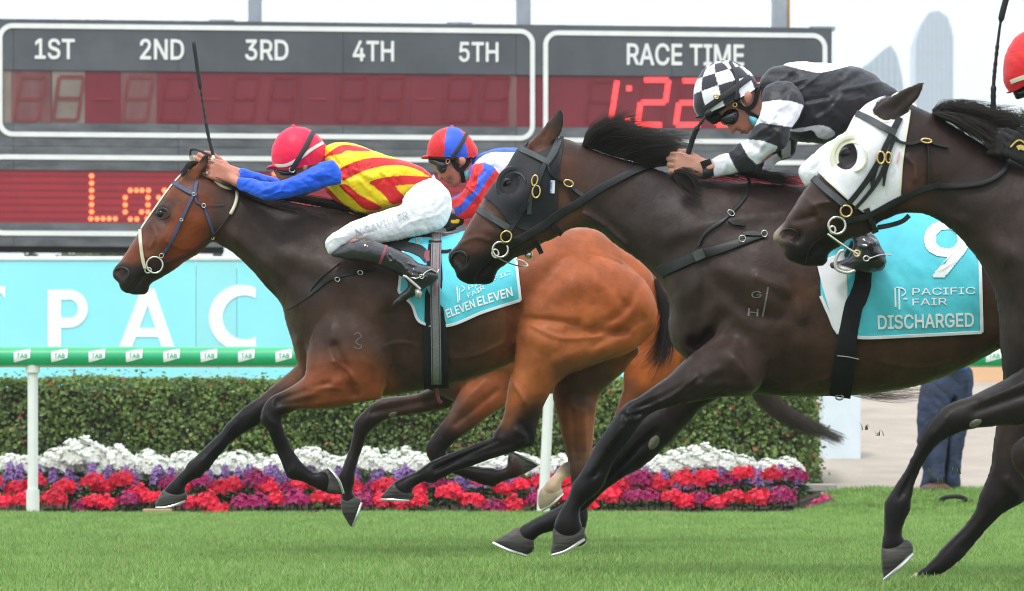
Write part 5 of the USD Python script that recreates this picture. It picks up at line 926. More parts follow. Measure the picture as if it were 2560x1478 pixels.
cp2.mesh = shell(Body(D4, [dict(p=np.vstack([S_('152 420 175 320 230 220 310 150 400 112 500 98 600 118 690 180 770 262 830 350 860 430 862 520'), S_('840 600 760 690 640 740 500 745 350 720 220 640 165 540')]), k=.86)], g=.004), S_('300 512 150 508 140 420 165 320 222 214 305 142 400 102 500 88 605 108 698 172 780 255 842 345 872 430 866 505 780 520 700 525 560 520 420 516'), .001)
def colcap2(m): return paint(m, RED, [(S_('450 90 500 85 610 115 665 220 700 340 720 440 715 540 415 540 402 400 405 280 425 170'), B2)])
cap2 = put('cap', cp2, 'silk', j2, colcap2, .003, (26, 20, 12))
obj('cap_peak', solid(S_('66 540 90 516 150 498 300 500 400 505 300 520 200 540 150 552'), D4, k=5.0, g=.004), mat('red_peak', RED, rough=.4, var=.05) or 'red_peak', cap2, smooth=True)
obj('cap_button', ball(at(*S_('505 98')[0], D4), .010, 2), 'red_peak', cap2, smooth=True)
obj('goggle_strap', strap(cp2, S_('712 190 660 290 600 390 540 480 500 550'), 9.5, .004, .005), 'rubber_band', cap2, smooth=40)
obj('goggles', solid(S_('165 560 200 540 300 535 400 545 490 530 520 580 480 650 450 720 400 758 340 752 290 700 260 640 190 610'), D4, k=1.25, yc=-.015, cap=.09, g=.004), 'lens', j2, smooth=True)
buckle(bd2, S_('445 580')[0], 4, 6, .3, 'brass', j2, .035, .0024)
for q, w in (('505 545 540 620 590 690 640 690 700 640 750 560', 11), ('630 690 650 780 670 880', 11), ('520 540 560 600 610 640', 3), ('690 650 720 590 760 530', 4)): obj('chin_strap', strap(bd2, S_(q), w, .004, .004), 'rubber_black', j2, smooth=40)
obj('face_mask', solid(S_('670 730 720 700 742 690 735 760 712 840 690 800'), D4, k=1.6, yc=-.05, g=.004), 'mask_blue', j2, smooth=True)
obj('ear', solid(S_('580 525 640 515 690 540 694 590 660 636 620 620 600 570'), D4, k=.8, yc=-.085, g=.003), 'ear_skin', j2, smooth=True)
gl2 = Body(D4, [], fist(*S_('600 1380')[0], *S_('470 1420')[0], -.10, D4, -1), g=.004); put('glove', gl2, 'felt', j2, lambda m: paint(m, (.012, .012, .013), [(S_('490 1410 560 1395 610 1400 590 1440 510 1445'), (.62, .40, .02))]))
# --- jockey of the second horse and the one of the nearest horse share their cut
def crouched(label, D, fx, look, who):
    t = thing('person', label, 'jockey', loc=at(*fx(zc('L 1100 400'))[0], D)); L_ = lambda q: fx(zc('L ' + q)); c = lambda q: L_(q)[0]
    arm = [cp(c('960 320'), -.19, .05, c('880 650'), -.24, .043), cp(c('880 650'), -.24, .043, c('440 840'), -.10, .018), cp(c('440 840'), -.10, .018, c('350 835'), -.08, .027),
           cp(c('960 320'), .19, .05, c('950 690'), .23, .043), cp(c('950 690'), .23, .043, c('680 850'), .14, .018), cp(c('680 850'), .14, .019, c('430 840'), .09, .027)]
    tr = [cp(c('740 300'), 0, .065, c('900 280'), 0, .09), cp(c('900 280'), 0, .11, c('1650 400'), 0, .12)] + [q for sg in (-1, 1) for q in (cp(c('1650 430'), sg * .09, .10, c('1150 860'), sg * .30, .055), cp(c('1150 860'), sg * .31, .05, c('1480 1280'), sg * .34, .04))]
    hand = fist(*c('375 840'), *c('205 800'), -.085, D, -1) + fist(*c('420 850'), *c('260 850'), .09, D, 1)
    F = L_('470 470 500 500 540 535 562 560 570 585 584 600 602 598 618 580 632 578 645 590 655 604 672 598 690 604 705 594 718 578 760 560 800 500 815 400 790 300 700 250 500 300')
    px_ = lambda q, s_, a: tuple(np.r_[c(q), c(q), s_, a])
    bd = Body(D, [dict(p=F, k=.66, cap=.085, relief=[px_('600 560', 6, .006), px_('660 598', 2.5, -.006), px_('560 520', 6, -.010)])], arm + tr + hand, g=.004)
    put('body', bd, 'skin', t, lambda m: bd.colors([(*c('590 590'), 12, SKR), (*c('665 598'), 4, (.30, .10, .09), 2), (*c('640 520'), 20, SKR), (*c('250 820'), 40, (.50, .25, .18) if who == 3 else (.014, .015, .016), 3)], SK))
    TB = L_('780 235 800 190 850 142 900 125 945 118 980 104 1100 99 1250 109 1400 124 1500 150 1580 185 1650 240 1730 290 1765 330 1740 380 1640 430 1520 520 1430 580 1350 625 1290 652 1220 672 1100 662 1000 640 960 560 900 480 820 400 780 320')
    SL = L_('850 250 800 300 785 450 755 520 715 600 688 640 650 660 560 720 470 760 438 785 445 840 452 905 520 896 640 876 740 870 765 850 800 790 880 742 960 702 988 640 1012 560 1062 480 1096 400 1060 300 1000 240 920 225')
    FS = L_('1000 600 990 720 930 772 880 842 840 890 760 912 690 900 640 880 700 830 780 780 830 700 900 600')
    jk = Body(D, [dict(p=TB, k=.95, cap=.19, relief=folds(TB, 8, 16, -.45, (40, 110), (3, 6), .007) + [px_('1200 280', 22, .012), (*c('1250 330'), *c('1480 200'), 6, -.006), (*c('1100 420'), *c('1400 380'), 8, .008)]),
                  dict(p=SL, k=.70, yc={'line': [(*c('960 320'), -.19), (*c('880 650'), -.24), (*c('440 840'), -.10)]}, blend=.012, relief=folds(SL, 9, 16, -.9, (20, 60), (2.5, 5), .006) + [(*c('760 570'), *c('860 600'), 5, -.008), (*c('680 700'), *c('760 760'), 6, -.010), (*c('560 780'), *c('600 850'), 4, -.005)]),
                  dict(p=FS, k=.70, yc={'line': [(*c('950 690'), .23), (*c('680 850'), .14)]}, blend=.012)],
              [cw(c('960 320'), .17, .065, c('950 680'), .22, .055)], g=.004)
    put('jacket', jk, 'silk', t, lambda m: look(m, L_, D), .005, (15, 12, 24))
    BR = lambda q: fx(zc('P ' + q))
    bp = BR('600 450 540 482 450 540 380 600 318 655 284 692 278 740 298 792 340 838 420 830 560 800 760 720 980 600 1130 480 1180 340 1120 220 1020 145 960 170 860 260 740 360')
    br = Body(D, [dict(p=bp, k=.74, yc=[(*BR('1050 300')[0], sg * .085), (*BR('320 740')[0], sg * .31)], blend=.03, relief=folds(bp, 10, 12, -.8, (20, 50), amp=.004) + [(*BR('330 760')[0], *BR('420 680')[0], 5, -.004)]) for sg in (-1, 1)], g=.005)
    put('breeches', br, 'felt', t, lambda m: flat(m, WHT), .0035, (22, 16, 30))
    bk = fx(np.vstack([zc('P 345 840 430 815 520 900 620 1010 700 1090'), zc('N 560 1150 592 1200 622 1268 616 1322 570 1342 480 1346 400 1332 346 1318 350 1292 400 1280 440 1250 450 1180'), zc('P 500 1080 420 980 360 900')]))
    for sg in (-1, 1):
        bt = Body(D, [dict(p=bk, k=.80, yc=[(*BR('380 850')[0], sg * .31), (*BR('620 1200')[0], sg * .355)], relief=folds(fx(zc('N 440 1180 540 1140 600 1220 600 1300 480 1290 440 1250')), 13, 10, .3, (12, 35), (1.8, 3.5), .007))], g=.004)
        bo = put('boot', bt, 'gloss', t, lambda m: flat(m, (.011, .011, .013)), .004, (24, 14, 26))
        if sg < 0: obj('spur', cord(bt, fx(zc('N 535 1275 560 1265 590 1255 612 1252 645 1255')), .0026, .006), 'steel', bo, smooth=True); buckle(bt, fx(zc('N 523 1273'))[0], 7, 6, 0, 'steel', bo, .01, .003)
    up, lo_ = L_('345 470 320 420 316 340 328 260 360 190 410 130 480 97 560 88 630 110 690 150 730 190 762 250'), L_('790 330 780 430 710 510 600 555 480 550 390 520')
    cb = cap_body(up, D, .88, lo_); cb.mesh = shell(Body(D, [dict(p=np.vstack([up, lo_]), k=.88)], g=.004), L_('400 474 345 490 305 430 304 340 316 255 350 182 402 120 476 86 560 76 636 98 700 140 742 182 774 246 765 275 710 312 650 345 590 376 530 406 460 438'), .001)
    return t, L_, bd, jk, br, cb
def look3(m, L_, D):
    W3 = (.78, .78, .86)
    P = to_px(m.vertices); c = paint(m, BLK, [(L_('940 112 980 92 1100 90 1250 100 1410 118 1350 142 1250 166 1180 172 1080 152 1000 132'), W3), (L_('990 575 1100 556 1200 540 1270 560 1312 605 1250 640 1190 625 1150 578 1060 590'), W3)])
    near = m.vertices[:, 1] < D - .09
    for q in ('800 380 900 366 1000 372 1090 402 1050 500 1010 552 900 540 790 524 740 550', '640 650 700 640 800 650 910 690 880 745 800 800 760 815 700 760', '430 790 500 750 560 735 590 800 640 885 520 900 430 910'):
        c[inside_px(L_(q), P) & near] = W3
    far = m.vertices[:, 1] > D + .07
    for q in ('930 700 1000 640 1000 760 940 780', '820 780 900 740 940 790 880 870 800 850'): c[inside_px(L_(q), P) & far] = W3
    return c
idt = lambda p: np.asarray(p, float)
j3, L3, bd3, jk3, br3, cb3 = crouched('jockey in black and white hooped silks and a chequered cap on the second horse', D2, idt, look3, 3)
def check(m):
    c0 = at(*L3('540 300')[0], D2); ax = at(*L3('480 110')[0], D2) - c0; ax /= np.linalg.norm(ax); v = m.vertices - c0; v = v / np.linalg.norm(v, axis=1, keepdims=True)
    u = np.array([0, -1.0, 0]); w = np.cross(ax, u); th = np.degrees(np.arccos(np.clip(v @ ax, -1, 1))); ph = np.degrees(np.arctan2(v @ w, v @ u))
    k = (np.floor((ph + 15) / 36).astype(int) + np.searchsorted([24, 52, 80], th)) % 2
    return np.where((k == 0)[:, None], (.80, .80, .86), (.028, .027, .036))
cap3 = put('cap', cb3, 'silk', j3, check, .002, (26, 20, 12))
obj('cap_peak', solid(L3('328 492 345 478 400 462 470 432 540 402 600 372 610 385 560 420 500 455 440 480 380 494'), D2, k=4.2, g=.004), 'leather_black', cap3, smooth=True)
obj('cap_peak_shade', solid(L3('400 490 470 455 560 410 590 430 540 480 500 520 460 538 430 520'), D2, k=1.3, cap=.075, g=.004), 'rubber_black', cap3, smooth=True)
obj('goggle_strap', strap(cb3, L3('395 430 460 385 540 330 600 290 670 235 720 200'), 15, .004, .005), 'rubber_band', cap3, smooth=40)
obj('goggle_strap', strap(cb3, L3('572 92 605 150 625 220 625 290 615 360'), 9, .004, .005), 'rubber_band', cap3, smooth=40)
buckle(cb3, L3('476 342')[0], 6, 5, .5, 'brass', cap3, .016, .0026)
obj('goggles', solid(L3('500 505 520 460 560 425 620 420 645 450 640 500 610 540 560 548 520 535'), D2, k=1.25, yc=-.02, cap=.085, g=.004), 'lens', j3, smooth=True)
buckle(bd3, L3('608 398')[0], 5, 5, .3, 'brass', j3, .04, .003)
for q, w in (('610 385 650 410 700 425 745 390 765 320 775 250', 11), ('640 330 655 380 680 410', 2.2), ('690 440 740 470 775 490', 9), ('600 380 640 350 700 290 750 250', 9)): obj('chin_strap', strap(bd3, L3(q), w, .005, .006), 'rubber_black' if w > 3 else 'print_white', j3, smooth=40)
obj('ear', solid(L3('660 330 690 303 722 312 728 350 706 392 680 380'), D2, k=.8, yc=-.088, g=.003), 'ear_skin', j3, smooth=True)
obj('face_mask', solid(L3('700 475 740 482 775 505 770 545 745 552 715 520'), D2, k=1.6, yc=-.05, g=.004), 'mask_blue', j3, smooth=True)
obj('cuff', strap(jk3, L3('400 785 418 840 425 900'), 26, .003, .006), 'rubber_black', j3, smooth=40)
for tx, a, b in (('N', 'P 497 552', 'P 520 512'), ('J', 'P 530 522', 'P 555 492'), ('T', 'P 560 500', 'P 590 462')): obj('initials', lettering(br3, tx, zc(b)[0] + (-9, -6), zc(a)[0] + (-9, -6), -13, .004), 'ink', j3)
obj('stirrup_iron', tube(np.array(at(*spline(zc('P 612 1300 585 1306 562 1340 548 1390 556 1432 590 1452 640 1462 692 1446'), 6).T, D2 - .41)), .0062, 8), 'alloy', sd2, smooth=True)
obj('stirrup_tread', solid(zc('P 565 1402 600 1408 660 1428 694 1442 690 1462 640 1470 585 1460 560 1436'), D2 - .37, k=2.2, g=.003), 'alloy', sd2, smooth=True)
obj('stirrup_leather', strap(h2, zc('X 2150 560 2135 600 2115 640'), 10, .02, .02), 'leather_black', sd2)
obj('stirrup_iron', tube(np.array(at(*spline(zc('Q 2148 1148 2172 1156 2215 1192 2250 1222 2272 1242'), 6).T, D1 - .405)), .0062, 8), 'alloy', sd1, smooth=True)
obj('stirrup_tread', solid(zc('Q 2228 1244 2268 1232 2286 1272 2264 1312 2238 1298'), D1 - .37, k=2.6, g=.003, spline_=False), 'alloy', sd1, smooth=40)
whip('black whip in the hand of the chequered cap jockey', 'L 215 905|L 280 740|L 330 590|L 385 505|L 440 440', D2, (-.09, -.09, -.10, -.12, -.13), (0, .72), (.9, 1), .0085)
fx4 = lambda p: np.stack([2514 + (np.asarray(p, float)[:, 0] - 1738) * 1.126 + 30 * np.clip((np.asarray(p, float)[:, 1] - 330) / 80, 0, 1), 234 + (np.asarray(p, float)[:, 1] - 297) * 1.126], 1)
j4, L4, bd4, jk4, br4, cb4 = crouched('jockey in a red cap with a cream band, cut off by the right edge', D3, fx4, lambda m, L_, D: flat(m, BLK), 4)
cap4 = put('cap', cb4, 'silk', j4, lambda m: flat(m, RED), .002)
obj('cap_peak', solid(zc('U 358 742 375 728 420 700 480 655 540 620 600 590 620 610 560 650 500 690 440 722 390 738'), D3, k=4.5, g=.004), 'red_peak', cap4, smooth=True)
obj('cap_band', strap(cb4, zc('U 400 652 450 632 500 615 560 595 640 575'), 11, .001, .004), 'cup_cream', cap4)
obj('goggles', solid(zc('U 415 715 460 700 520 670 580 660 600 720 560 780 500 775 450 790 430 760'), D3, k=1.3, cap=.085, g=.004), 'lens', j4, smooth=True)
gl4 = Body(D3, [], fist(*zc('U 560 1240')[0], *zc('U 395 1130')[0], -.10, D3, -1, 1.15), g=.004)
put('glove', gl4, 'felt', j4, lambda m: flat(m, (.014, .015, .016)))
obj('glove_emblem', strap(gl4, zc('U 400 1165 450 1115 490 1115 530 1150'), 4, .002, .003), 'gold', j4); obj('glove_emblem', strap(gl4, zc('U 455 1175 480 1165 520 1180'), 12, .002, .003), 'gold', j4)
whip('long black whip standing up from behind the mane of the nearest horse', 'U 262 980|U 263 860|U 268 640|U 300 330|U 330 130|U 380 -60', D3, (.04, .03, .03, .03, .03, .03), (0, .30), (.78, 1), .0075)
# ---------------------------------------------------------------- ground: turf track, sand beyond, rising gently
def smoothstep(a, b, x): t = np.clip((x - a) / (b - a), 0, 1); return t * t * (3 - 2 * t)
def ground_z(x, y):
    x, y = np.asarray(x, float), np.asarray(y, float)
    side = smoothstep(2.0, 2.6, x - .0)
    near = .17 * smoothstep(25.6, 27.9, y) * side + .05 * smoothstep(28.2, 29.2, y) * (1 - side)
    far = .17 + (y - 28.3) * .0865
    z = np.where(y < 28.3, near, near + (far - .17) * smoothstep(28.3, 29.5, y))
    z = np.where(y > 40, 1.20 + .26 * smoothstep(40, 41.2, y), z)
    return z + .012 * (meshkit.fbm(np.stack([x * .7, y * .7, 0 * x], -1), 3, 2) - .5)
mat('turf', (.10, .18, .035), rough=.95, var=.35, scale=2.2, base2=(.15, .24, .05), bump=.02, bscale=40, spec=.2)
mat('sand', (.36, .31, .26), rough=.95, var=.16, scale=1.3, bump=.02, bscale=9, spec=.2, detail=8)
mat('dirt', (.40, .24, .13), rough=.95, var=.15, scale=.8, bump=.02, bscale=6, spec=.2)
mat('far_grass', (.10, .13, .05), rough=.95, var=.2, scale=.05)
def grid_mesh(xs, ys, dz=0.0):
    X, Y = np.meshgrid(xs, ys, indexing='ij'); Z = ground_z(X, Y) + dz; n, m = X.shape
    i, j = np.meshgrid(np.arange(n - 1), np.arange(m - 1), indexing='ij')
    q = np.stack([i * m + j, (i + 1) * m + j, (i + 1) * m + j + 1, i * m + j + 1], -1).reshape(-1, 4)
    return trimesh.Trimesh(np.stack([X, Y, Z], -1).reshape(-1, 3), np.vstack([q[:, [0, 1, 2]], q[:, [0, 2, 3]]]), process=False)
xs = np.unique(np.r_[np.linspace(-30, -6, 24), np.linspace(-6, 6, 97), np.linspace(6, 30, 24)])
obj('turf_track', grid_mesh(xs, np.r_[np.linspace(-6, 20, 40), np.linspace(20.2, 28.3, 60)]), 'turf', kind='structure', smooth=True)
obj('sand_track', grid_mesh(xs, np.linspace(28.3, 40.2, 90), .002), 'sand', kind='structure', smooth=True)
obj('dirt_bank', grid_mesh(np.linspace(-60, 60, 60), np.linspace(40.0, 44, 24), .006), 'dirt', kind='structure', smooth=True)
fg = trimesh.Trimesh([(-330, 43.9, 1.45), (330, 43.9, 1.45), (330, 1290, 1.45), (-330, 1290, 1.45)], [(0, 1, 2), (0, 2, 3)], process=False)
obj('far_ground', fg, 'far_grass', kind='structure')
# --- grass blades
def tuft(seed, nb, h, spread):
    r = np.random.default_rng(seed); V, F = [], []
    for b in range(nb):
        a = r.uniform(0, 2 * np.pi); rr = spread * math.sqrt(r.random()); p = np.array([rr * math.cos(a), rr * math.sin(a), 0])
        hd = r.uniform(0, 2 * np.pi); d = np.array([math.cos(hd), math.sin(hd), 0]); s = np.array([-d[1], d[0], 0]); hh = h * r.uniform(.55, 1.15); ln = hh * r.uniform(.15, .9); w = r.uniform(.0016, .0030)
        k = len(V); 
        for t, ww in ((0, 1), (.5, .85), (1, .1)):
            c = p + d * ln * t * t + np.array([0, 0, hh * (t - .18 * t * t)]); V += [c - s * w * ww, c + s * w * ww]
        F += [(k, k + 1, k + 3), (k, k + 3, k + 2), (k + 2, k + 3, k + 5), (k + 2, k + 5, k + 4)]
    return trimesh.Trimesh(V, F, process=False)
mat('blade', (.165, .31, .060), rough=.55, var=.25, scale=.9, base2=(.29, .44, .13), translucent=.35, rnd=.22, spec=.3)
mat('blade_dry', (.30, .26, .10), rough=.7, var=.2, scale=3, translucent=.3, rnd=.2)
def scatter_points(n, y0, y1, seed, pw=1.0, xmax=None):
    r = np.random.default_rng(seed); y = y0 + (y1 - y0) * r.random(n) ** pw; half = 1.12 * W / 2 / FPX * y + .5
    x = r.uniform(-1, 1, n) * half; return x, y, r
def instancer(name, protos, look, pos, rot, scale, idx, kind='stuff', label=None, cat_=None):
    pi = UsdGeom.PointInstancer.Define(stage, path_for(name, None)); base = pi.GetPath().pathString
    rel = pi.CreatePrototypesRel()
    for k, m in enumerate(protos):
        pth = f'{base}/blades_{k + 1:03d}' if k else f'{base}/blades'
        usdkit.mesh(stage, pth, m, M[look[k] if isinstance(look, list) else look], False); rel.AddTarget(pth)
    pi.CreateProtoIndicesAttr(Vt.IntArray.FromNumpy(idx.astype(np.int32))); pi.CreatePositionsAttr(Vt.Vec3fArray.FromNumpy(pos.astype(np.float32)))
    q = np.zeros((len(pos), 4)); q[:, 0] = np.cos(rot / 2); q[:, 3] = np.sin(rot / 2)
    pi.CreateOrientationsAttr(Vt.QuathArray([Gf.Quath(float(a), 0, 0, float(d)) for a, _, _, d in q])); pi.CreateScalesAttr(Vt.Vec3fArray.FromNumpy(np.repeat(scale[:, None], 3, 1).astype(np.float32)))
    return tag(pi.GetPrim(), label, cat_, None, kind)
x, y, r = scatter_points(30000, 8.5, 28.2, 5, 1.0)
m = ~((y > 27.15) & (x < 2.45)) & ~((x > 2.4) & (y > 27.6) & (r.random(len(x)) < .4)); x, y = x[m], y[m]
pos = np.stack([x, y, ground_z(x, y) - .004], 1); hmul = .8 + .5 * meshkit.fbm(np.stack([x * 1.1, y * .8, 0 * x], -1), 3, 9)
hmul = hmul * np.where(y < 15, 1.22, 1.0) * r.uniform(.75, 1.25, len(y))
idx = np.where(r.random(len(x)) < .04, 6, r.integers(0, 6, len(x)))
instancer('grass', [tuft(k, 42, .050, .07) for k in range(6)] + [tuft(9, 6, .055, .05)], ['blade'] * 6 + ['blade_dry'], pos, r.uniform(0, 6.28, len(x)), hmul, idx, 'stuff', 'short green turf grass of the racing track', 'grass')
# ---------------------------------------------------------------- scoreboard
ALPHA = 5.5
Y0 = 46.0
o_b = at(-62, 46, Y0); ub = np.array([math.cos(math.radians(ALPHA)), math.sin(math.radians(ALPHA)), 0]); nb = np.array([ub[1], -ub[0], 0])   # nb points to the viewer
def buv(px, py):
    """Board coordinates (u along, z height) of the point of the board that a photo pixel shows."""
    d = np.array([(px - CX) / FPX, 1.0, (HZ - py) / FPX]); c = np.array([0, 0, CAMH]); t = ((o_b - c) @ nb) / (d @ nb); p = c + t * d
    return (p - o_b) @ ub, p[2]
def bput(mesh):
    """From board coordinates (u, out, z) to the scene."""
    v = np.asarray(mesh.vertices); mesh.vertices = o_b * (1, 1, 0) + v[:, :1] * ub + v[:, 1:2] * nb + v[:, 2:3] * (0, 0, 1.0); return mesh
def bbox(u0, u1, z0, z1, d0, d1, bevel=0.0): return bput(box(u0, u1, d0, d1, z0, z1, bevel))
UL, ZT = buv(-62, 46); UR, ZB = buv(2080, 70)[0], buv(0, 616)[1]
mat('board_grey', (.060, .072, .084), rough=.6, var=.18, scale=1.6, bump=.001, bscale=20, base2=(.080, .092, .105), detail=8)
mat('board_grey_worn', (.066, .078, .088), rough=.6, var=.3, scale=2.6, stretch=(1, 1, 3), base2=(.13, .145, .155), detail=8)
mat('frame_white', (.70, .73, .72), rough=.5, var=.06, scale=4)
mat('letter_white', (.68, .71, .70), rough=.5, var=.04)
mat('led_red', (.145, .011, .021), rough=.30, var=.15, scale=1.2, spec=.4, base2=(.175, .018, .029), coat=.1, coat_rough=.25)
mat('led_red_faded', (.16, .032, .036), rough=.30, var=.35, scale=1.5, stretch=(2, 2, .6), spec=.5, base2=(.19, .085, .08), coat=.3, coat_rough=.25)
mat('led_grey', (.19, .155, .13), rough=.30, var=.25, scale=1.5, spec=.5, coat=.3, coat_rough=.25)
mat('led_lower', (.29, .010, .020), rough=.35, var=.12, scale=1.5, coat=.1, coat_rough=.25)
mat('led_dim', (.20, .011, .019), rough=.4, var=.1)
mat('led_dim_faded', (.21, .045, .045), rough=.4, var=.1)
mat('led_lit', (.6, .03, .03), rough=.4, emit=(1.0, .055, .06), estr=1.7)
mat('led_lit_amber', (.7, .2, .05), rough=.4, emit=(1.0, .15, .06), estr=1.9)
mat('steel_grey', (.30, .33, .37), rough=.5, var=.12, scale=3, metallic=.3)
mat('rust_edge', (.36, .20, .06), rough=.8, var=.3)
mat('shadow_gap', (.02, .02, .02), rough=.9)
board = thing('scoreboard', 'long dark grey race result board with red digit panels behind the track', 'scoreboard', loc=(o_b[0], o_b[1], 0))
z_rows = [(ZB, buv(300, 558)[1]), (buv(300, 558)[1], buv(300, 427)[1]), (buv(300, 427)[1], buv(300, 367)[1]), (buv(300, 367)[1], buv(300, 309)[1]), (buv(300, 309)[1], buv(300, 178)[1]), (buv(300, 178)[1], ZT)]
obj('housing', bbox(UL + .02, UR - .02, ZB + .02, ZT - .02, -.42, -.035), 'board_grey', board)
seams = [UL, buv(34, 300)[0], buv(446, 300)[0], buv(858, 300)[0], buv(1290, 300)[0], buv(1680, 300)[0], UR]
for ri, (z0, z1) in enumerate(z_rows):
    if ri in (1, 4): continue
    for a, b in zip(seams[:-1], seams[1:]):
        obj('panel', bbox(a + .002, b - .002, z0 + .002, z1 - .002, -.034, .0, .002), 'board_grey' if ri == 5 else 'board_grey_worn', board)
# upper digit strip: separate windows, some bleached
cells = [(-62, 28, 'led_grey'), (28, 128, 'led_red_faded'), (130, 212, 'led_grey'), (212, 302, 'led_red'), (302, 392, 'led_red_faded'), (392, 482, 'led_red'), (482, 566, 'led_red'), (566, 658, 'led_red'), (658, 752, 'led_red'), (752, 838, 'led_red'), (838, 932, 'led_red'), (932, 1026, 'led_red'), (1026, 1106, 'led_red'), (1106, 1196, 'led_red'), (1196, 1272, 'led_red'), (1272, 1292, 'led_red_faded'), (1292, 1372, 'led_red'), (1372, 1470, 'led_red'), (1470, 1620, 'led_red'), (1620, 1770, 'led_red'), (1770, 1920, 'led_red'), (1920, 2040, 'led_red')]
z0, z1 = z_rows[4]
for a, b, k in cells: obj('digit_window', bbox(buv(a, 250)[0] + .001, buv(b, 250)[0] - .001, z0 + .002, z1 - .002, -.06, -.022), k, board)
obj('end_panel', bbox(buv(2040, 250)[0], UR - .001, z0 + .002, z1 - .002, -.034, .0), 'board_grey', board)
z0, z1 = z_rows[1]
for a, b in zip(seams[:-1], seams[1:]): obj('message_window', bbox(a + .001, b - .001, z0 + .002, z1 - .002, -.06, -.022), 'led_lower', board)
# unlit dot matrix of the message line
du = (buv(320, 480)[0] - buv(305, 480)[0]); dz = buv(300, 470)[1] - buv(300, 487.6)[1]
dots = []
for k in range(7):
    zz = buv(229, 440 + 17.9 * k)[1]
    dots.append(bput(box(UL + .02, UR - .02, -.024, -.018, zz - .012, zz + .012)))
obj('dot_row', cat(dots[:1]), 'led_dim', board)
for d_ in dots[1:]: obj('dot_row', d_, 'led_dim', board)
def upright(m2, d0):
    v = m2.vertices.copy(); m2.vertices = np.stack([v[:, 0], d0 + v[:, 2], v[:, 1]], 1); m2.faces = m2.faces[:, ::-1]; return bput(m2)
def dot_char(name, pts):
    for px, py in pts:
        u, z = buv(px, py); a = np.linspace(0, 2 * np.pi, 40, endpoint=False); rr = .030 + .007 * np.cos(6 * a)      # one lamp cluster, scalloped by its six diodes
        m = trimesh.creation.extrude_polygon(Polygon(np.stack([u + rr * np.cos(a), z + rr * np.sin(a)], 1)), .010, engine='earcut'); obj(name, upright(m, -.018), 'led_lit_amber', board)
dot_char('message_dot', [(229, 440 + 17.9 * k) for k in range(6)] + [(227 + 15.3 * k, 547) for k in range(5)])
dot_char('message_dot', [(326, 476), (341, 476), (355, 476), (371, 476), (313, 494), (370, 494), (313, 512), (370, 512), (313, 530), (354, 530), (370, 530), (326, 548), (342, 548), (368, 547)])
dot_char('message_dot', [(411, 476), (428, 476), (442, 476), (397, 494), (412, 512), (428, 512), (442, 530), (397, 548), (412, 548), (428, 548)])
dot_char('message_dot', [(686, 434), (700, 434), (686, 450), (700, 450)])
SEG = dict(a=((0, 1), (1, 1)), b=((1, 1), (1, .5)), c=((1, .5), (1, 0)), d=((0, 0), (1, 0)), e=((0, 0), (0, .5)), f=((0, .5), (0, 1)), g=((0, .5), (1, .5)))
def digit(px0, px1, py0, py1, lit, dim='led_dim', slant=8):
    def P(q): return (px0 + (px1 - px0) * q[0] + slant * (q[1] - .5) * 2, py1 + (py0 - py1) * q[1])
    for look, segs, rr, nm in ((dim, 'abcdefg', .010, 'digit_unlit'), ('led_lit', lit, .0155, 'digit_lit')):
        ms = []
        for s_ in segs:
            if look != 'led_lit' and s_ in lit: continue
            a, b = np.array(P(SEG[s_][0])), np.array(P(SEG[s_][1])); L = np.linalg.norm(b - a); n = max(5, int(L / 4.6))
            e = (b - a) / L; nrm = np.array([-e[1], e[0]])
            for t in np.linspace(.06, .94, n):
                for w_ in ((-2.6, 2.6) if look != 'led_lit' else (-3.4, 0, 3.4)):
                    u, z = buv(*(a + (b - a) * t + nrm * w_)); ms.append(box(u - rr, u + rr, -.023, -.010, z - rr, z + rr))
        if ms: obj(nm, bput(cat(ms)), look, board)
for a, b, dm in ((44, 104, 'led_dim_faded'), (140, 202, 'led_dim_faded'), (313, 374, 'led_dim_faded'), (408, 470, 'led_dim'), (582, 640, 'led_dim'), (676, 735, 'led_dim'), (850, 908, 'led_dim'), (944, 1004, 'led_dim'), (1118, 1178, 'led_dim'), (1208, 1266, 'led_dim')): digit(a, b, 192, 300, '', dm)
for a, b in ((230, 280), (500, 552), (770, 818), (1040, 1088)):
    u0, z = buv(a, 247); u1, _ = buv(b, 247); obj('dash_unlit', bbox(u0, u1, z - .014, z + .014, -.024, -.012), 'led_dim', board)
digit(1473, 1535, 202, 306, 'bc'); digit(1602, 1664, 200, 312, 'abged'); digit(1698, 1760, 202, 312, 'abged'); digit(1800, 1860, 202, 312, 'abged')
for px, py in ((1573, 221), (1568, 300)): u, z = buv(px, py); obj('colon_dot', bbox(u - .035, u + .035, z - .035, z + .035, -.024, -.008, .004), 'led_lit', board)
def rounded(u0, u1, z0, z1, r, w): return sbox(u0, z0, u1, z1).buffer(-r).buffer(r, quad_segs=10).difference(sbox(u0 + w, z0 + w, u1 - w, z1 - w).buffer(-max(r - w, .01)).buffer(max(r - w, .01), quad_segs=10))
fw = buv(0, 340)[1] - buv(0, 352)[1]
for (pa, pb, ya, yb) in ((-6, 1337, 58, 352), (1358, 2068, 76, 362), (-30, 2066, 386, 600)):
    u0, zt = buv(pa, ya); u1, zb_ = buv(pb, yb)
    obj('white_frame', upright(extrude(rounded(u0, u1, zb_, zt, .19, fw), .010), .0015), 'frame_white', board)
def board_text(t, pa, pb, py0, py1):
    m = meshkit.text_mesh(t, 1.0, depth=.008, bold=True); v = m.vertices.copy(); u0, zb_ = buv(pa, py1); u1, zt = buv(pb, py0)
    v[:, 0] = u0 + (v[:, 0] - v[:, 0].min()) / np.ptp(v[:, 0]) * (u1 - u0); v[:, 1] = zb_ + (v[:, 1] - v[:, 1].min()) / np.ptp(v[:, 1]) * (zt - zb_); m.vertices = v
    obj('lettering', upright(m, .0015), 'letter_white', board)
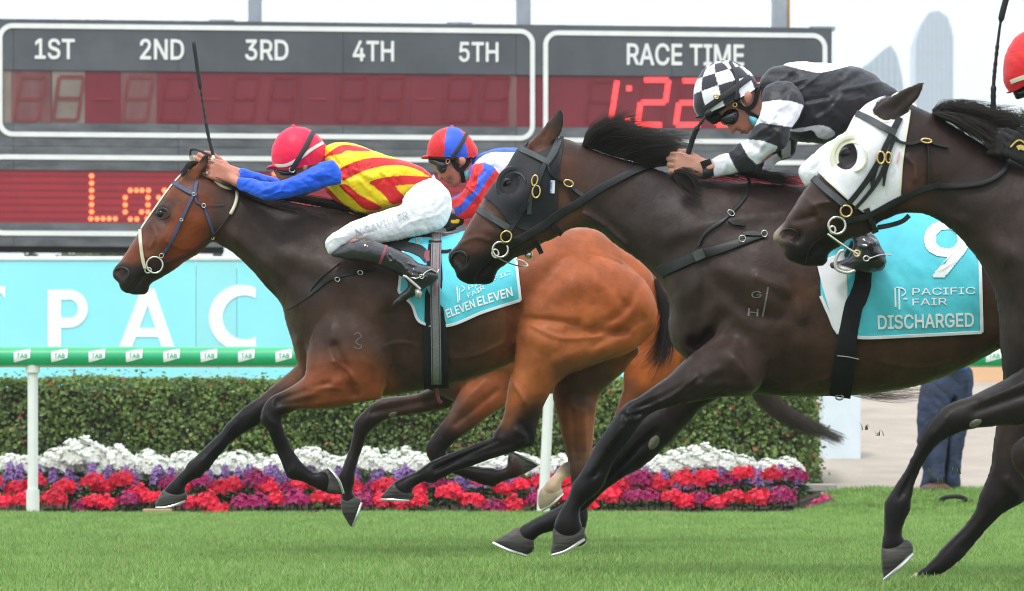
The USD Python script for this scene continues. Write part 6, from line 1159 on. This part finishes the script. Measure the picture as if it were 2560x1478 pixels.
for t, a, b, y0_, y1_ in (('1ST', 87, 187, 97, 148), ('2ND', 350, 460, 98, 149), ('3RD', 613, 721, 100, 151), ('4TH', 882, 985, 103, 153), ('5TH', 1148, 1246, 106, 155), ('RACE TIME', 1567, 1860, 111, 163)): board_text(t, a, b, y0_, y1_)
for px in (640, 1319, 1966):
    u, _ = buv(px, 60); obj('mast', bbox(u - .085, u + .085, 0.9, 8.2, -.66, -.43, .01), 'steel_grey', board)
u, _ = buv(1966, 60); obj('mast_edge', bbox(u + .087, u + .125, .9, 8.2, -.64, -.45), 'rust_edge', board)
u, _ = buv(545, 60); obj('brace_post', bbox(u - .06, u + .06, .9, ZB + .01, -.40, -.28, .01), 'steel_grey', board)
for px in (555, 1150, 2060): u, _ = buv(px, 60); obj('top_bracket', bbox(u - .16, u + .16, ZT - .02, ZT + .025, -.30, -.06), 'steel_grey', board)
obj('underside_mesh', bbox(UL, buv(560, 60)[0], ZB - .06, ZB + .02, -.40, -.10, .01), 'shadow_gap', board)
# ---------------------------------------------------------------- turquoise banner fence
mat('banner_teal', (.25, .74, .81), rough=.55, var=.04, scale=1.2, bump=.003, bscale=3, base2=(.28, .77, .84))
mat('banner_teal_b', (.28, .71, .74), rough=.55, var=.05, scale=1.2, bump=.003, bscale=3)
YB = 32.0
ban = thing('banner_fence', 'turquoise banner fence with large white letters P A C behind the hedge', 'banner', loc=(0, YB, 0))
zt_b = at(0, 652, YB)[2]; zg_b = float(ground_z(0, YB))
xb = [at(p, 700, YB)[0] for p in (-150, 490, 592, 1200, 1750)]
for a, b, lk in zip(xb[:-1], xb[1:], ('banner_teal', 'banner_teal_b', 'banner_teal', 'banner_teal')): obj('banner_panel', box(a + .002, b - .002, YB, YB + .012, zg_b + .12, zt_b), lk, ban)
obj('top_rail', box(xb[0], xb[-1], YB - .012, YB + .045, zt_b + .002, zt_b + .038, .006), 'frame_white', ban)
for p in (-140, 540, 1150, 1740): xx = at(p, 700, YB)[0]; obj('post', box(xx - .03, xx + .03, YB + .046, YB + .11, zg_b - .05, zt_b + .03), 'steel_grey', ban)
def ban_shape(shp): 
    m = extrude(shp, .004); v = m.vertices.copy(); q = at(v[:, 0], -v[:, 1], YB); q[:, 1] = YB - .0015 - v[:, 2]; m.vertices = q; m.faces = m.faces; m.fix_normals(); return m
mir = lambda s_: affinity.scale(s_, 1, -1, origin=(0, 0))
Pl = unary_union([sbox(119, 724, 153, 872), sbox(119, 724, 172, 750), sbox(119, 794, 172, 820), Point(172, 772).buffer(48, quad_segs=24).difference(Point(172, 772).buffer(23, quad_segs=24)).intersection(sbox(172, 700, 240, 840))]).difference(sbox(153, 750, 172, 794))
Al = unary_union([Polygon([(353, 722), (386, 722), (438, 872), (405, 872), (370, 765), (329, 872), (296, 872)]), sbox(328, 820, 408, 843)])
Cl = Point(604, 794).buffer(82, quad_segs=32).difference(Point(612, 794).buffer(55, quad_segs=32)).intersection(sbox(500, 700, 640, 880)).difference(Polygon([(612, 794), (700, 748), (700, 838)]))
Tl = sbox(-60, 716, 14, 734).union(sbox(-45, 734, -20, 872)).union(Polygon([(14, 734), (14, 748), (4, 734)]))
for s_ in (Tl, Pl, Al, Cl): obj('letter', ban_shape(mir(s_)), 'print_white', ban)
# ---------------------------------------------------------------- running rail
mat('rail_white', (.72, .74, .70), rough=.35, var=.05, scale=5, coat=.2)
mat('rail_green', (.012, .36, .14), rough=.35, var=.08, scale=4, coat=.3)
YR = 27.2; SR = FPX / YR
rail = thing('running_rail', 'white plastic running rail with a green printed top tube along the turf', 'rail', loc=(0, YR, 0))
zc_r = at(0, 893, YR)[2]; R_r = 25.5 / SR
xr0, xr1 = -5.2, 5.6
obj('rail_tube', tube(np.stack([np.linspace(xr0, xr1, 30), np.full(30, YR), np.full(30, zc_r)], 1), R_r, 28), 'rail_white', rail, smooth=50)
def arc_sheet(x0, x1, a0, a1, R, n=14, m=2, shape=None):
    a = np.linspace(a0, a1, n); X = np.linspace(x0, x1, m); g_, h_ = np.meshgrid(X, a, indexing='ij')
    V = np.stack([g_, YR - R * np.cos(h_), zc_r + R * np.sin(h_)], -1).reshape(-1, 3); i, j = np.meshgrid(np.arange(m - 1), np.arange(n - 1), indexing='ij')
    q = np.stack([i * n + j, (i + 1) * n + j, (i + 1) * n + j + 1, i * n + j + 1], -1).reshape(-1, 4); return trimesh.Trimesh(V, np.vstack([q[:, [0, 1, 2]], q[:, [0, 2, 3]]]), process=False)
obj('green_wrap', arc_sheet(xr0, xr1, math.radians(-52), math.radians(150), R_r + .003, 26, 40), 'rail_green', rail, smooth=True)
mat('logo_green', (.03, .38, .17), rough=.5)
def on_rail(m, lift):
    """Bends flat shapes (x along the rail, y up, metres) round the tube."""
    v = m.vertices; a = v[:, 1] / R_r; rr = R_r + lift + v[:, 2] * .2
    m.vertices = np.stack([v[:, 0], YR - rr * np.cos(a), zc_r + rr * np.sin(a)], 1); m.fix_normals(); return m
k = 0
for i in range(-12, 30):
    px = 58.5 + 93.2 * i
    if px > 2640 or px < -60: continue
    xx = at(px, 0, YR)[0]; w_, h_ = 20.5 / SR, 17 / SR
    pg = Polygon([(-w_, -h_), (-w_, h_ * .55), (w_ * .98, h_ * 1.05), (w_, -h_ * .35)]).buffer(-.006).buffer(.006)
    m0 = extrude(pg, .002); m0 = m0.subdivide().subdivide(); m0.apply_translation((xx, .010, 0)); lg = obj('logo_plate', on_rail(m0, .0055), 'print_white', rail)
    tm = meshkit.text_mesh('TAB', .030, depth=.001, bold=True); tm.apply_translation((xx - (tm.vertices[:, 0].max()) / 2, -.006, 0)); obj('logo_lettering', on_rail(tm, .0085), 'logo_green', lg)
for px, lean in ((82, 0.0), (1357, .055), (2632, 0.0)):
    xx = at(px, 1280, YR)[0]; yy = YR
    p0, p1 = np.array([xx, yy, -.02]), np.array([xx + lean, yy, zc_r - R_r + .01])
    ps = obj('post', tube(np.linspace(p0, p1, 6), 13.0 / SR, 18), 'rail_white', rail, smooth=40)
    obj('post_sleeve', tube(np.linspace(p0, p0 + (p1 - p0) * .19, 4), 16.5 / SR, 18), 'rail_white', ps, smooth=40)
    obj('post_cap', tube(np.linspace(p1 - (0, 0, .05), p1 + (0, 0, .015), 3), 18 / SR, 18), 'rail_white', ps, smooth=40)
# ---------------------------------------------------------------- hedge
mat('leaf', (.066, .128, .024), rough=.45, var=.5, scale=3.0, base2=(.19, .29, .060), spec=.5, translucent=.25)
mat('leaf_light', (.22, .31, .075), rough=.45, var=.3, scale=4, translucent=.3)
mat('leaf_red', (.34, .10, .05), rough=.5, var=.3, translucent=.3)
mat('twig', (.06, .045, .03), rough=.9, var=.3)
def leaves(n, boxlo, boxhi, seed, size, skew=True, bumps=.10):
    r = np.random.default_rng(seed); lo, hi = np.array(boxlo), np.array(boxhi); d = hi - lo
    A = np.array([d[0] * d[2], d[0] * d[1], d[1] * d[2]]); f = r.choice(3, n, p=A / A.sum()); p = lo + r.random((n, 3)) * d
    dep = np.abs(r.normal(0, .05, n)) - np.where(r.random(n) < .05, r.uniform(0, .09, n), 0)
    p[f == 0, 1] = lo[1] + dep[f == 0]; p[f == 1, 2] = hi[2] - dep[f == 1]; p[f == 2, 0] = hi[0] - dep[f == 2]
    b = (meshkit.fbm(p * 3.1, 3, seed) - .5) * 2 * bumps
    p[f == 0, 1] -= b[f == 0]; p[f == 1, 2] += b[f == 1] * .5; p[f == 2, 0] += b[f == 2] * 1.3
    nrm = np.zeros((n, 3)); nrm[f == 0, 1] = -1; nrm[f == 1, 2] = 1; nrm[f == 2, 0] = 1; nrm += r.normal(0, .55, (n, 3)) + (0, 0, .35); nrm /= np.linalg.norm(nrm, axis=1, keepdims=True)
    t = r.normal(0, 1, (n, 3)); t -= nrm * (t * nrm).sum(1, keepdims=True); t /= np.linalg.norm(t, axis=1, keepdims=True); s = np.cross(nrm, t)
    L = size * r.uniform(.6, 1.2, n)[:, None]; w = L * .36
    V = np.stack([p - t * L * .5, p - s * w + nrm * L * .08, p + t * L * .5, p + s * w + nrm * L * .08], 1).reshape(-1, 3); k = np.arange(n)[:, None] * 4
    return V, np.vstack([k + [0, 1, 2], k + [0, 2, 3]]), p
YH = 28.75
hx0, hx1 = -5.4, at(2046, 1000, YH)[0]; hz1 = at(0, 946, YH)[2]
hedge = thing('hedge', 'clipped dense green hedge behind the flower bed', 'hedge', loc=(0, YH, 0))
obj('branches', box(hx0, hx1 - .10, YH + .10, YH + .8, 0, hz1 - .08), 'twig', hedge)
V, F, P_ = leaves(52000, (hx0, YH, .03), (hx1, YH + .9, hz1), 3, .043)
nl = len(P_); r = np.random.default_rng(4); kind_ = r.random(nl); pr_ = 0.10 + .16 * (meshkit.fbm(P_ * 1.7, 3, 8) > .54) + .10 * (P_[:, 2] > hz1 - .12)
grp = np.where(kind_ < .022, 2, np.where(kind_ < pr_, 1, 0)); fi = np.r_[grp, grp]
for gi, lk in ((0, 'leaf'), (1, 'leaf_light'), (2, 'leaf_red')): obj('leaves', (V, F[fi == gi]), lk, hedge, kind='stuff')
# ---------------------------------------------------------------- flower bed
mat('petal_white', (.78, .80, .72), rough=.6, var=.10, scale=14, translucent=.25, base2=(.84, .85, .80))
mat('petal_red', (.78, .012, .055), rough=.55, var=.25, scale=14, translucent=.25, rnd=.12)
mat('petal_crimson', (.36, .008, .11), rough=.55, var=.3, scale=14, translucent=.25, rnd=.15)
mat('petal_purple', (.20, .075, .34), rough=.6, var=.35, scale=22, translucent=.25, base2=(.36, .22, .48), rnd=.15)
mat('petal_pink', (.72, .10, .22), rough=.6, var=.2, translucent=.25)
mat('flower_leaf', (.018, .05, .014), rough=.5, var=.4, scale=8, translucent=.2)
mat('soil', (.05, .035, .022), rough=.95, var=.4, scale=10, bump=.02, bscale=20)
mat('timber', (.42, .28, .16), rough=.85, var=.2, scale=5, stretch=(1, 8, 8))
obj('bed_soil', grid_mesh(np.linspace(-5.4, 2.42, 60), np.linspace(27.25, 28.9, 10), .006), 'soil', kind='structure')
def bloom(seed, R, n, ps, squash=.85, ruffle=.5, spike=False):
    r = np.random.default_rng(seed); V, F = [], []
    for q in range(n):
        v = r.normal(0, 1, 3); v[2] = abs(v[2]) * .9 + .05 * v[2]; v[1] = -abs(v[1]) if r.random() < .7 else v[1]; v /= np.linalg.norm(v)
        c = v * R * r.uniform(.82, 1.06) * (1, 1, squash) * (1 + .14 * np.sin(v @ (7, 5, 9) + seed))
        if spike: t = r.random(); a = r.uniform(0, 2 * np.pi); rr = R * (.85 - .6 * t) ; c = np.array([rr * math.cos(a), rr * math.sin(a), R * 2.3 * t]); v = np.array([math.cos(a), math.sin(a), .5]); v /= np.linalg.norm(v)
        t = r.normal(0, 1, 3); t -= v * (t @ v); t /= np.linalg.norm(t); s = np.cross(v, t); nn = v + r.normal(0, ruffle, 3); 
        for e in range(4):
            a = e * np.pi / 2; d = math.cos(a) * t + math.sin(a) * s; e2 = math.cos(a + .785) * t + math.sin(a + .785) * s; e3 = math.cos(a - .785) * t + math.sin(a - .785) * s
            k = len(V); lift = nn * ps * r.uniform(.1, .5); V += [c, c + e3 * ps * .62 + lift * .6, c + d * ps + lift, c + e2 * ps * .62 + lift * .6]; F += [(k, k + 1, k + 2), (k, k + 2, k + 3)]
    return trimesh.Trimesh(V, F, process=False)
def flower_leaves(seed, R, n=9):
    r = np.random.default_rng(seed); V, F = [], []
    for q in range(n):
        a = r.uniform(0, 6.28); d = np.array([math.cos(a), math.sin(a) , -.25]); s = np.array([-math.sin(a), math.cos(a), 0]); p = np.array([0, 0, -R * .5]); L = R * r.uniform(1.0, 1.5); k = len(V)
        V += [p, p + d * L * .5 - s * L * .22 + (0, 0, .02), p + d * L, p + d * L * .5 + s * L * .22 + (0, 0, .02)]; F += [(k, k + 1, k + 2), (k, k + 2, k + 3)]
    return trimesh.Trimesh(V, F, process=False)
ALLF = []
def ordinal(n): return f"{n}{'th' if 10 < n % 100 < 14 else {1: 'st', 2: 'nd', 3: 'rd'}.get(n % 10, 'th')}"
def flower_kind(name, label, group, look, protos, leafR, stem):
    made = [None] * len(protos); cnt = [0]; ALLF.append((label, placed := []))
    def place(x, y, z, s, r):
        k = int(r.integers(0, len(protos))); cnt[0] += 1
        if made[k] is None:
            t = thing(name, label, 'flower', group, loc=(x, y, z)); lo_ = z - float(ground_z(x, y)); 
            usdkit.mesh(stage, path_for('bloom', t), protos[k], M[look], False)
            usdkit.mesh(stage, path_for('leaves', t), flower_leaves(k + 3, leafR), M['flower_leaf'], False)
            usdkit.mesh(stage, path_for('stem', t), tube(np.array([(0, 0, 0), (.005, .004, -.5 * stem), (0, 0, -stem)]), .006, 6), M['flower_leaf'], False)
            made[k] = t; o = t
        else:
            x_ = UsdGeom.Xform.Define(stage, path_for(name, None)); o = x_.GetPrim(); o.GetReferences().AddInternalReference(made[k].GetPath())
            x_ = UsdGeom.Xformable(o); x_.ClearXformOpOrder(); x_.AddTranslateOp(opSuffix='place').Set(Gf.Vec3d(x, y, z)); x_.AddRotateZOp().Set(float(r.uniform(-50, 50))); x_.AddScaleOp().Set(Gf.Vec3f(s, s, s * float(r.uniform(.9, 1.1)))); tag(o, label, 'flower', group); o.SetInstanceable(True)
        placed.append((x / y, z / y, o))
    return place
pr_red = flower_kind('red_flower', 'bright red ruffled flower in the front of the bed', 'red flowers in the front row', 'petal_red', [bloom(k, .084, 84, .026, .88, .55) for k in range(4)], .09, .16)
pr_cri = flower_kind('crimson_flower', 'dark crimson flower among the red ones at the front', 'crimson flowers in the front row', 'petal_crimson', [bloom(k + 10, .082, 84, .026, .88, .55) for k in range(3)], .09, .16)
pr_pur = flower_kind('purple_flower', 'purple flower spike between the white and red flowers', 'purple flowers in the middle row', 'petal_purple', [bloom(k + 20, .052, 46, .021, 1, .6, True) for k in range(4)], .07, .2)
pr_whi = flower_kind('white_flower', 'round white flower cluster in the back row', 'white flowers in the back row', 'petal_white', [bloom(k + 30, .128, 260, .024, .9, .2) for k in range(4)], .12, .3)
pr_pin = flower_kind('pink_flower', 'small pink flower past the right end of the bed', 'small pink flowers past the bed end', 'petal_pink', [bloom(k + 40, .032, 14, .026, .9, .7) for k in range(2)], .04, .06)
r = np.random.default_rng(12)
def bedx(px, Y): return float(at(px, 1200, Y)[0])
gaps = [(2015, 2600), (104, 112)]
px = -40.0
while px < 2000:
    for row, (py0, Yf) in enumerate(((1262, 27.50), (1222, 27.72))):
        q = px + r.normal(0, 6) + row * 25; py = py0 + r.normal(0, 10) - (12 if 1500 < q < 2010 else 0)
        p = at(q, py, Yf + r.normal(0, .03)); (pr_cri if r.random() < .20 else pr_red)(float(p[0]), float(p[1]), float(p[2]), float(r.uniform(.95, 1.2)), r)
    px += 52 + r.normal(0, 9)
px = -45.0
while px < 2005:
    p = at(px + r.normal(0, 8), 1198 + r.normal(0, 9), 27.98 + r.normal(0, .03)); pr_pur(float(p[0]), float(p[1]), float(p[2]) - .05, float(r.uniform(.8, 1.15)), r); px += 30 + r.normal(0, 6)
for q, py, s in [(-30, 1180, 1), (30, 1178, 1), (75, 1182, .9), (130, 1168, 1.05), (170, 1180, 1.0), (215, 1158, 1.25), (250, 1186, .95), (295, 1172, 1.05), (335, 1192, .9), (375, 1182, 1.0), (400, 1188, .8), (450, 1180, .95), (500, 1186, .95), (545, 1186, .9), (590, 1180, .95), (640, 1184, .9), (690, 1184, .9), (735, 1190, .8), (770, 1168, 1.0), (820, 1184, .85), (870, 1180, .8), (925, 1172, 1.0), (960, 1184, .9), (1010, 1176, .95), (1050, 1176, .9), (1110, 1184, .8), (1170, 1186, .8), (1240, 1184, .9), (1300, 1180, .9), (1340, 1186, .8), (1400, 1184, .9), (1470, 1184, .9), (1540, 1180, .95), (1590, 1178, .9), (1650, 1182, .85), (1700, 1176, .9), (1760, 1168, 1.1), (1800, 1178, 1.0), (1860, 1184, .8), (1920, 1186, .75), (1975, 1188, .8)]:
    p = at(q + r.normal(0, 4), py - 4, 28.22 + r.normal(0, .03)); pr_whi(float(p[0]), float(p[1]), float(p[2]), s * 1.22, r)
for q, py in ((2045, 1258), (2062, 1250), (2076, 1260), (2030, 1272), (2055, 1265), (2086, 1254)): p = at(q, py, 27.6); pr_pin(float(p[0]), float(p[1]), float(p[2]), 1.0, r)
for lb_, pl in ALLF:
    pl.sort(key=lambda q: q[0])
    for i_, (_, _, o_) in enumerate(pl): tag(o_, f'{lb_}, {ordinal(i_ + 1)} from the left')
ed = obj('edging_board', box(bedx(358, 27.1), bedx(430, 27.1), 27.06, 27.11, -.03, .052, .006), 'timber'); tag(ed, 'short pale timber edging board in the grass below the flowers', 'board')
obj('white_crate', box(*[float(at(p, 0, 31.0)[0]) for p in (2060, 2152)], 31.0, 31.45, float(ground_z(2.8, 31.0)) - .02, float(at(0, 985, 31.0)[2]), .012), mat('crate_white', (.62, .70, .74), rough=.5, var=.05) or 'crate_white')
tag(stage.GetPrimAtPath('/World/white_crate'), 'pale boxy white container on the sand past the hedge end', 'container')
obj('drain_cover', box(bedx(2010, 28.4), bedx(2090, 28.4), 28.30, 28.42, .16, .225, .01), mat('concrete', (.30, .28, .25), rough=.9, var=.2, bump=.004) or 'concrete'); tag(stage.GetPrimAtPath('/World/drain_cover'), 'low grey concrete kerb block at the foot of the hedge end', 'kerb')
hs = obj('hose_coil', ring((bedx(2383, 26.8), 26.8, float(ground_z(3.2, 26.8)) + .03), .09, .018, (0, .35, 1)), 'rubber_black', smooth=True); tag(hs, 'small black ring lying in the grass near the standing person', 'ring')
# ---------------------------------------------------------------- bystander
YP = 28.0; SP = FPX / YP
pz = float(ground_z(at(2360, 1232, YP)[0], YP)); by = thing('person', 'person in navy trousers and blue shirt standing on the sand behind the horses', 'person', loc=(float(at(2360, 0, YP)[0]), YP, pz))
X0, YF = 2362, HZ - (pz - CAMH) * SP
def bp(x, h): return (X0 + x * SP, YF - h * SP)
body_ = Body(YP, [dict(p=[bp(*q) for q in ((-.10, 1.62), (-.09, 1.70), (-.04, 1.76), (.04, 1.76), (.085, 1.70), (.09, 1.60), (.06, 1.53), (-.03, 1.51), (-.07, 1.53), (-.09, 1.56), (-.115, 1.59))], k=.8)],
    [(*bp(0, 1.56), 0, .055, *bp(.02, 1.42), 0, .065), (*bp(.02, 1.40), 0, .12, *bp(.02, 1.0), 0, .11)] + [q for sg in (-1, 1) for q in ((*bp(.02, 1.40), sg * .18, .05, *bp(.06, 1.12), sg * .24, .042), (*bp(.06, 1.12), sg * .24, .042, *bp(-.16, 1.22), sg * .12, .032), (*bp((-.02, .0)[sg > 0], .95), (-.05, .10)[sg > 0], .04, *bp((-.06, .02)[sg > 0], .1), (-.10, .13)[sg > 0], .03))] + fist(*bp(-.16, 1.22), *bp(-.22, 1.28), -.12, YP, -1, .9) + fist(*bp(-.16, 1.22), *bp(-.22, 1.28), .12, YP, 1, .9), g=.007)
put('body', body_, 'skin', by, lambda m: flat(m, SK))
sh_ = Body(YP, [dict(p=[bp(*q) for q in ((-.13, 1.40), (-.06, 1.47), (.08, 1.48), (.16, 1.42), (.18, 1.2), (.17, .95), (.16, .90), (-.14, .90), (-.15, 1.0), (-.14, 1.2))], k=1.1, cap=.2)], [q for sg in (-1, 1) for q in (cw(bp(.02, 1.39), sg * .18, .07, bp(.06, 1.14), sg * .24, .065),)], g=.007)
put('shirt', sh_, 'felt', by, lambda m: flat(m, (.03, .13, .50)), .008, (10, 8, 14))
P_c = VIEW['M']; tr_ = Body(YP, [dict(p=zc('M 785 470 810 380 900 340 1000 340 1050 370 1052 470 1040 580 1020 680 1000 780 990 870 985 945 905 950 890 880 880 800 870 880 860 960 790 965 800 900 790 800 775 700 775 580'), k=.74, cap=.16, relief=[(2378, 1000, 2352, 1200, 5, -.11), (2340, 960, 2325, 1150, 5, -.012), (2410, 960, 2395, 1150, 4, -.014)])], [cw(bp(.0, .80), .10, .095, bp(.02, .12), .13, .06), cw(bp(-.02, .80), -.05, .085, bp(-.06, .12), -.10, .06)], g=.007)
put('trousers', tr_, 'felt', by, lambda m: flat(m, (.030, .042, .085)), .012, (9, 8, 12))
for q in ('M 790 950 830 925 900 920 940 945 935 970 880 978 815 975', 'M 900 945 950 935 1000 945 1020 958 1000 966 930 966'): obj('shoe', solid(zc(q), YP, k=1.2, yc=-.10 if q[2:5] == '790' else .12, g=.006), mat('shoe_brown', (.10, .035, .025), rough=.5, var=.3) or 'shoe_brown', by, smooth=True)
# ---------------------------------------------------------------- towers and trees far away
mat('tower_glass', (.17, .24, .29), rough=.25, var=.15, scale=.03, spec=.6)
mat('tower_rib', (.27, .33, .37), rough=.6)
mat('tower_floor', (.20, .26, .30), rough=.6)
def tower(label, px0, px1, ptop, prof, Y, depth):
    """prof: roofline as (fraction across, fraction of height) pairs."""
    x0, x1 = at(px0, 0, Y)[0], at(px1, 0, Y)[0]; zt = at(0, ptop, Y)[2]; t = thing('high_rise_tower', label, 'tower', loc=((x0 + x1) / 2, Y, 1.4)); w = x1 - x0
    ln = np.array(prof); zb = 1.4
    f = lambda q: np.interp(q, ln[:, 0], ln[:, 1]) * (zt - zb) + zb
    pg = Polygon([(x0, zb)] + [(x0 + a * w, f(a)) for a in np.linspace(0, 1, 25)] + [(x1, zb)])
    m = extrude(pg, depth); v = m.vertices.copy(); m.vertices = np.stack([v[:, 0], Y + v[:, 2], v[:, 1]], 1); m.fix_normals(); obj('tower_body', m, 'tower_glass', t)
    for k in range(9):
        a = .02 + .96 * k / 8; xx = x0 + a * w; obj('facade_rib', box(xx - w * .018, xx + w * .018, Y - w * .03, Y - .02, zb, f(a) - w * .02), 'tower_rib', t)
    for k in range(1, 15):
        zz = zb + (zt - zb) * (.42 + .56 * k / 15); xa = [q for q in np.linspace(0, 1, 60) if f(q) > zz + 1]
        if xa: obj('window_band', box(x0 + xa[0] * w, x0 + xa[-1] * w, Y - w * .02, Y - .01, zz, zz + w * .05), 'tower_floor', t)
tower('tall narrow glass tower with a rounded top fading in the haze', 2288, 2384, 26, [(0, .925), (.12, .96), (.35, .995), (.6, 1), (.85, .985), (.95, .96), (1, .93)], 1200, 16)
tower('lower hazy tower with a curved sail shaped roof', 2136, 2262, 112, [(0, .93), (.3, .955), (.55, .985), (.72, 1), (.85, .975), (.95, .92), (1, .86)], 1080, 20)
mat('tree_far', (.055, .085, .035), rough=.8, var=.4, scale=1.2, translucent=.15)
mat('trunk', (.09, .07, .05), rough=.9, var=.3)
def tree(x, y, h, w, seed, label):
    r = np.random.default_rng(seed); t = thing('tree', label, 'tree', 'trees behind the scoreboard', loc=(x, y, 1.45)); zb = 1.45
    obj('trunk', tube(np.array([(x, y, zb - .3), (x + .1, y, zb + h * .3), (x, y + .1, zb + h * .6)]), np.array([.22, .16, .08]), 8), 'trunk', t)
    n = 2600; cl = r.normal(0, 1, (16, 3)) * (w * .28, w * .28, h * .20) + (x, y, zb + h * .58); c = cl[r.integers(0, 16, n)] + r.normal(0, 1, (n, 3)) * (w * .13, w * .13, h * .10); c[:, 2] = np.clip(c[:, 2], zb + .3, zb + h)
    a = r.normal(0, 1, (n, 3)); a /= np.linalg.norm(a, axis=1, keepdims=True); b = np.cross(a, r.normal(0, 1, (n, 3))); b /= np.linalg.norm(b, axis=1, keepdims=True); s = .22
    V = np.stack([c - a * s, c + b * s * .6, c + a * s, c - b * s * .6], 1).reshape(-1, 3); k = np.arange(n)[:, None] * 4; obj('crown', (V, np.vstack([k + [0, 1, 2], k + [0, 2, 3]])), 'tree_far', t)
rt = np.random.default_rng(31)
for k in range(17):
    px = -150 + k * 175 + rt.normal(0, 30); Yt = 92 + rt.normal(0, 4); h = 3.3 + rt.uniform(0, .6); tree(float(at(px, 0, Yt)[0]), Yt, h, 4.2, 50 + k, f'distant dark green tree beyond the scoreboard, {ordinal(k + 1)} from the left')
tg = float(at(2585, 0, 96)[0]); tree(tg, 96, 7.6, 2.6, 90, 'tallest distant tree, at the right edge behind the nearest horse')
# ---------------------------------------------------------------- turf clods thrown up
mat('clod', (.10, .14, .03), rough=.8, var=.4, scale=30)
for k, (px, py, D_) in enumerate(((2165, 1075, 14.6), (2200, 1090, 14.6), (2330, 1190, 14.2), (2353, 1208, 14.2), (2390, 1185, 14.2))):
    mt_ = tuft(70 + k, 7, .035, .02); mt_.apply_translation(at(px, py, D_)); tag(obj('grass_clod', mt_, 'clod'), f'torn bit of grass flying behind the second horse, {ordinal(k + 1)} from the left', 'grass clod', 'bits of turf thrown up by hooves')
# ---------------------------------------------------------------- haze
haze = usdkit.material(stage, '/World/Looks/air', {'v': ('principled_volume', {'color': (.93, .97, 1.0), 'density': .00036, 'anisotropy': .0})}, [], volume='v.volume')
hz_ = obj('haze', box(-340, 340, -40, 1300, -1.6, 150), haze); tag(hz_, 'pale damp haze over the course', 'haze', kind='stuff')
